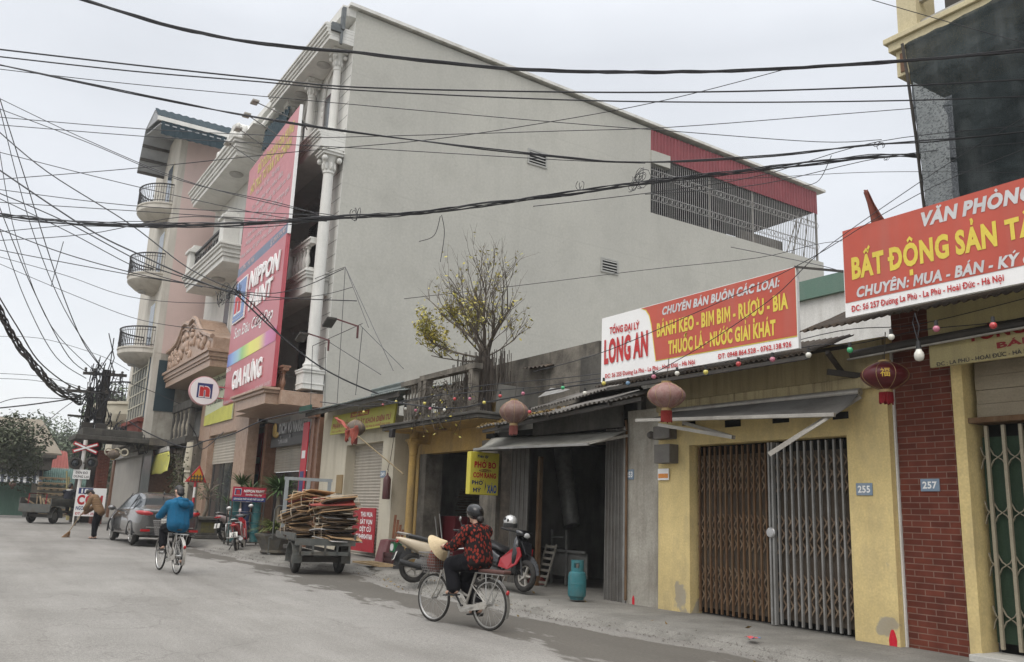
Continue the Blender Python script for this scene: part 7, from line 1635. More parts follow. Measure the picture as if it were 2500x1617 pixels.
def person(label, loc, rz, J, jacket, trousers, hair='short', voxel=.009, hat=None, sc=1, jlen=.1, jr=1.0, feet=True, loose=1.0, hood=False, puff=False):
    p = thing('person', label, 'person', loc, None, rz); p.scale = (sc, sc, sc)
    J = {k: V(v) for k, v in J.items()}
    hd, nk, pel = J['head'], J['neck'], J['pelvis']; fw = J['face'].normalized(); up = (hd-nk).normalized(); sd = up.cross(fw).normalized()
    MX = Matrix((fw, sd, up)).transposed()
    mb = MB()
    mb.ell(hd+up*.02, (.098, .078, .105), 18, 14, mat=MX); mb.ell(hd+fw*.028-up*.045, (.066, .058, .066), 14, 10, mat=MX)
    mb.cap(hd+fw*.088+up*.012, hd+fw*.108-up*.022, .010, .016, 8); mb.ell(hd+fw*.085-up*.055, (.018, .026, .010), 8, 6, mat=MX); mb.ell(hd+fw*.075-up*.09, (.028, .026, .022), 8, 6, mat=MX)
    for s in (-1, 1): mb.ell(hd+sd*s*.08-up*.005-fw*.005, (.022, .012, .034), 10, 8, mat=MX); mb.ell(hd+fw*.078+sd*s*.032+up*.02, (.018, .02, .012), 8, 6, mat=MX)
    mb.cap(nk-up*.04, hd-up*.05, .058, .05, 12)
    mb.cap(pel, (pel+nk)/2, .12, .125, 14); mb.cap((pel+nk)/2, nk-up*.08, .12, .1, 14)
    for s, L_ in ((1, 'l'), (-1, 'r')):
        sh, el, wr, hp, kn, an = (J[k+L_] for k in ('sh', 'el', 'wr', 'hp', 'kn', 'an'))
        mb.cap(nk-up*.09, sh, .075, .058); mb.cap(sh, el, .05, .04); mb.cap(el, wr, .038, .026)
        g = J.get('grip'+L_, (wr-el).normalized()); fingers(mb, wr, g, J.get('gs'+L_, V((0, s, 0))), J.get('gd'+L_, V((0, 0, -1))))
        mb.cap(pel, hp, .11, .1); mb.cap(hp, kn, .088, .06); mb.cap(kn, an, .056, .036)
        tf = J.get('toe'+L_, V((1, 0, -.1))).normalized(); mb.cap(an-tf*.045-V((0, 0, .045)), an+tf*.13-V((0, 0, .055)), .034, .026, 10); mb.cap(an, an-V((0, 0, .04)), .036, .036)
    b = weave(mk(mb, 'body', skin, p), voxel*.9 if voxel < .01 else voxel, 3)
    # upper garment
    mb = MB(); R_ = jr; hem = J.get('hem', pel)
    w_ = lambda s: sd*s
    for s in (-1, 1):
        mb.cap(hem+w_(s)*.085, (hem+nk)/2+w_(s)*.07, .128*R_, .12*R_, 16); mb.cap((hem+nk)/2+w_(s)*.075, nk-up*.13+w_(s)*.085, .12*R_, .1*R_, 16)
    mb.cap(hem, nk-up*.1, .135*R_, .11*R_, 16); mb.cap(nk-up*.05, nk-up*.02, .07*R_, .066*R_, 14)
    for s, L_ in ((1, 'l'), (-1, 'r')):
        sh, el, wr = (J[k+L_] for k in ('sh', 'el', 'wr')); cf = el.lerp(wr, J.get('cuff', V((.92, 0, 0))).x)
        mb.cap(nk-up*.07, sh, .085*R_, .082*R_, 14); mb.cap(sh, el, .078*R_, .066*R_, 14); mb.cap(el, cf, .066*R_, .05*R_, 14)
    if puff:
        for L_ in 'lr':
            sh, el, wr = (J[k+L_] for k in ('sh', 'el', 'wr'))
            for A, B_ in ((sh, el), (el, wr)):
                for k in range(4): q = A.lerp(B_, (k+.5)/4); mb.ell(q, .078*R_, 12, 8)
        for k in range(6):
            q = hem.lerp(nk-up*.1, (k+.5)/6.5)
            for s in (-1, 1): mb.ell(q+w_(s)*.08, (.14*R_, .13*R_, .06), 16, 8)
    o = weave(mk(mb, 'jacket', jacket, p), voxel, 5, .010*loose, rr.random()*9)
    if hood:
        mb = MB(); mb.torus(nk-up*.02-fw*.05, .10, .045, 'z', 20, 8); mb.ell(nk-up*.08-fw*.11, (.08, .13, .1), 14, 8, mat=MX); weave(mk(mb, 'hood', jacket, p), voxel, 4, .006)
    # trousers
    mb = MB()
    for s, L_ in ((1, 'l'), (-1, 'r')):
        hp, kn, an = (J[k+L_] for k in ('hp', 'kn', 'an')); e = kn.lerp(an, .93)
        mb.cap(pel, hp, .125*loose, .115*loose, 14); mb.cap(hp, kn, .108*loose, .085*loose, 14); mb.cap(kn, e, .084*loose, .078*loose, 14)
    weave(mk(mb, 'trousers', trousers, p), voxel, 4, .008, 3)
    mb = MB()
    for L_ in 'lr':
        an = J['an'+L_]; tf = J.get('toe'+L_, V((1, 0, -.1))).normalized(); mb.bar(an-tf*.08-V((0, 0, .088)), an+tf*.165-V((0, 0, .088)), .09, .02); mb.tube([an+tf*.06+V((0, -.042, -.07)), an+tf*.07+V((0, 0, -.022)), an+tf*.06+V((0, .042, -.07))], .012, 6)
    mk(mb, 'sandals', bsteel, p, .6)
    if hair == 'short':
        mb = MB(); mb.ell(hd+up*.035-fw*.014, (.104, .087, .103), 18, 12, mat=MX); mb.ell(hd-fw*.045-up*.02, (.07, .08, .075), 14, 10, mat=MX); o = weave(mk(mb, 'hair', hairm, p), voxel, 2, .006, 2)
    if hat == 'helmet':
        mb = MB(); hm_ = M('black helmet gloss', (.012, .012, .013), (.012, .012, .012), r=.2, spec=.35, bump=0, fine=0, coat=.15); mb.ell(hd+up*.04-fw*.01, (.125, .108, .118), 22, 14, mat=MX); mb.cap(hd+fw*.11+up*.05, hd+fw*.15+up*.035, .02, .008, 8); mk(mb, 'helmet', hm_, p, 1)
        mb = MB(); mb.ell(hd-fw*.08-up*.06, (.05, .065, .06), 12, 8, mat=MX); mk(mb, 'hair', hairm, p, 1)
    if hat == 'cap':
        mb = MB(); mb.ell(hd+up*.045-fw*.005, (.115, .1, .095), 18, 12, mat=MX); mb.ell(hd+fw*.10+up*.045, (.075, .08, .014), 14, 6, mat=MX); mk(mb, 'cap', hairm, p, 1)
    return p
flor = M('red and black print blouse', (.22, .03, .018), (.15, .022, .015), r=.8, bump=.1)
def _flor(n, l, b):
    tcn = n.new('ShaderNodeTexCoord'); mpn = n.new('ShaderNodeMapping'); mpn.inputs['Scale'].default_value = (30, 30, 19); l.new(tcn.outputs['Object'], mpn.inputs[0])
    vo = n.new('ShaderNodeTexVoronoi'); vo.inputs['Scale'].default_value = 1; l.new(mpn.outputs[0], vo.inputs['Vector'])
    k = n.new('ShaderNodeMapRange'); l.new(vo.outputs['Distance'], k.inputs[0])
    for i_, v_ in zip(('From Min', 'From Max', 'To Min', 'To Max'), (.42, .52, 0, 1)): k.inputs[i_].default_value = v_
    sp = n.new('ShaderNodeSeparateColor'); l.new(vo.outputs['Color'], sp.inputs[0]); a = n.new('ShaderNodeMath'); a.operation = 'GREATER_THAN'; a.inputs[1].default_value = .72; l.new(sp.outputs[0], a.inputs[0])
    mxx = n.new('ShaderNodeMath'); mxx.operation = 'MAXIMUM'; l.new(k.outputs[0], mxx.inputs[0]); l.new(a.outputs[0], mxx.inputs[1])
    mx = n.new('ShaderNodeMix'); mx.data_type = 'RGBA'; l.new(mxx.outputs[0], mx.inputs[0]); src = b.inputs['Base Color'].links[0].from_socket; l.new(src, mx.inputs[6]); mx.inputs[7].default_value = (.014, .010, .010, 1); l.new(mx.outputs[2], b.inputs['Base Color'])
setm('red and black print blouse', _flor)
ride = dict(head=(-.19, 0, 1.475), neck=(-.23, 0, 1.335), face=(1, .12, -.05), pelvis=(-.30, 0, .88), hem=(-.30, 0, .885),
            shl=(-.23, .185, 1.25), ell=(-.07, .265, 1.06), wrl=(.03, .285, 1.03), shr=(-.23, -.185, 1.25), elr=(-.07, -.265, 1.06), wrr=(.03, -.285, 1.03),
            gripl=(1, -.05, .25), gripr=(1, .05, .25), hpl=(-.24, .10, .86), knl=(.10, .13, .80), anl=(.0, .15, .50), hpr=(-.24, -.10, .86), knr=(.08, -.12, .60), anr=(-.17, -.15, .25))
person('person in red and black blouse and black helmet riding the near bicycle', B1, RZ1, ride, flor, trousm, hair=None, hat='helmet', voxel=.008, sc=BS1, jr=1.17, loose=1.25)
blue = M('blue padded jacket', (.012, .105, .20), (.01, .08, .16), r=.75, sc=6, bump=.12, bsc=30)
r2 = dict(ride); r2['head'] = (-.14, 0, 1.5); r2['face'] = (1, .35, 0); r2['neck'] = (-.2, 0, 1.36)
person('person in bright blue hooded jacket cycling away up the road', B2, RZ2, r2, blue, trousm, voxel=.012, sc=BS2, jr=1.12, hood=True)
brownj = M('brown quilted jacket', (.20, .125, .07), (.16, .10, .055), r=.7, sc=6, bump=.1)
SW = V((-31.2, PG(232, 1312).y*31.2/abs(PG(232, 1312).x), GZ(-31.2)))
sweep = dict(head=(.34, .03, 1.45), neck=(.24, .02, 1.36), face=(.8, .35, -.45), pelvis=(-.04, 0, .88), hem=(-.05, 0, .86), shl=(.2, .18, 1.27), ell=(.28, .22, 1.03), wrl=(.40, .08, .93), shr=(.2, -.18, 1.27), elr=(.30, -.2, 1.0), wrr=(.46, -.02, .82),
             hpl=(-.03, .1, .86), knl=(.03, .11, .48), anl=(-.03, .12, .1), hpr=(-.03, -.1, .86), knr=(.08, -.1, .48), anr=(.12, -.11, .1), gripl=(.6, -.5, -.5), gripr=(.6, .4, -.5), gsl=(.6, 0, -.7), gsr=(.6, 0, -.7), gdl=(.3, -1, 0), gdr=(.3, 1, 0))
person('person in brown quilted jacket and dark cap sweeping the road edge', SW, -2.2, sweep, brownj, trousm, hat='cap', voxel=.012, jr=1.12, puff=True)
bm_ = thing('broom', 'long handled straw broom held by the sweeper', 'broom', SW, None, -2.2)
mk(MB().cyl((.36, .06, 1.04), (.92, -.02, .18), .014), 'handle', wood, bm_, 1)
mb = MB()
for k in range(60): a = rr.uniform(-1, 1); mb.bar((.90+rr.uniform(-.02, .02), -.02+a*.04, .2), (1.0+rr.uniform(-.06, .09), -.02+a*.16, .012), .008)
mk(mb, 'bristles', M('straw bristles', (.36, .22, .12), (.28, .17, .09), r=.95, sc=20), bm_)
darkj = M('black jacket', (.012, .013, .02), (.02, .02, .026), r=.8, sc=6)
tr_ = dict(head=(1.70, .02, 1.52), neck=(1.66, 0, 1.37), face=(1, -.3, 0), pelvis=(1.55, 0, .84), hem=(1.55, 0, .84), shl=(1.63, .19, 1.28), ell=(1.85, .28, 1.08), wrl=(2.08, .33, 1.0), shr=(1.63, -.19, 1.28), elr=(1.85, -.28, 1.08), wrr=(2.08, -.33, 1.0),
           hpl=(1.58, .1, .82), knl=(1.98, .2, .78), anl=(1.98, .2, .42), hpr=(1.58, -.1, .82), knr=(1.98, -.2, .78), anr=(1.98, -.2, .42))
pr = person('person in black jacket with white collar driving the far cargo trike', FT, 2.5, tr_, darkj, trousm, voxel=.014, jr=1.15, sc=1.12)
mk(MB().torus((1.63, 0, 1.36), .095, .035, 'z', 18, 6), 'collar', M('white fleece', (.6, .6, .58), r=.9), pr, 1)
stand = dict(head=(.03, 0, 1.54), neck=(0, 0, 1.4), face=(1, 0, 0), pelvis=(0, 0, .9), hem=(0, 0, .88), shl=(0, .19, 1.31), ell=(.02, .24, 1.05), wrl=(.12, .22, .84), shr=(0, -.19, 1.31), elr=(.02, -.24, 1.05), wrr=(.12, -.22, .84), hpl=(0, .1, .88), knl=(.03, .1, .49), anl=(0, .1, .1), hpr=(0, -.1, .88), knr=(.03, -.1, .49), anr=(0, -.1, .1))
q = P(366, 1218, y=7.0)
person('dark haired person standing behind the grey car, only the head showing', (q.x*.97, 7.0*.97, q.z-1.63), 2.4, stand, darkj, trousm, voxel=.016)

# what the near rider carries in the basket
def onbike(p): return B1+Matrix.Rotation(RZ1, 3, 'Z') @ (V(p)*BS1)
ch = thing('conical_hat', 'pale conical hat propped on the basket of the near bicycle', 'hat', onbike((.52, .05, .98)))
mx_ = Matrix.Rotation(RZ1, 3, 'Z') @ Matrix.Rotation(-.95, 3, 'Y') @ Matrix.Rotation(.25, 3, 'X')
MB().lathe([(.20, 0), (.198, .004), (.10, .085), (.005, .17)], onbike((.47, .05, 1.0)), 28, mat=mx_).build('cone', M('palm leaf', (.52, .42, .27), (.44, .35, .22), r=.8, sc=14, bump=.1), ch, smooth=.6)
bg_ = thing('shopping_bag', 'dark red brown bag filling the basket of the near bicycle', 'bag', onbike((.55, 0, .68)))
def bagf(u, v):
    a_ = u*2*PI; r_ = (.5+.5*math.sin(PI*min(1, v*.9+.1)))*(1+.12*noise.noise(V((math.cos(a_)*2, math.sin(a_)*2, v*3))))
    return onbike((.55+.115*r_*math.cos(a_), .125*r_*math.sin(a_), .675+.30*v+.02*math.sin(a_*3)*v))
MB().grid(bagf, 28, 12).build('sack', M('red brown bag', (.20, .06, .045), (.13, .05, .04), r=.75, sc=7), bg_, smooth=2)
# ================= lanterns and bulbs =================
def lantern(name, label, px, py, rx, ry, y, mat, gold=True, char=None, tass=1.0, group='paper lanterns under the eaves', tmat=None, x=None):
    c = P(px, py, y=y) if x is None else P(px, py, x=x); dep = (c-CP).dot(_F); k = dep/FPX; R_ = rx*k; H_ = ry*k
    o = thing(name, label, 'lantern', c, group)
    n_ = 40; prof = [(R_*max(.26, math.sin(PI*(i+.35)/10.7)**.62), -H_+2*H_*i/10) for i in range(11)]
    MB().lathe(prof, c, n_, lob=.018).build('body', mat, o, smooth=1)
    tm = tmat or M('faded tassel', (.2, .07, .06), (.15, .055, .045), r=.9, sc=9)
    gm = M('tarnished gold', (.40, .29, .13), (.3, .2, .1), r=.5, metal=.3, sc=6)
    mb = MB(); mb.lathe([(R_*.24, H_*.93), (R_*.27, H_), (R_*.27, H_*1.12), (R_*.1, H_*1.13)], c, 18).lathe([(R_*.27, -H_*1.22), (R_*.29, -H_*1.2), (R_*.27, -H_*.95)], c, 18); mb.build('collar', gm if gold else tm, o, smooth=.6)
    mb = MB()
    for i in range(8):
        a = 2*PI*(i+.3)/8; mb.tube([c+V((r_*1.012*math.cos(a), r_*1.012*math.sin(a), z_)) for r_, z_ in prof], R_*.012, 4)
    mb.build('ribs', gm if gold else mat, o)
    if tass:
        mb = MB()
        for i in range(26):
            a = 2*PI*i/26; r_ = R_*.26; mb.bar(c+V((r_*math.cos(a), r_*math.sin(a), -H_*1.2)), c+V((r_*1.05*math.cos(a), r_*1.05*math.sin(a), -H_*(1.2+.85*tass)+rr.uniform(-.02, .02))), R_*.05)
        mb.build('tassel', tm, o)
    MB().cyl(c+V((0, 0, H_*1.1)), c+V((0, .05, H_*1.1+.35)), .006, n=5).build('cord', darkst, o)
    if char:
        dv = (CP-c); dv.z = 0; dv.normalize(); fr = Frame(c+dv*R_*1.0, (-dv.y, dv.x, 0), (0, 0, 1)); vs, fs = rawtext(char); w_ = max(v.x for v in vs)
        m2 = MB(); s_ = H_*.68; m2.add([fr.pt((v.x-w_/2)*s_, (v.y-.38)*s_, .01-((v.x-w_/2)*s_)**2/R_*.5) for v in vs], fs); m2.build('gold_character', M('gold leaf', (.62, .42, .06), r=.35, metal=.5, bump=0), o)
    return o
dust = M('dusty pink lantern paper', (.225, .105, .095), (.30, .215, .195), r=.9, sc=9, amt=.9, bump=.05)
dust2 = M('brown dusty lantern paper', (.16, .085, .072), (.22, .165, .145), r=.9, sc=8, amt=.9, bump=.05)
lantern('lantern', 'dusty pink lantern hanging at the corner of the yellow shop', 1627, 966, 46, 31, 8.25, dust, tmat=M('red tassel', (.24, .035, .03), (.18, .03, .025), r=.9, sc=9))
lantern('lantern', 'brown dusty lantern hanging over the noodle shop roof', 1255, 1006, 35, 28, 8.3, dust2, tass=.9)
lantern('lantern', 'glossy dark red lantern with gold character before the brick wall', 2161, 918, 56, 34, 8.9, M('deep red lantern gauze', (.10, .007, .011), (.055, .008, .01), r=.4, sc=4, bump=0), char='福', tass=.9, tmat=M('wine tassel', (.2, .015, .02), r=.8))
lo = lantern('lantern', 'grey brown lantern wrapped in a torn red flag by the lime sign', 868, 1046, 24, 20, 8.4, M('grey lantern paper', (.20, .16, .13), (.12, .1, .085), r=.9, sc=6), tass=.8)
lantern('lantern', 'small weathered lantern hanging before the brick gate pillar', 277, 1110, 15, 11, None, M('grey lantern paper', (.2, .16, .13)), tass=0, x=-44.5)
lantern('lantern', 'tiny faded red lantern on the far green gate', 31, 1182, 8, 7, None, dust2, tass=.5, x=-58)
fg = thing('torn_flag', 'torn red flag on a bamboo pole draped over the lantern by the lime sign', 'flag', P(985, 1158, y=8.9))
a, b_ = P(985, 1158, y=8.9), P(822, 1022, y=8.0)
MB().cyl(a, b_, .016, n=8).build('pole', M('bamboo', (.3, .24, .15), (.22, .17, .1), r=.7, sc=8), fg)
fp = [P(*q, y=8.0+.1*(i % 2)) for i, q in enumerate(((820, 1020), (838, 1040), (885, 1040), (880, 1066), (862, 1082), (838, 1076), (845, 1055), (828, 1036)))]
rcl = M('faded coral cloth', (.34, .10, .075), (.25, .07, .055), r=.85, sc=7)
def strip(A, B_, w0, w1, n_, nm):
    def f(u, v):
        p = A.lerp(B_, v); w_ = w0+(w1-w0)*v; return p+V((w_*(u-.5), -.035*math.sin(u*9+v*5)-.02*math.sin(u*17), .25*w_*(u-.5)+.015*math.sin(v*11+u*4)))
    MB().grid(f, 18, n_).build(nm, rcl, fg, smooth=2, solid=.004)
strip(P(821, 1020, y=7.98), P(852, 1048, y=8.05), .07, .10, 10, 'cloth_twist')
strip(P(866, 1044, y=8.06), P(862, 1084, y=8.06), .40, .16, 14, 'cloth')
strip(P(850, 1050, y=8.03), P(846, 1078, y=8.03), .16, .05, 10, 'cloth_tail')
wirem = M('black cable', (.014, .014, .017), (.025, .025, .028), r=.55, bump=0, fine=0)
socket = M('socket black', (.02, .02, .02), r=.5, bump=0)
BC = {'r': ('red', (.45, .05, .05)), 'y': ('yellow', (.60, .52, .12)), 'w': ('white', (.66, .65, .58)), 'p': ('pink', (.46, .15, .21)), 'g': ('green', (.05, .36, .15)), 'b': ('blue', (.12, .22, .33))}
BULBS = [(888, 1006, 'y', 'over the lime sign'), (935, 989, 'r', 'at the right edge of the lime sign'), (967, 981, 'y', 'above the corner of the cream shop'), (990, 998, 'w', 'left of the carved balcony'), (1015, 1002, 'p', 'at the left end of the carved balcony'), (1037, 985, 'y', 'before the left balcony post'), (1050, 998, 'p', 'low before the carved balcony'), (1085, 1001, 'w', 'before the carved balcony scroll'), (1110, 974, 'r', 'left of the rooftop tree trunk'), (1147, 974, 'p', 'just before the rooftop tree trunk'), (1182, 983, 'y', 'at the foot of the rooftop tree'), (1221, 967, 'r', 'right of the rooftop tree trunk'), (1277, 961, 'p', 'above the brown lantern'), (1293, 1006, 'r', 'touching the right side of the brown lantern'), (1374, 947, 'g', 'before the loose panel on the noodle shop roof'), (1428, 960, 'w', 'left of the wholesale sign'), (1474, 936, 'y', 'at the lower left corner of the wholesale sign'), (1533, 936, 'b', 'under the left end of the wholesale sign'), (1596, 920, 'p', 'left of the lantern cord under the wholesale sign'), (1653, 912, 'w', 'right of the lantern cord under the wholesale sign'), (1723, 909, 'y', 'under the middle of the wholesale sign'), (1803, 889, 'r', 'under the phone number of the wholesale sign'), (1886, 878, 'p', 'under the phone number end of the wholesale sign'), (1974, 867, 'w', 'right of the wholesale sign'), (2075, 855, 'g', 'left above the glossy red lantern'), (2176, 823, 'w', 'above the glossy red lantern'), (2286, 803, 'p', 'before the old yellow sign'), (2425, 795, 'r', 'furthest right, before the awning roller')]
base = {}
def bpos(i): return 8.25-(.25*(BULBS[i][0]-888)/1540)
for i, (bx, by, c, where) in enumerate(BULBS):
    q = P(bx, by, y=bpos(i)); nm, col = BC[c]; lab = f'{nm} bulb of the string, {where}'
    if c not in base:
        o = thing('string_bulb', lab, 'light bulb', q, 'coloured bulbs on the string')
        MB().ell(q, .034, 12, 8).build('bulb', M(nm+' bulb glass', col, tuple(k*.85 for k in col), r=.25, bump=0, fine=0, coat=.4), o, smooth=1); MB().cyl(q+V((0, 0, .025)), q+V((0, 0, .085)), .02, .017, 8).build('socket', socket, o, smooth=.6); base[c] = o
    else: o = copy_tree(base[c]); o.location = q; o['label'] = lab
q = P(2244, 868, y=8.1); o = thing('light_bulb', 'large white pear shaped bulb hanging alone on a looped cord', 'light bulb', q)
MB().lathe([(.01, -.06), (.035, -.05), (.048, -.025), (.05, 0), (.045, .025), (.03, .05), (.025, .07)], q, 16).build('bulb', M('white bulb glass', BC['w'][1]), o, smooth=1); MB().cyl(q+V((0, 0, .06)), q+V((0, 0, .15)), .028, .02, 10).build('socket', socket, o); MB().tube([q+V((0, 0, .14)), q+V((-.02, 0, .22)), q+V((-.05, 0, .35)), q+V((-.02, 0, .45)), q+V((.02, 0, .3)), q+V((.0, 0, .2))], .006, 5).build('cord', wirem, o)
# ================= cables =================
def spline(pts, k=6):
    out = []; n_ = len(pts)
    for i in range(n_-1):
        p0, p1, p2, p3 = pts[max(0, i-1)], pts[i], pts[i+1], pts[min(n_-1, i+2)]
        for j in range(k):
            t = j/k; out.append(.5*((2*p1)+(p2-p0)*t+(2*p0-5*p1+4*p2-p3)*t*t+(3*p1-p0-3*p2+p3)*t**3))
    out.append(pts[-1]); return out
NW = [0]
def cable(pts, wpx, d0, d1, label=None, group='overhead cables', s=1.05, name='cable', strands=1, spread=0, k=6):
    L_ = [0]
    for a, b in zip(pts, pts[1:]): L_.append(L_[-1]+math.hypot(b[0]-a[0], b[1]-a[1]))
    P3 = []
    for (x, y), l_ in zip(pts, L_):
        t = l_/L_[-1]; dep = 1/((1-t)/d0+t/d1); P3.append(PD(x*s, y*s, dep))
    sp = spline(P3, k); mb = MB()
    for q in range(strands):
        ph = q*2.4; pp = []; rs = []
        for i, p in enumerate(sp):
            dep = (p-CP).dot(_F); kk = dep/FPX
            off = V((0, 0, 0))
            if strands > 1: a_ = ph+i*.28; off = (V((0, .5, 0))*math.cos(a_)+V((0, 0, 1))*math.sin(a_))*spread*kk+V((0, 0, noise.noise(V((i*.35, q*5.1, NW[0])))*spread*.9*kk))
            pp.append(p+off); rs.append(max(.002, wpx*.5*kk))
        mb.tube(pp, rs, 5)
    NW[0] += 1
    o = mb.build(name, wirem, None, smooth=1); tag(o, label, 'cable', group); return o
C = cable
C([(170, -8), (400, 62), (600, 100), (820, 122), (1100, 153), (1300, 165), (1500, 168), (1700, 165), (1950, 152), (2150, 138), (2400, 115)], 5.2, 11, 8, 'thick twisted black cable, highest of all, crossing the whole street', strands=3, spread=2.6, k=9)
C([(-10, 114), (300, 150), (600, 182), (830, 203), (1300, 214), (1700, 213), (2100, 200), (2400, 184)], 4.2, 14, 9, 'upper of two parallel cables crossing the grey wall near its top')
C([(-10, 131), (300, 165), (600, 190), (830, 210), (1300, 232), (1700, 238), (2100, 234), (2400, 224)], 3.6, 14, 9, 'lower of two parallel cables crossing the grey wall near its top')
C([(-10, 150), (250, 205), (500, 255), (700, 290), (950, 325), (1300, 365), (1500, 377), (1800, 362), (2000, 340), (2200, 325), (2400, 304)], 3.4, 15, 9, 'cable sagging past the upper wall vent to the red cladding', strands=2, spread=2)
C([(-10, 500), (200, 520), (500, 523), (800, 505), (1000, 492), (1250, 460), (1500, 425), (1700, 402), (2050, 363), (2200, 370), (2400, 388)], 2.6, 22, 9.5, 'thick messy cable bundle with coils across the middle of the grey wall', strands=7, spread=4.5, k=10)
for i, (a, b, lab) in enumerate((
    ([(-10, 160), (300, 195), (840, 245), (1300, 285), (1560, 305), (1900, 330), (2050, 325)], (15, 11), 'thin wire reaching the top left corner of the red cladding'),
    ([(-10, 418), (330, 390), (700, 352), (1000, 325), (1300, 280), (1560, 230), (1850, 155)], (16, 10), 'thin wire rising from the left edge over the roof line'),
    ([(-10, 272), (330, 300), (700, 318), (840, 318), (1300, 305), (1560, 296), (2000, 262), (2400, 230)], (20, 10), 'thin wire crossing the white column front below the roof'),
    ([(-10, 290), (400, 322), (840, 345), (1300, 372), (1500, 380)], (20, 12), 'thin wire ending beside the red cladding'),
    ([(-10, 352), (300, 430), (620, 500), (760, 515)], (24, 20), 'wire running from the left edge to the cable bundle, higher'),
    ([(-10, 440), (300, 478), (620, 495), (800, 505)], (24, 20), 'wire running from the left edge to the cable bundle, middle'),
    ([(-10, 470), (300, 490), (620, 510), (800, 508)], (24, 20), 'wire running just above the cable bundle at the pink house'),
    ([(-10, 540), (300, 515), (560, 530), (760, 512)], (24, 20), 'wire running just below the cable bundle at the pink house'),
    ([(-10, 560), (200, 545), (420, 505), (600, 516)], (26, 20), 'loose wire crossing below the top round balcony'),
    ([(-10, 250), (200, 330), (420, 420), (640, 470), (740, 500)], (22, 20), 'wire slanting down over the pink wall to the column'),
    ([(-10, 225), (200, 325), (430, 420), (660, 480), (800, 505)], (22, 19), 'wire slanting down beside the white crest to the column'),
    ([(1560, 425), (1800, 412), (2050, 400), (2400, 402)], (12, 9), 'thin wire crossing right of the terrace grille'),
    ([(1240, 480), (1500, 450), (1760, 410), (2040, 330), (2400, 290)], (13, 9), 'wire rising from the bundle over the terrace to the netting'),
    ([(1500, 452), (1760, 430), (2060, 365), (2400, 330)], (13, 9), 'wire running under the bundle from the terrace to the netting'),
    ([(940, 695), (1200, 665), (1500, 628), (1760, 600), (1960, 560), (2400, 560)], (27, 9), 'thin wire crossing the grey wall just under the lower vent'),
    ([(1240, 865), (1400, 820), (1600, 735), (1850, 620), (2050, 500), (2200, 420), (2400, 340)], (12, 8.6), 'wire slanting across the face of the wholesale sign, upper'),
    ([(1500, 880), (1640, 800), (1800, 690), (1910, 585), (2100, 450), (2250, 352), (2400, 262)], (11, 9), 'wire slanting across the face of the wholesale sign, lower'),
    ([(2000, -8), (2200, 50), (2400, 105)], (8.5, 7.5), 'rusty brown wire crossing before the netting top right'),
    ([(1700, 575), (1850, 605), (1960, 632)], (31, 9.5), 'dark stay wire from the grey wall to the estate sign'))):
    C(a, 2.0 if i not in (11, 14) else 1.5, b[0], b[1], lab)
fan = [([(-10, 300), (110, 400), (300, 520), (440, 625), (560, 680)], 3, 'first of the slanting cables from the left edge to the white balcony'), ([(-10, 390), (200, 530), (330, 595), (440, 645), (560, 690)], 4, 'second of the slanting cables from the left edge to the white balcony'), ([(-10, 446), (150, 515), (330, 610), (460, 655), (580, 690)], 3, 'third of the slanting cables crossing the middle round balcony'), ([(-10, 458), (160, 540), (330, 628), (470, 668)], 2.4, 'fourth of the slanting cables crossing the middle round balcony'), ([(-10, 530), (150, 590), (330, 640), (450, 662), (620, 690), (830, 700)], 2.6, 'cable passing in front of the sign above the red letters'), ([(-10, 580), (200, 620), (400, 655), (640, 682), (800, 625)], 2.2, 'wire dipping across the sign and up to the bent stand'), ([(-10, 595), (150, 640), (300, 690), (480, 705), (720, 690), (820, 668)], 1.6, 'thin wire hanging in a loop under the white balcony'), ([(-10, 610), (180, 690), (330, 745), (500, 770)], 1.6, 'thin wire hanging low over the lowest round balcony'),
       ([(545, 680), (640, 770), (740, 850), (850, 905), (950, 935), (1100, 970)], 4, 'thick cable cutting over the rainbow band down to the cream shop roof'), ([(545, 672), (600, 720), (660, 790)], 3, 'shorter thick cable over the rainbow band'),
       ([(-10, 200), (60, 420), (130, 640), (190, 790), (238, 858)], 2.4, 'first steep cable dropping to the utility pole'), ([(-5, 235), (70, 520), (150, 720), (240, 860)], 2, 'second steep cable dropping to the utility pole'), ([(-10, 460), (80, 680), (160, 830), (215, 872)], 2.2, 'third steep cable dropping to the utility pole'), ([(-10, 505), (60, 700), (130, 830), (200, 880)], 2, 'fourth steep cable dropping to the utility pole'), ([(-5, 330), (40, 560), (120, 760), (225, 868)], 1.8, 'fifth steep cable dropping to the utility pole'),
       ([(-10, 950), (80, 940), (180, 925), (200, 915)], 3.4, 'dark cable arriving low at the pole from the left'), ([(-10, 940), (60, 925), (190, 930)], 2, 'wire arriving low at the pole from the left, above the dark one'), ([(-10, 880), (100, 888), (190, 915)], 1.4, 'thin level wire left of the pole, lower'), ([(-10, 868), (110, 878), (200, 905)], 1.4, 'thin level wire left of the pole, higher'), ([(-10, 782), (110, 790), (240, 830), (300, 862)], 1.2, 'faint wire passing above the pole head'), ([(90, 1000), (140, 955), (190, 920)], 1.8, 'guy wire descending left of the pole'), ([(265, 880), (340, 905), (420, 940)], 1.6, 'wire from pole head to the teal panel'), ([(300, 980), (350, 1010), (430, 1040), (480, 1025), (540, 1010), (620, 975), (745, 950)], 3.2, 'drooping cable in front of the marble shop front'), ([(440, 985), (455, 1010), (470, 1045), (520, 1005)], 2.2, 'loop of cable under the round sign'), ([(1180, 880), (1060, 905), (960, 938), (905, 915)], 1.8, 'wire from the cream roof to the rooftop tree')]
for a, w_, lab in fan: C(a, w_, 26 if a[0][0] < 50 else 23, 24 if a[-1][0] > 300 else 42, lab)
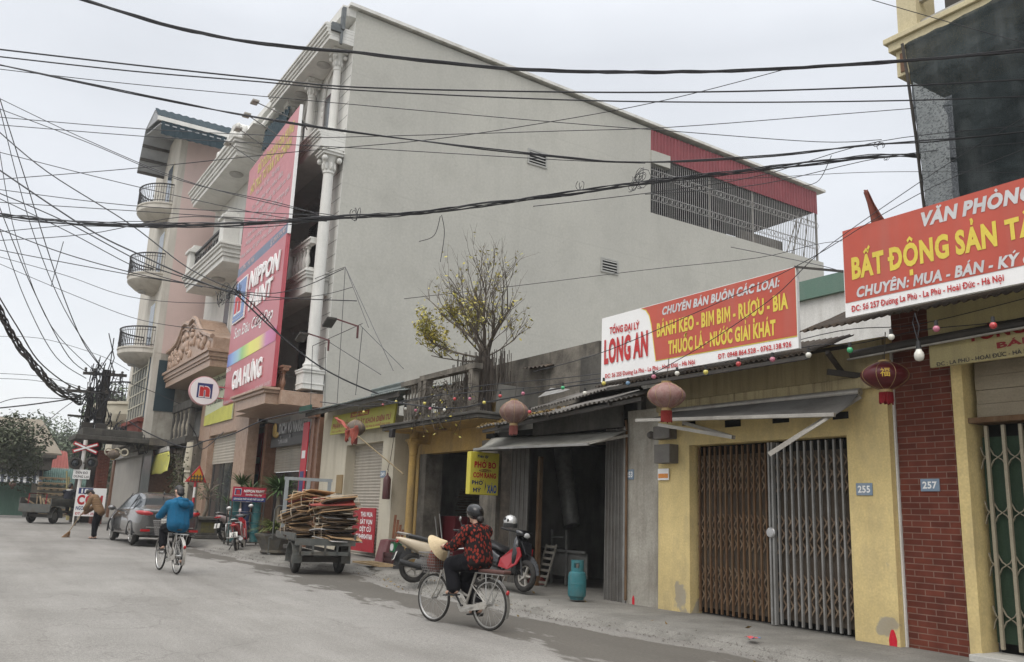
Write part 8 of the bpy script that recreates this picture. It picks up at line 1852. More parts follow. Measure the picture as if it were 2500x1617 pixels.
C([(-25, 670), (10, 745), (45, 805), (90, 862), (130, 905), (190, 932)], 3.0, 13, 43, 'heavy black bundle of cables sweeping down to the pole', strands=11, spread=9, k=9)
C([(-20, 660), (40, 760), (100, 850), (180, 905), (240, 915)], 3.2, 14, 43, 'single cable beside the heavy bundle at the left edge')
# string that carries the bulbs
C([(745, 935), (860, 945), (980, 925), (1100, 912), (1250, 900), (1400, 880), (1520, 868), (1640, 850), (1780, 826), (1900, 803), (1990, 800), (2140, 768), (2300, 752), (2400, 735)], 2.4, 22, 9, 'long sagging string cable that carries the coloured bulbs')
C([(860, 940), (960, 932), (1100, 900), (1300, 880), (1450, 862), (1700, 828), (1950, 770), (2130, 755), (2400, 690)], 2.2, 21, 9, 'black cable running along the lower edge of the red signs')
C([(880, 930), (1040, 950), (1160, 930), (1320, 900), (1400, 890)], 4.0, 20, 14, 'dark thick cable end along the front of the carved balcony')
# coils and loose ends on the bundles
mb = MB()
def coil(mb, px, py, r, dep, n_=1, w_=1.6):
    for k in range(n_):
        c = PD(px+rr.uniform(-r, r), py+rr.uniform(-r*.6, r*.6), dep); kk = dep/FPX; R_ = r*kk*rr.uniform(.6, 1.3); ax = V((rr.uniform(-.3, .3), 1, rr.uniform(-.5, .5))).normalized(); u = ax.cross(V((0, 0, 1))).normalized(); v = ax.cross(u); ph = rr.uniform(0, 6); ln = rr.uniform(3.5, 6.5)
        mb.tube([c+(u*math.cos(ph+ln*j/12)*rr.uniform(.9, 1.1)+v*math.sin(ph+ln*j/12))*R_ for j in range(13)], w_*.5*kk, 4)
def coils(label, items, dep, w_=1.6):
    mb = MB()
    for px, py, r, n_ in items: coil(mb, px, py, r, dep, n_, w_)
    tag(mb.build('cable_coil', wirem, None), label, 'cable coil', 'coils of spare cable')
coils('tangled coils of cable on the bundle beside the terrace grille', [(1572, 435, 18, 9), (1545, 447, 14, 4)], 13.5)
coils('loose coils of cable on the bundle near the white column', [(870, 522, 12, 4), (1415, 452, 9, 2)], 17.5)
coils('coiled cable ends at the join of the bundles by the netting', [(2150, 356, 9, 3), (2165, 386, 7, 2)], 10)
coils('knot of loose cable under the white balcony', [(545, 720, 18, 9), (575, 705, 14, 5), (640, 775, 14, 4)], 24)
coils('huge tangle of cable round the head of the utility poles', [(235, 905, 18, 8), (215, 960, 16, 5), (255, 950, 16, 7), (240, 1010, 16, 8), (275, 1020, 14, 5), (290, 925, 14, 4)], 43, 1.7)
coils('tangle of cable draped over the dark gate canopy', [(285, 1060, 18, 10), (320, 1080, 14, 6), (345, 1085, 16, 8), (300, 1050, 20, 6)], 42, 2.0)
for (a, b, c_, dep, lab) in (((1075, 528), (1060, 575), (1023, 590), 17, 'cut cable end dangling left of centre on the grey wall'), ((1078, 525), (1085, 570), (1075, 640), 17, 'cable end hanging straight down on the grey wall'), ((155, 590), (130, 680), (125, 700), 20, 'frayed cable end dangling at the left edge'), ((2030, 380), (2000, 440), (1960, 455), 11, 'loose loop hanging right of the red cladding')):
    C([(a[0], a[1]), (b[0], b[1]), (c_[0], c_[1])], 1.8, dep, dep, lab, s=1.0)
# ================= bent light stands in front of the grey wall =================
brn = M('red brown paint', (.10, .03, .03), (.07, .025, .025), r=.6)
sf = thing('light_stand', 'wire braced stand with two bent floodlights before the grey wall', 'light stand', P(763, 1000, y=8.8))
mb = MB()
for a, b in (((843, 652), (823, 985)), ((763, 845), (758, 1000)), ((763, 845), (885, 790)), ((795, 830), (930, 915)), ((843, 652), (900, 800)), ((843, 652), (960, 905)), ((885, 800), (868, 965)), ((795, 848), (793, 990)), ((843, 652), (660, 722)), ((880, 795), (985, 900))): mb.cyl(P(*a, y=8.9), P(*b, y=8.95), .011, n=5)
mb.build('stay_wires', M('steel wire', (.10, .10, .10), r=.5, metal=.4, bump=0), sf)
for (a, b, c_) in (((818, 778), (874, 797), (872, 826)), ((750, 814), (803, 831), (801, 857))):
    mb = MB(); mb.bar(P(*a, y=8.6), P(*b, y=8.85), .05, .04); mb.bar(P(*b, y=8.85), P(*c_, y=8.85), .05, .04); ar_ = mb.build('arm', brn, sf)
    h = P(a[0]-12, a[1]+9, y=8.45); mb = MB(); mb.prism([h+V((-.25, -.15, -.12)), h+V((.15, -.15, .06)), h+V((.15, .15, .06)), h+V((-.25, .15, -.12))], (0, 0, .07)); mb.build('floodlight', darkst, ar_, bev=.01)
# ================= rooftop tree =================
bark = M('grey fig bark', (.15, .128, .105), (.085, .07, .058), r=.95, sc=6, amt=.8, bump=.4)
lfy = M('yellow fig leaf', (.46, .37, .07), (.27, .27, .06), r=.6, sc=2.5, amt=.9, bump=0, fine=.1)
tb0 = P(1183, 1005, y=9.75); tree = thing('rooftop_tree', 'half bare fig tree with yellow leaves and hanging roots growing on the carved balcony', 'tree', tb0)
mb = MB(); lv = MB(); rt = MB(); tr2 = random.Random(11)
def leaf(mb, p, s, rnd):
    a = rnd.uniform(0, 6.28); d = V((math.cos(a), math.sin(a), rnd.uniform(-1.2, .1))).normalized(); sdv = d.cross(V((rnd.uniform(-1, 1), rnd.uniform(-1, 1), 1))).normalized()
    mb.add([p, p+d*s*.5+sdv*s*.24, p+d*s, p+d*s*.5-sdv*s*.24], [(0, 1, 2, 3)])
def grow(p, d, ln, r, lvl):
    n_ = 5; pts = [p]; q = p.copy(); dd = d.copy()
    for i in range(n_):
        dd = (dd+V((tr2.uniform(-.22, .22), tr2.uniform(-.22, .22), tr2.uniform(-.06, .16)))).normalized(); q = q+dd*ln/n_; pts.append(q.copy())
    mb.tube(pts, [r*(1-.62*i/n_) for i in range(n_+1)], 6 if r > .02 else 4)
    if lvl < 4:
        for k in range([4, 5, 4, 2][lvl]):
            t = tr2.uniform(.35, 1.0); b = pts[min(n_, int(t*n_))]; az = tr2.uniform(0, 6.28); nd = (dd*.8+V((math.cos(az)*.62, math.sin(az)*.55, tr2.uniform(.0, .55)))).normalized(); grow(b, nd, ln*tr2.uniform(.45, .75), max(.0035, r*.45), lvl+1)
    if lvl >= 2:
        low = pts[-1].z < tb0.z+2.6; left = pts[-1].x < tb0.x+.3
        for k in range(tr2.choice((4, 6, 8, 9)) if (low and left) else tr2.choice((0, 0, 0, 1, 1, 2))): leaf(lv, pts[tr2.randint(1, n_)]+V((tr2.uniform(-.06, .06), tr2.uniform(-.06, .06), tr2.uniform(-.06, .03))), tr2.uniform(.07, .12), tr2)
tops = []
for k in range(5):
    a = V((tr2.uniform(-.22, .22), tr2.uniform(-.15, .15), 0)); pts = [tb0+a+V((0, 0, -.15)), tb0+a*1.0+V((0, 0, .55)), tb0+a*.8+V((tr2.uniform(-.1, .1), 0, 1.2))]; mb.tube(pts, [.17, .13, .09], 8); tops.append(pts[-1])
for k, (dx, dz, ln, r) in enumerate(((-.75, .75, 1.25, .06), (-.32, 1, 1.35, .065), (.15, 1, 1.4, .06), (.55, .85, 1.3, .065), (.95, .6, 1.2, .055), (-1, .32, 1.15, .05), (.85, .25, 1.0, .045), (-.1, 1, 1.2, .05), (-.8, .12, 1.2, .045), (-1, .0, 1.1, .04), (.75, .45, 1.1, .04), (-.6, .5, 1.2, .04), (.35, 1, 1.2, .04), (1, .08, 1.0, .035))):
    grow(tops[k % 5], V((dx, tr2.uniform(-.5, .3), dz)).normalized(), ln*tr2.uniform(1.0, 1.42), r*.6, 1)
for k in range(230):
    x = tr2.uniform(-1.05, .85); w_ = abs(x); z0 = tr2.uniform(.9, 1.5)-w_*.2; l_ = tr2.uniform(.35, .85); p = tb0+V((x, tr2.uniform(-.4, .3), z0)); rt.tube([p, p+V((.02, 0, -l_*.5)), p+V((tr2.uniform(-.04, .04), 0, -l_))], [.011, .009, .005], 4)
for k in range(60):
    a = tr2.uniform(0, 6.28); r_ = tr2.uniform(.12, .3); p = tb0+V((math.cos(a)*r_*1.3, -abs(math.sin(a))*r_, 1.2)); rt.tube([p*.0+V((p.x, p.y, tb0.z+tr2.uniform(.6, 1.25))), V((p.x+.03, p.y-.03, tb0.z+.35)), V((p.x+tr2.uniform(-.08, .08), p.y-.06, tb0.z-.15))], .014, 5)
for k in range(110):
    x = tr2.uniform(-1.9, .9); z0 = tr2.uniform(-.1, .75); p = V((tb0.x+x, 8.98-tr2.random()*.08, tb0.z+z0)); q_ = p+V((tr2.uniform(-.5, .5), tr2.uniform(-.05, .05), tr2.uniform(-.55, .15))); rt.tube([p, p.lerp(q_, .5)+V((tr2.uniform(-.12, .12), -.05, tr2.uniform(-.08, .12))), q_], [.010, .008, .003], 4)
    if k % 2: leaf(lv, q_, .09, tr2)
mb.build('trunk', bark, tree, smooth=1); lv.build('leaves', lfy, tree); tag(rt.build('aerial_roots', M('aerial roots', (.085, .072, .06), (.05, .042, .036), r=.95, sc=9), tree, smooth=1), None, kind='stuff')
# dead leaves on the corrugated roof
lit = MB()
for k in range(500):
    u = tr2.random()**1.3*.5; v = tr2.random()*.45; p = fl_+(fr_-fl_)*u+V((-.1, 1.3, .42))*v+V((0, 0, .03+tr2.random()*.03)); leaf(lit, p, tr2.uniform(.05, .09), tr2)
tag(lit.build('dead_leaves', M('dead leaves', (.26, .19, .07), (.13, .08, .04), r=.9, sc=3, amt=.9, bump=0), None), 'dead leaves lying on the noodle shop roof', kind='stuff')
# ================= plants =================
blade = M('dark strap leaf', (.05, .10, .03), (.085, .14, .045), r=.5, sc=3, amt=.9, bump=0); blade2 = M('yellow green strap leaf', (.12, .16, .04), (.2, .22, .07), r=.5, sc=3, amt=.9, bump=0)
def rosette(mb, c, n_, ln, w_, up=.4, droop=.5, rnd=tr2):
    for k in range(n_):
        a = rnd.uniform(0, 6.28); e = rnd.uniform(-.35, 1.0); d = V((math.cos(a), math.sin(a), e+up)).normalized(); L_ = ln*rnd.uniform(.7, 1.1); sdv = d.cross(V((0, 0, 1))).normalized() if abs(d.z) < .98 else V((1, 0, 0)); vs = []
        for i in range(5):
            t = i/4; p = c+d*L_*t+V((0, 0, -droop*L_*t*t)); ww = w_*(1-t)**.7 if i < 4 else .001; vs += [p+sdv*ww, p-sdv*ww]
        mb.add(vs, [(2*i, 2*i+1, 2*i+3, 2*i+2) for i in range(4)])
potm = M('grey stone pot', (.12, .115, .105), (.075, .07, .065), r=.85, sc=4, amt=.8, st=(.2, .17, .1), sta=.4, sts=(5, 5, 5))
pg = PG(668, 1352, .12); k_ = (pg-CP).dot(_F)/FPX
pt = thing('potted_dracaena', 'tall potted dracaena with round tuft and a lower grassy tuft behind the cargo trike', 'plant', pg)
MB().lathe([(.32, 0), (.38, .04), (.34, .1), (.46, .34), (.54, .44), (.56, .5), (.5, .51)], pg, 8).build('pot', potm, pt, bev=.01)
mb = MB(); ctop = pg+V((.0, 0, (1352-1205)*k_))
for dx in (-.06, .05): mb.tube([pg+V((dx, 0, .45)), pg+V((dx*2, 0, 1.0)), ctop+V((0, 0, -.1))], [.05, .045, .04], 7)
mb.build('trunk', M('pale stem', (.22, .19, .15), r=.9, sc=8), pt, smooth=1)
mb = MB(); rosette(mb, ctop, 230, .95, .036, .45, .35); mb.build('upper_tuft', blade, pt)
mb = MB(); rosette(mb, pg+V((0, 0, .5)), 200, 1.05, .034, .85, .5); mb.build('lower_tuft', blade2, pt)
yg = P(585, 1300, y=8.9); yg = V((yg.x, 8.9, GZ(yg.x)+.12)); yu = thing('yucca', 'dark spiky yucca cluster beside the paint display', 'plant', yg)
mb = MB(); ky = (yg-CP).dot(_F)/FPX
for px_, py_, n_, ln in ((590, 1185, 90, .95), (560, 1235, 70, .8), (612, 1200, 60, .8), (575, 1285, 70, .75), (550, 1290, 50, .6)): rosette(mb, P(px_, py_, y=8.9), n_, ln, .03, .5, .25)
mb.build('leaves', blade, yu); mb = MB()
for px_, py_ in ((590, 1185), (560, 1235), (575, 1285)): mb.tube([yg, P(px_, py_, y=8.9)], [.07, .04], 6)
mb.build('stems', MT['pale stem'], yu); MB().lathe([(.3, 0), (.36, .3), (.38, .4), (.3, .41)], yg, 14).build('pot', potm, yu)
bq = P(485, 1338, y=7.35); bq = V((bq.x+.2, 7.35, GZ(bq.x)+.1)); bo = thing('bonsai_planter', 'bare bonsai tree in a carved stone trough right of the car', 'plant', bq)
mb = MB(); mb.box(bq.x-.75, bq.x+.75, 7.0, 7.7, bq.z+.12, bq.z+.62).box(bq.x-.85, bq.x+.85, 6.93, 7.77, bq.z+.62, bq.z+.72).box(bq.x-.8, bq.x+.8, 6.96, 7.74, bq.z, bq.z+.12); mb.build('trough', potm, bo, bev=.02)
MB().box(bq.x+.751, bq.x+.76, 7.12, 7.58, bq.z+.2, bq.z+.54).build('relief_panel', M('mossy relief', (.16, .14, .05), (.08, .075, .05), r=.9, sc=9, amt=.9), bo)
mb = MB(); lv = MB(); top = P(512, 1195, y=7.4)
b0 = bq+V((0, 0, .7)); mb.tube([b0, b0+(top-b0)*.35+V((.15, 0, 0)), b0+(top-b0)*.7+V((-.1, 0, 0)), top], [.07, .06, .045, .02], 7)
for k in range(26):
    t = tr2.uniform(.6, 1); p = b0.lerp(top, t); a = tr2.uniform(0, 6.28); e = p+V((math.cos(a)*.5, math.sin(a)*.4, tr2.uniform(-.05, .5))); mb.tube([p, p.lerp(e, .5)+V((0, 0, .08)), e], [.016, .01, .005], 4)
    for j in range(7): leaf(lv, p.lerp(e, tr2.uniform(.5, 1.05)), .07, tr2)
mb.build('trunk', MT['pale stem'], bo, smooth=1); lv.build('leaves', blade, bo)
# creeper at the ruined shopfront
cr = thing('creeper', 'leafy creeper hanging behind the torn yellow banner', 'plant', P(430, 1150, y=8.5)); lv = MB(); mb = MB()
for k in range(420): leaf(lv, P(tr2.gauss(432, 13), tr2.uniform(1105, 1225), y=8.45+tr2.uniform(-.2, .2)), tr2.uniform(.12, .2), tr2)
for k in range(6): mb.tube([P(425+k*4, 1100, y=8.5), P(428+k*3+tr2.uniform(-5, 5), 1160, y=8.4), P(425+k*3, 1235, y=8.5)], .012, 4)
lv.build('leaves', M('dusty creeper leaf', (.05, .06, .03), (.09, .09, .05), r=.8, sc=2, bump=0), cr); mb.build('stems', bark, cr)
# ================= small things on the pavement =================
def gp(px, py, y): q = P(px, py, y=y); return V((q.x, y, GZ(q.x)+.125))
cq_ = gp(963, 1392, 8.85); cr_ = thing('bottle_crate', 'brown plastic bottle crate under the green scale', 'crate', cq_)
mb = MB(); w2, d2, h2 = .24, .18, .29
for z_ in (0, .1, .2): mb.box(cq_.x-w2, cq_.x+w2, 8.85-d2, 8.85+d2, cq_.z+z_, cq_.z+z_+.055)
for sx_ in (-1, 1):
    for sy_ in (-1, 1): mb.box(cq_.x+sx_*w2-.025, cq_.x+sx_*w2+.025, 8.85+sy_*d2-.025, 8.85+sy_*d2+.025, cq_.z, cq_.z+h2)
mb.box(cq_.x-w2+.02, cq_.x+w2-.02, 8.85-d2+.02, 8.85+d2-.02, cq_.z+.01, cq_.z+h2-.01); mb.build('shell', M('maroon crate plastic', (.075, .03, .03), (.06, .025, .025), r=.5), cr_)
scz = cq_.z+h2+.005; sc_ = thing('weighing_scale', 'green spring scale with flat pan on the brown crate', 'scale', (cq_.x, 8.85, scz))
MB().prism([(cq_.x-.14, 8.75, scz), (cq_.x+.14, 8.75, scz), (cq_.x+.1, 8.75, scz+.24), (cq_.x-.1, 8.75, scz+.24)], (0, .2, 0)).build('case', M('green enamel', (.02, .16, .06), (.015, .12, .05), r=.35, bump=0), sc_, bev=.012)
MB().lathe([(.03, .24), (.03, .28), (.19, .285), (.2, .3), (.19, .305)], (cq_.x, 8.85, scz), 20).build('pan', chrome, sc_, smooth=.5)
MB().lathe([(.085, 0), (.085, .01)], (cq_.x, 8.748, scz+.12), 18, mat=Matrix.Rotation(PI/2, 3, 'X')).build('dial', white, sc_)
bq2 = gp(925, 1380, 9.0); bx_ = thing('maroon_case', 'dull maroon flat case leaning against the cream pillar', 'case', bq2)
MB().prism([bq2+V((-.3, 0, 0)), bq2+V((.22, 0, 0)), bq2+V((.26, .1, .52)), bq2+V((-.24, .1, .52))], (.03, .16, .02)).build('shell', M('maroon case', (.13, .04, .045), (.2, .12, .12), r=.7, sc=3, amt=.8), bx_, bev=.01)
fr0 = gp(915, 1392, 8.35); wfm = thing('window_frame_scrap', 'pale wooden window frame lying flat by the cargo trike', 'frame', fr0)
mb = MB(); z_ = fr0.z+.02
for yy in (8.1, 8.55): mb.box(fr0.x-.75, fr0.x+.75, yy, yy+.05, z_, z_+.04)
for k in range(4): xx = fr0.x-.75+k*.48; mb.box(xx, xx+.05, 8.15, 8.55, z_, z_+.04)
mb.build('timber', M('pale pine', (.45, .33, .2), (.36, .26, .15), r=.8, sc=6), wfm); MB().box(fr0.x-.25, fr0.x+.2, 8.16, 8.54, z_+.005, z_+.015).build('green_glass', M('green scrap', (.02, .05, .03), r=.4), wfm)
pk_ = thing('timber_offcuts', 'brown timber planks leaning against the cream pillar end', 'timber', gp(962, 1345, 9.3))
mb = MB()
for k in range(4): a = gp(955+k*6, 1345, 9.2); mb.bar(a, P(966+k*6, 1258+k*12, y=9.5), .06, .025)
mb.build('planks', M('red brown timber', (.17, .075, .04), (.12, .05, .03), r=.8, sc=6), pk_)
wq = P(944, 1190, y=9.3); wt = thing('hanging_weight', 'dull maroon cylinder hanging on a hook at the cream pillar', 'cylinder', wq)
MB().lathe([(.09, -.3), (.1, -.28), (.1, .2), (.07, .27), (.03, .3), (.02, .36)], wq, 16).build('body', M('old maroon enamel', (.11, .045, .045), (.08, .035, .035), r=.5, sc=5), wt, smooth=.6); MB().tube([wq+V((0, 0, .36)), wq+V((.03, 0, .42)), wq+V((0, 0, .48)), wq+V((-.02, 0, .44)), wq+V((0, .05, .7)), wq+V((.02, .1, 1.3))], .008, 5).build('hook', darkst, wt)
# grit that collects along the broken kerb
gr_ = MB()
for k in range(1500):
    x = -26+20*tr2.random(); y = KY(x)+tr2.gauss(-.02, .16); z = GZ(x)+(.0 if y < KY(x) else .10 if y > KY(x)+.22 else .05); s_ = tr2.uniform(.006, .022)*(1.6 if tr2.random() < .06 else 1); c = V((x, y, z+s_*.4))
    gr_.add([c+V((tr2.uniform(.6, 1)*s_*a, tr2.uniform(.6, 1)*s_*b, 0)) for a, b in ((1, 0), (-.6, .8), (-.6, -.8))]+[c+V((0, 0, s_))], [(0, 1, 3), (1, 2, 3), (2, 0, 3)])
tag(gr_.build('kerb_grit', M('grey grit', (.22, .21, .19), (.10, .09, .08), r=.95, sc=11, amt=.9), None), 'loose grit along the kerb', kind='stuff')
# litter
lt = MB()
for k in range(46):
    q = PG(tr2.uniform(900, 2400), 1, .13) if 0 else V((tr2.uniform(-19, -6), 0, 0)); q.y = KY(q.x)+tr2.choice((-.35, -.15, .05, .5, 1.2))+tr2.uniform(-.12, .12); q.z = GZ(q.x)+(.14 if q.y > KY(q.x)+.2 else .03)
    leaf(lt, q, tr2.uniform(.05, .11), tr2)
tag(lt.build('fallen_leaves', M('dead leaves', (.26, .19, .07)), None), 'fallen leaves along the gutter and kerb', kind='stuff')
q = PG(1838, 1559, .135); wr = MB(); wr.grid(lambda u, v: V((q.x+.16*(u-.5), q.y+.09*(v-.5), q.z+.012*math.sin(u*9)+.01)), 8, 4); tag(wr.build('snack_wrapper', M('blue red foil', (.05, .2, .5), (.6, .1, .08), r=.3, sc=14, amt=1, con=.03, bump=0), None, solid=.002), 'crumpled blue and red snack wrapper on the pavement', 'wrapper')
q = PG(2000, 1608, .01); dr = thing('drain_grate', 'small pale drain grate in the kerb at the lower right', 'drain', q); mb = MB()
for k in range(8): mb.bar((q.x-.28+k*.075, q.y-.1, q.z+.02), (q.x-.22+k*.075, q.y+.1, q.z+.02), .02); mb.bar((q.x-.22+k*.075, q.y-.1, q.z+.026), (q.x-.28+k*.075, q.y+.1, q.z+.026), .02)
mb.build('grate', galv, dr)
# ================= far left: poles, gate pillar, houses, trees =================
pole = M('dark concrete pole', (.06, .055, .05), (.04, .036, .033), r=.9, sc=4)
X = -47.0
for (bx, by, tx, ty, r0, r1, lab) in ((184, 1287, 214, 945, .15, .11, 'thinner dark utility pole with cross arm, left of the pair'), (222, 1265, 252, 903, .26, .2, 'thicker dark utility pole with cross arm, right of the pair')):
    g = P(bx, by, x=X); t = P(tx, ty, x=X); o = thing('utility_pole', lab, 'utility pole', (X, (g.y+t.y)/2, .2), 'utility poles'); yy = (g.y+t.y)/2
    MB().cyl((X, yy, -.1), (X, yy, t.z), r0, r1, 12).build('shaft', pole, o, smooth=.6)
    mb = MB(); mb.bar((X+.2, yy-1.1, t.z-.3), (X+.2, yy+.9, t.z-.2), .12, .14); mb.bar((X+.25, yy-.9, t.z-1.5), (X+.25, yy+.6, t.z-1.5), .1, .1)
    for k in range(5): mb.lathe([(.05, 0), (.08, .05), (.05, .1), (.07, .16), (.03, .2)], (X+.2, yy-1+k*.42, t.z-.2), 8)
    mb.build('cross_arm', darkst, o)
    mb = MB(); mb.box(X+.2, X+.5, yy-.25, yy+.25, 4.2, 5.1).box(X+.2, X+.4, yy-.2, yy+.2, 2.6, 3.2); mb.build('junction_box', darkst, o, bev=.02)
    mb = MB()
    for k in range(14): z0_ = tr2.uniform(2.0, t.z-.5); z1_ = z0_+tr2.uniform(1.2, 3); y0_ = yy+tr2.uniform(-.4, .4); mb.tube([(X+.3, y0_, z0_), (X+.35, y0_+tr2.uniform(-.3, .3), (z0_+z1_)/2), (X+.3, yy+tr2.uniform(-.3, .3), z1_)], .025, 4)
    mb.build('down_leads', wirem, o)
gp_ = thing('brick_gate', 'red brick gate pillars under a dark cable-strewn canopy', 'gate', P(250, 1230, x=-45.5))
a = P(241, 1115, x=-45.5); b_ = P(265, 1230, x=-45.5); c = P(278, 1115, x=-45.5)
mb = MB(); mb.box(-46.3, -45.5, a.y+.05, c.y-.15, 0, a.z+.3); mb.build('brick_pillar', bric, gp_)
z_ = P(250, 1078, x=-45.5).z; mb = MB(); mb.prism([(-47.5, a.y-1.2, z_), (-44.8, a.y-1.2, z_), (-44.8, c.y+1.4, z_), (-47.5, c.y+1.4, z_)], (0, 0, .22)); mb.prism([(-47.2, a.y-.9, z_+.22), (-45, a.y-.9, z_+.22), (-45, c.y+1.1, z_+.22), (-47.2, c.y+1.1, z_+.22)], (0, 0, .35)); mb.build('canopy', blackstone, gp_, bev=.03)
mb = MB()
for k in range(3): mb.torus((-44.75, a.y+.3+k*.35, z_-.5), .16, .04, 'x', 12, 5)
mb.build('scroll_relief', cream, gp_)
XF = -60.0
gh = thing('green_gate_house', 'low house with green folding gate and striped awning, far left', 'building', P(40, 1240, x=XF))
def bx2(l, t, r, b, x0, x1): A = P(l, t, x=x1); B_ = P(r, b, x=x1); return (x0, x1, A.y, B_.y, B_.z, A.z)
greeng = M('pale green gate', (.10, .19, .145), (.08, .155, .12), r=.6, sc=1, st=(.2, .25, .22), sta=.4, sts=(1, 14, .6))
A = P(-60, 1250, x=XF); B_ = P(74, 1250, x=XF); zt_ = P(40, 1176, x=XF).z
mb = MB(); mb.box(XF-.1, XF, A.y, B_.y-.15, -.1, zt_); g_ = mb.build('folding_gate', greeng, gh); mb = MB()
for k in range(40): y_ = A.y+(B_.y-.2-A.y)*k/40; mb.box(XF+.001, XF+.06, y_, y_+.05, -.1, zt_)
mb.build('gate_bars', greeng, g_)
mb = MB(); mb.box(XF-8, XF-.2, A.y, B_.y+.4, -.3, zt_+1.6); mb.box(XF-.2, XF+.1, B_.y-.15, B_.y+.35, -.3, zt_+.6).box(XF-.15, XF+.02, A.y, B_.y-.15, zt_, zt_+.6); mb.build('wall', grime, gh)
sa = M('striped awning', (.36, .37, .38), r=.8, bump=0)
def _str(n, l, b):
    tcn = n.new('ShaderNodeTexCoord'); wv = n.new('ShaderNodeTexWave'); wv.bands_direction = 'Y'; wv.inputs['Scale'].default_value = .95; l.new(tcn.outputs['Object'], wv.inputs['Vector']); r_ = n.new('ShaderNodeValToRGB'); r_.color_ramp.interpolation = 'CONSTANT'; e = r_.color_ramp.elements; e[0].color = (.07, .08, .1, 1); e[1].position = .5; e[1].color = (.45, .46, .46, 1); l.new(wv.outputs['Fac'], r_.inputs[0]); l.new(r_.outputs[0], b.inputs['Base Color'])
setm('striped awning', _str)
z2_ = P(40, 1146, x=XF).z; MB().prism([(XF+.9, A.y, z2_-.75), (XF+.9, B_.y+.3, z2_-.75), (XF, B_.y+.3, z2_), (XF, A.y, z2_)], (0, 0, -.05)).build('awning', sa, gh)
z3_ = P(60, 1108, x=XF).z; mb = MB(); mb.box(XF-8, XF+.8, A.y-1, B_.y+.7, z2_+.05, z3_-.2).box(XF-8, XF+1, A.y-1, B_.y+.9, z3_-.2, z3_); mb.build('upper_floor', blackstone, gh)
zr = P(80, 1068, x=XF-3).z; MB().prism([(XF+.4, B_.y-2.5, z3_), (XF+.4, B_.y+1.2, z3_), (XF-5, B_.y+.2, zr+1.2), (XF-5, B_.y-2.5, zr+1.2)], (0, 0, .12)).build('roof', M('dull tan roof', (.22, .19, .15), r=.9, sc=2), gh)
wh = thing('whitewashed_shed', 'whitewashed shed with green and red tin roofs behind the far trike', 'building', P(120, 1235, x=-64))
X2 = -64.0; a, b_ = P(76, 1195, x=X2), P(192, 1195, x=X2); zt_ = P(110, 1180, x=X2).z
mb = MB(); mb.box(X2-5, X2, a.y, b_.y+1, -.2, zt_); mb.build('wall', M('blotchy whitewash', (.40, .39, .35), (.27, .26, .23), r=.95, sc=.8, amt=.8, st=(.15, .14, .12), sta=.5, sts=(2, 2, .5)), wh)
zg = P(110, 1158, x=X2).z; mb = MB(); corr(mb, (X2+.9, a.y-.5, zt_-.15), (X2+.9, b_.y+1.2, zt_-.15), (X2-2, a.y-.5, zg+.5), 40, .05); mb.build('green_roof', M('green tin roof', (.13, .20, .175), (.09, .14, .12), r=.7, sc=.8), wh, smooth=1, solid=.02)
zz_ = P(110, 1152, x=X2-6).z; a2, b2 = P(86, 1130, x=X2-6), P(152, 1150, x=X2-6); zt2 = P(100, 1112, x=X2-6).z
mb = MB(); mb.box(X2-10, X2-6, a2.y, b2.y, 0, zz_-.1); mb.build('dark_wall', blackstone, wh); mb = MB(); corr(mb, (X2-5, a2.y-.4, zz_), (X2-5, b2.y+.4, zz_-.3), (X2-9, a2.y-.4, zt2+.8), 26, .07); mb.build('red_roof', M('salmon tin roof', (.36, .13, .11), (.3, .1, .085), r=.7, sc=.8), wh, smooth=1, solid=.02)
pt_ = thing('leaning_pallets', 'stack of pale timber pallets behind the far trike', 'pallets', P(115, 1240, x=-58)); mb = MB()
for k in range(8):
    for j in range(5): yy = P(92, 1200, x=-58).y+j*.35; mb.box(-58.6, -57.6, yy, yy+.2, .35+k*.3, .40+k*.3)
    mb.box(-58.6, -57.6, P(92, 1200, x=-58).y, P(92, 1200, x=-58).y+1.6, .42+k*.3, .5+k*.3)
mb.build('boards', wood, pt_)
bs_ = thing('bamboo_poles', 'yellow upright bamboo poles beside the crossing post', 'poles', P(165, 1240, x=-50)); mb = MB()
for k in range(3): mb.cyl(P(163+k*3, 1270, x=-50), P(163+k*5, 1150+k*14, x=-50), .05, .04, 6)
mb.build('poles', M('yellow bamboo', (.36, .31, .16), r=.7, sc=5), bs_)
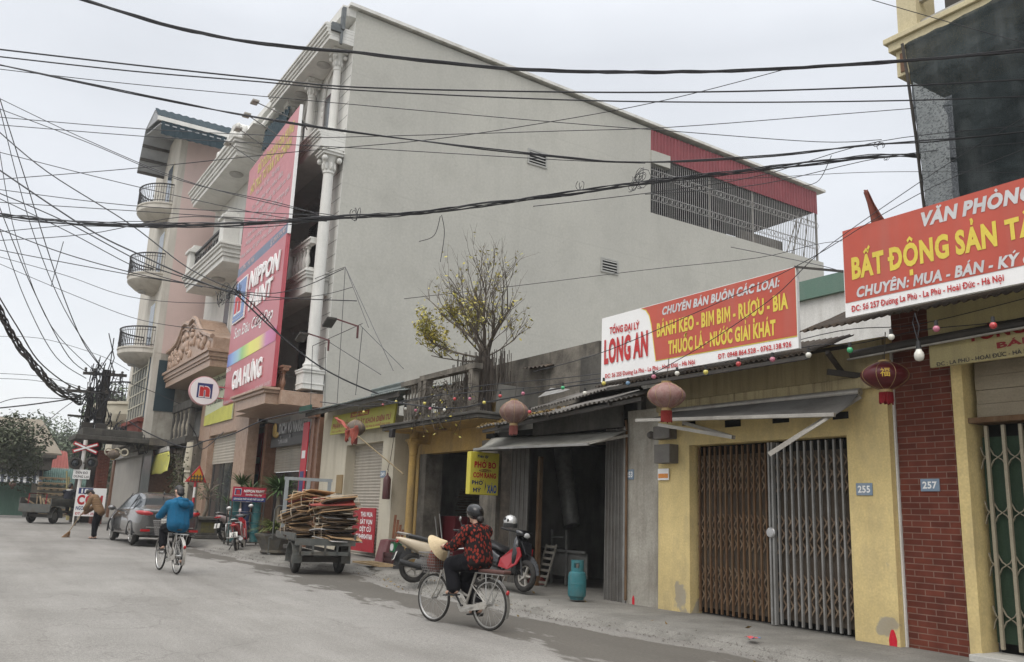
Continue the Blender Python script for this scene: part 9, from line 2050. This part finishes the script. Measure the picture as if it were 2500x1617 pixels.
# trees far left and behind
def crown(label, c, rad, n_, s, m_, trunk_h, name='tree', group=None, seed=1, flat=.75):
    rnd = random.Random(seed); o = thing(name, label, 'tree', (c.x, c.y, 0), group); lv = MB(); mb = MB(); lumps = [(c+V((rnd.gauss(0, .5)*rad, rnd.gauss(0, .5)*rad, rnd.gauss(0, .4)*rad*flat)), rad*rnd.uniform(.28, .5)) for _ in range(16)]
    for k in range(n_):
        lc__, lr = rnd.choice(lumps); d = V((rnd.gauss(0, 1), rnd.gauss(0, 1), rnd.gauss(0, 1))).normalized(); leaf(lv, lc__+d*lr*rnd.uniform(.55, 1.08), s*rnd.uniform(.6, 1.3), rnd)
    mb.tube([(c.x, c.y, -.2), (c.x+.1, c.y, trunk_h*.6), (c.x, c.y, c.z)], [rad*.09, rad*.07, rad*.04], 8)
    for lc__, lr in lumps[:9]: b = V((c.x, c.y, trunk_h*rnd.uniform(.7, 1))); mb.tube([b, b.lerp(lc__, .5)+V((0, 0, .2)), lc__], [rad*.035, rad*.025, rad*.01], 5)
    mb.build('trunk', bark, o, smooth=1); lv.build('crown', m_, o); return o
lf1 = M('dusty dark foliage', (.055, .065, .04), (.10, .11, .07), r=.8, sc=.5, amt=.9, bump=0, fine=.15); lf2 = M('grey green foliage', (.07, .09, .055), (.12, .14, .09), r=.8, sc=.3, amt=.9, bump=0, fine=.15)
crown('large dusty round tree over the green gate house', P(2, 1085, x=-54), 2.1, 5500, .24, lf1, 3.5, seed=3)
for i, (px_, py_, xx, rd_, lab) in enumerate(((122, 1092, -120, 4.0, 'pale distant tree above the red tin roof'), (165, 1105, -130, 5.0, 'pale distant tree left of the crossing post'), (90, 1100, -140, 3.5, 'faint distant tree right of the round tree'), (288, 1000, -85, 3.0, 'tree rising behind the utility poles and curved balcony'), (262, 1130, -75, 2.6, 'low green tree glimpsed behind the brick pillar'), (215, 1130, -150, 5.0, 'hazy distant tree behind the crossing cross'))):
    crown(lab, P(px_, py_, x=xx), rd_, 2600, .5, lf2, 4, group='trees in the distance', seed=20+i)

# ================= haze =================
hz = MB().box(-420, 130, -240, 400, -2.4, 34).build('haze', (lambda m: m)(bpy.data.materials.new('thin haze')))
tag(hz, None, None, None, 'stuff'); hz.display_type = 'WIRE'
hm_ = hz.data.materials[0]; hm_.use_nodes = True; n_ = hm_.node_tree.nodes; n_.clear()
pv_ = n_.new('ShaderNodeVolumePrincipled'); pv_.inputs['Color'].default_value = (.93, .95, .97, 1); pv_.inputs['Density'].default_value = .0007; pv_.inputs['Anisotropy'].default_value = 0
on_ = n_.new('ShaderNodeOutputMaterial'); hm_.node_tree.links.new(pv_.outputs[0], on_.inputs['Volume'])
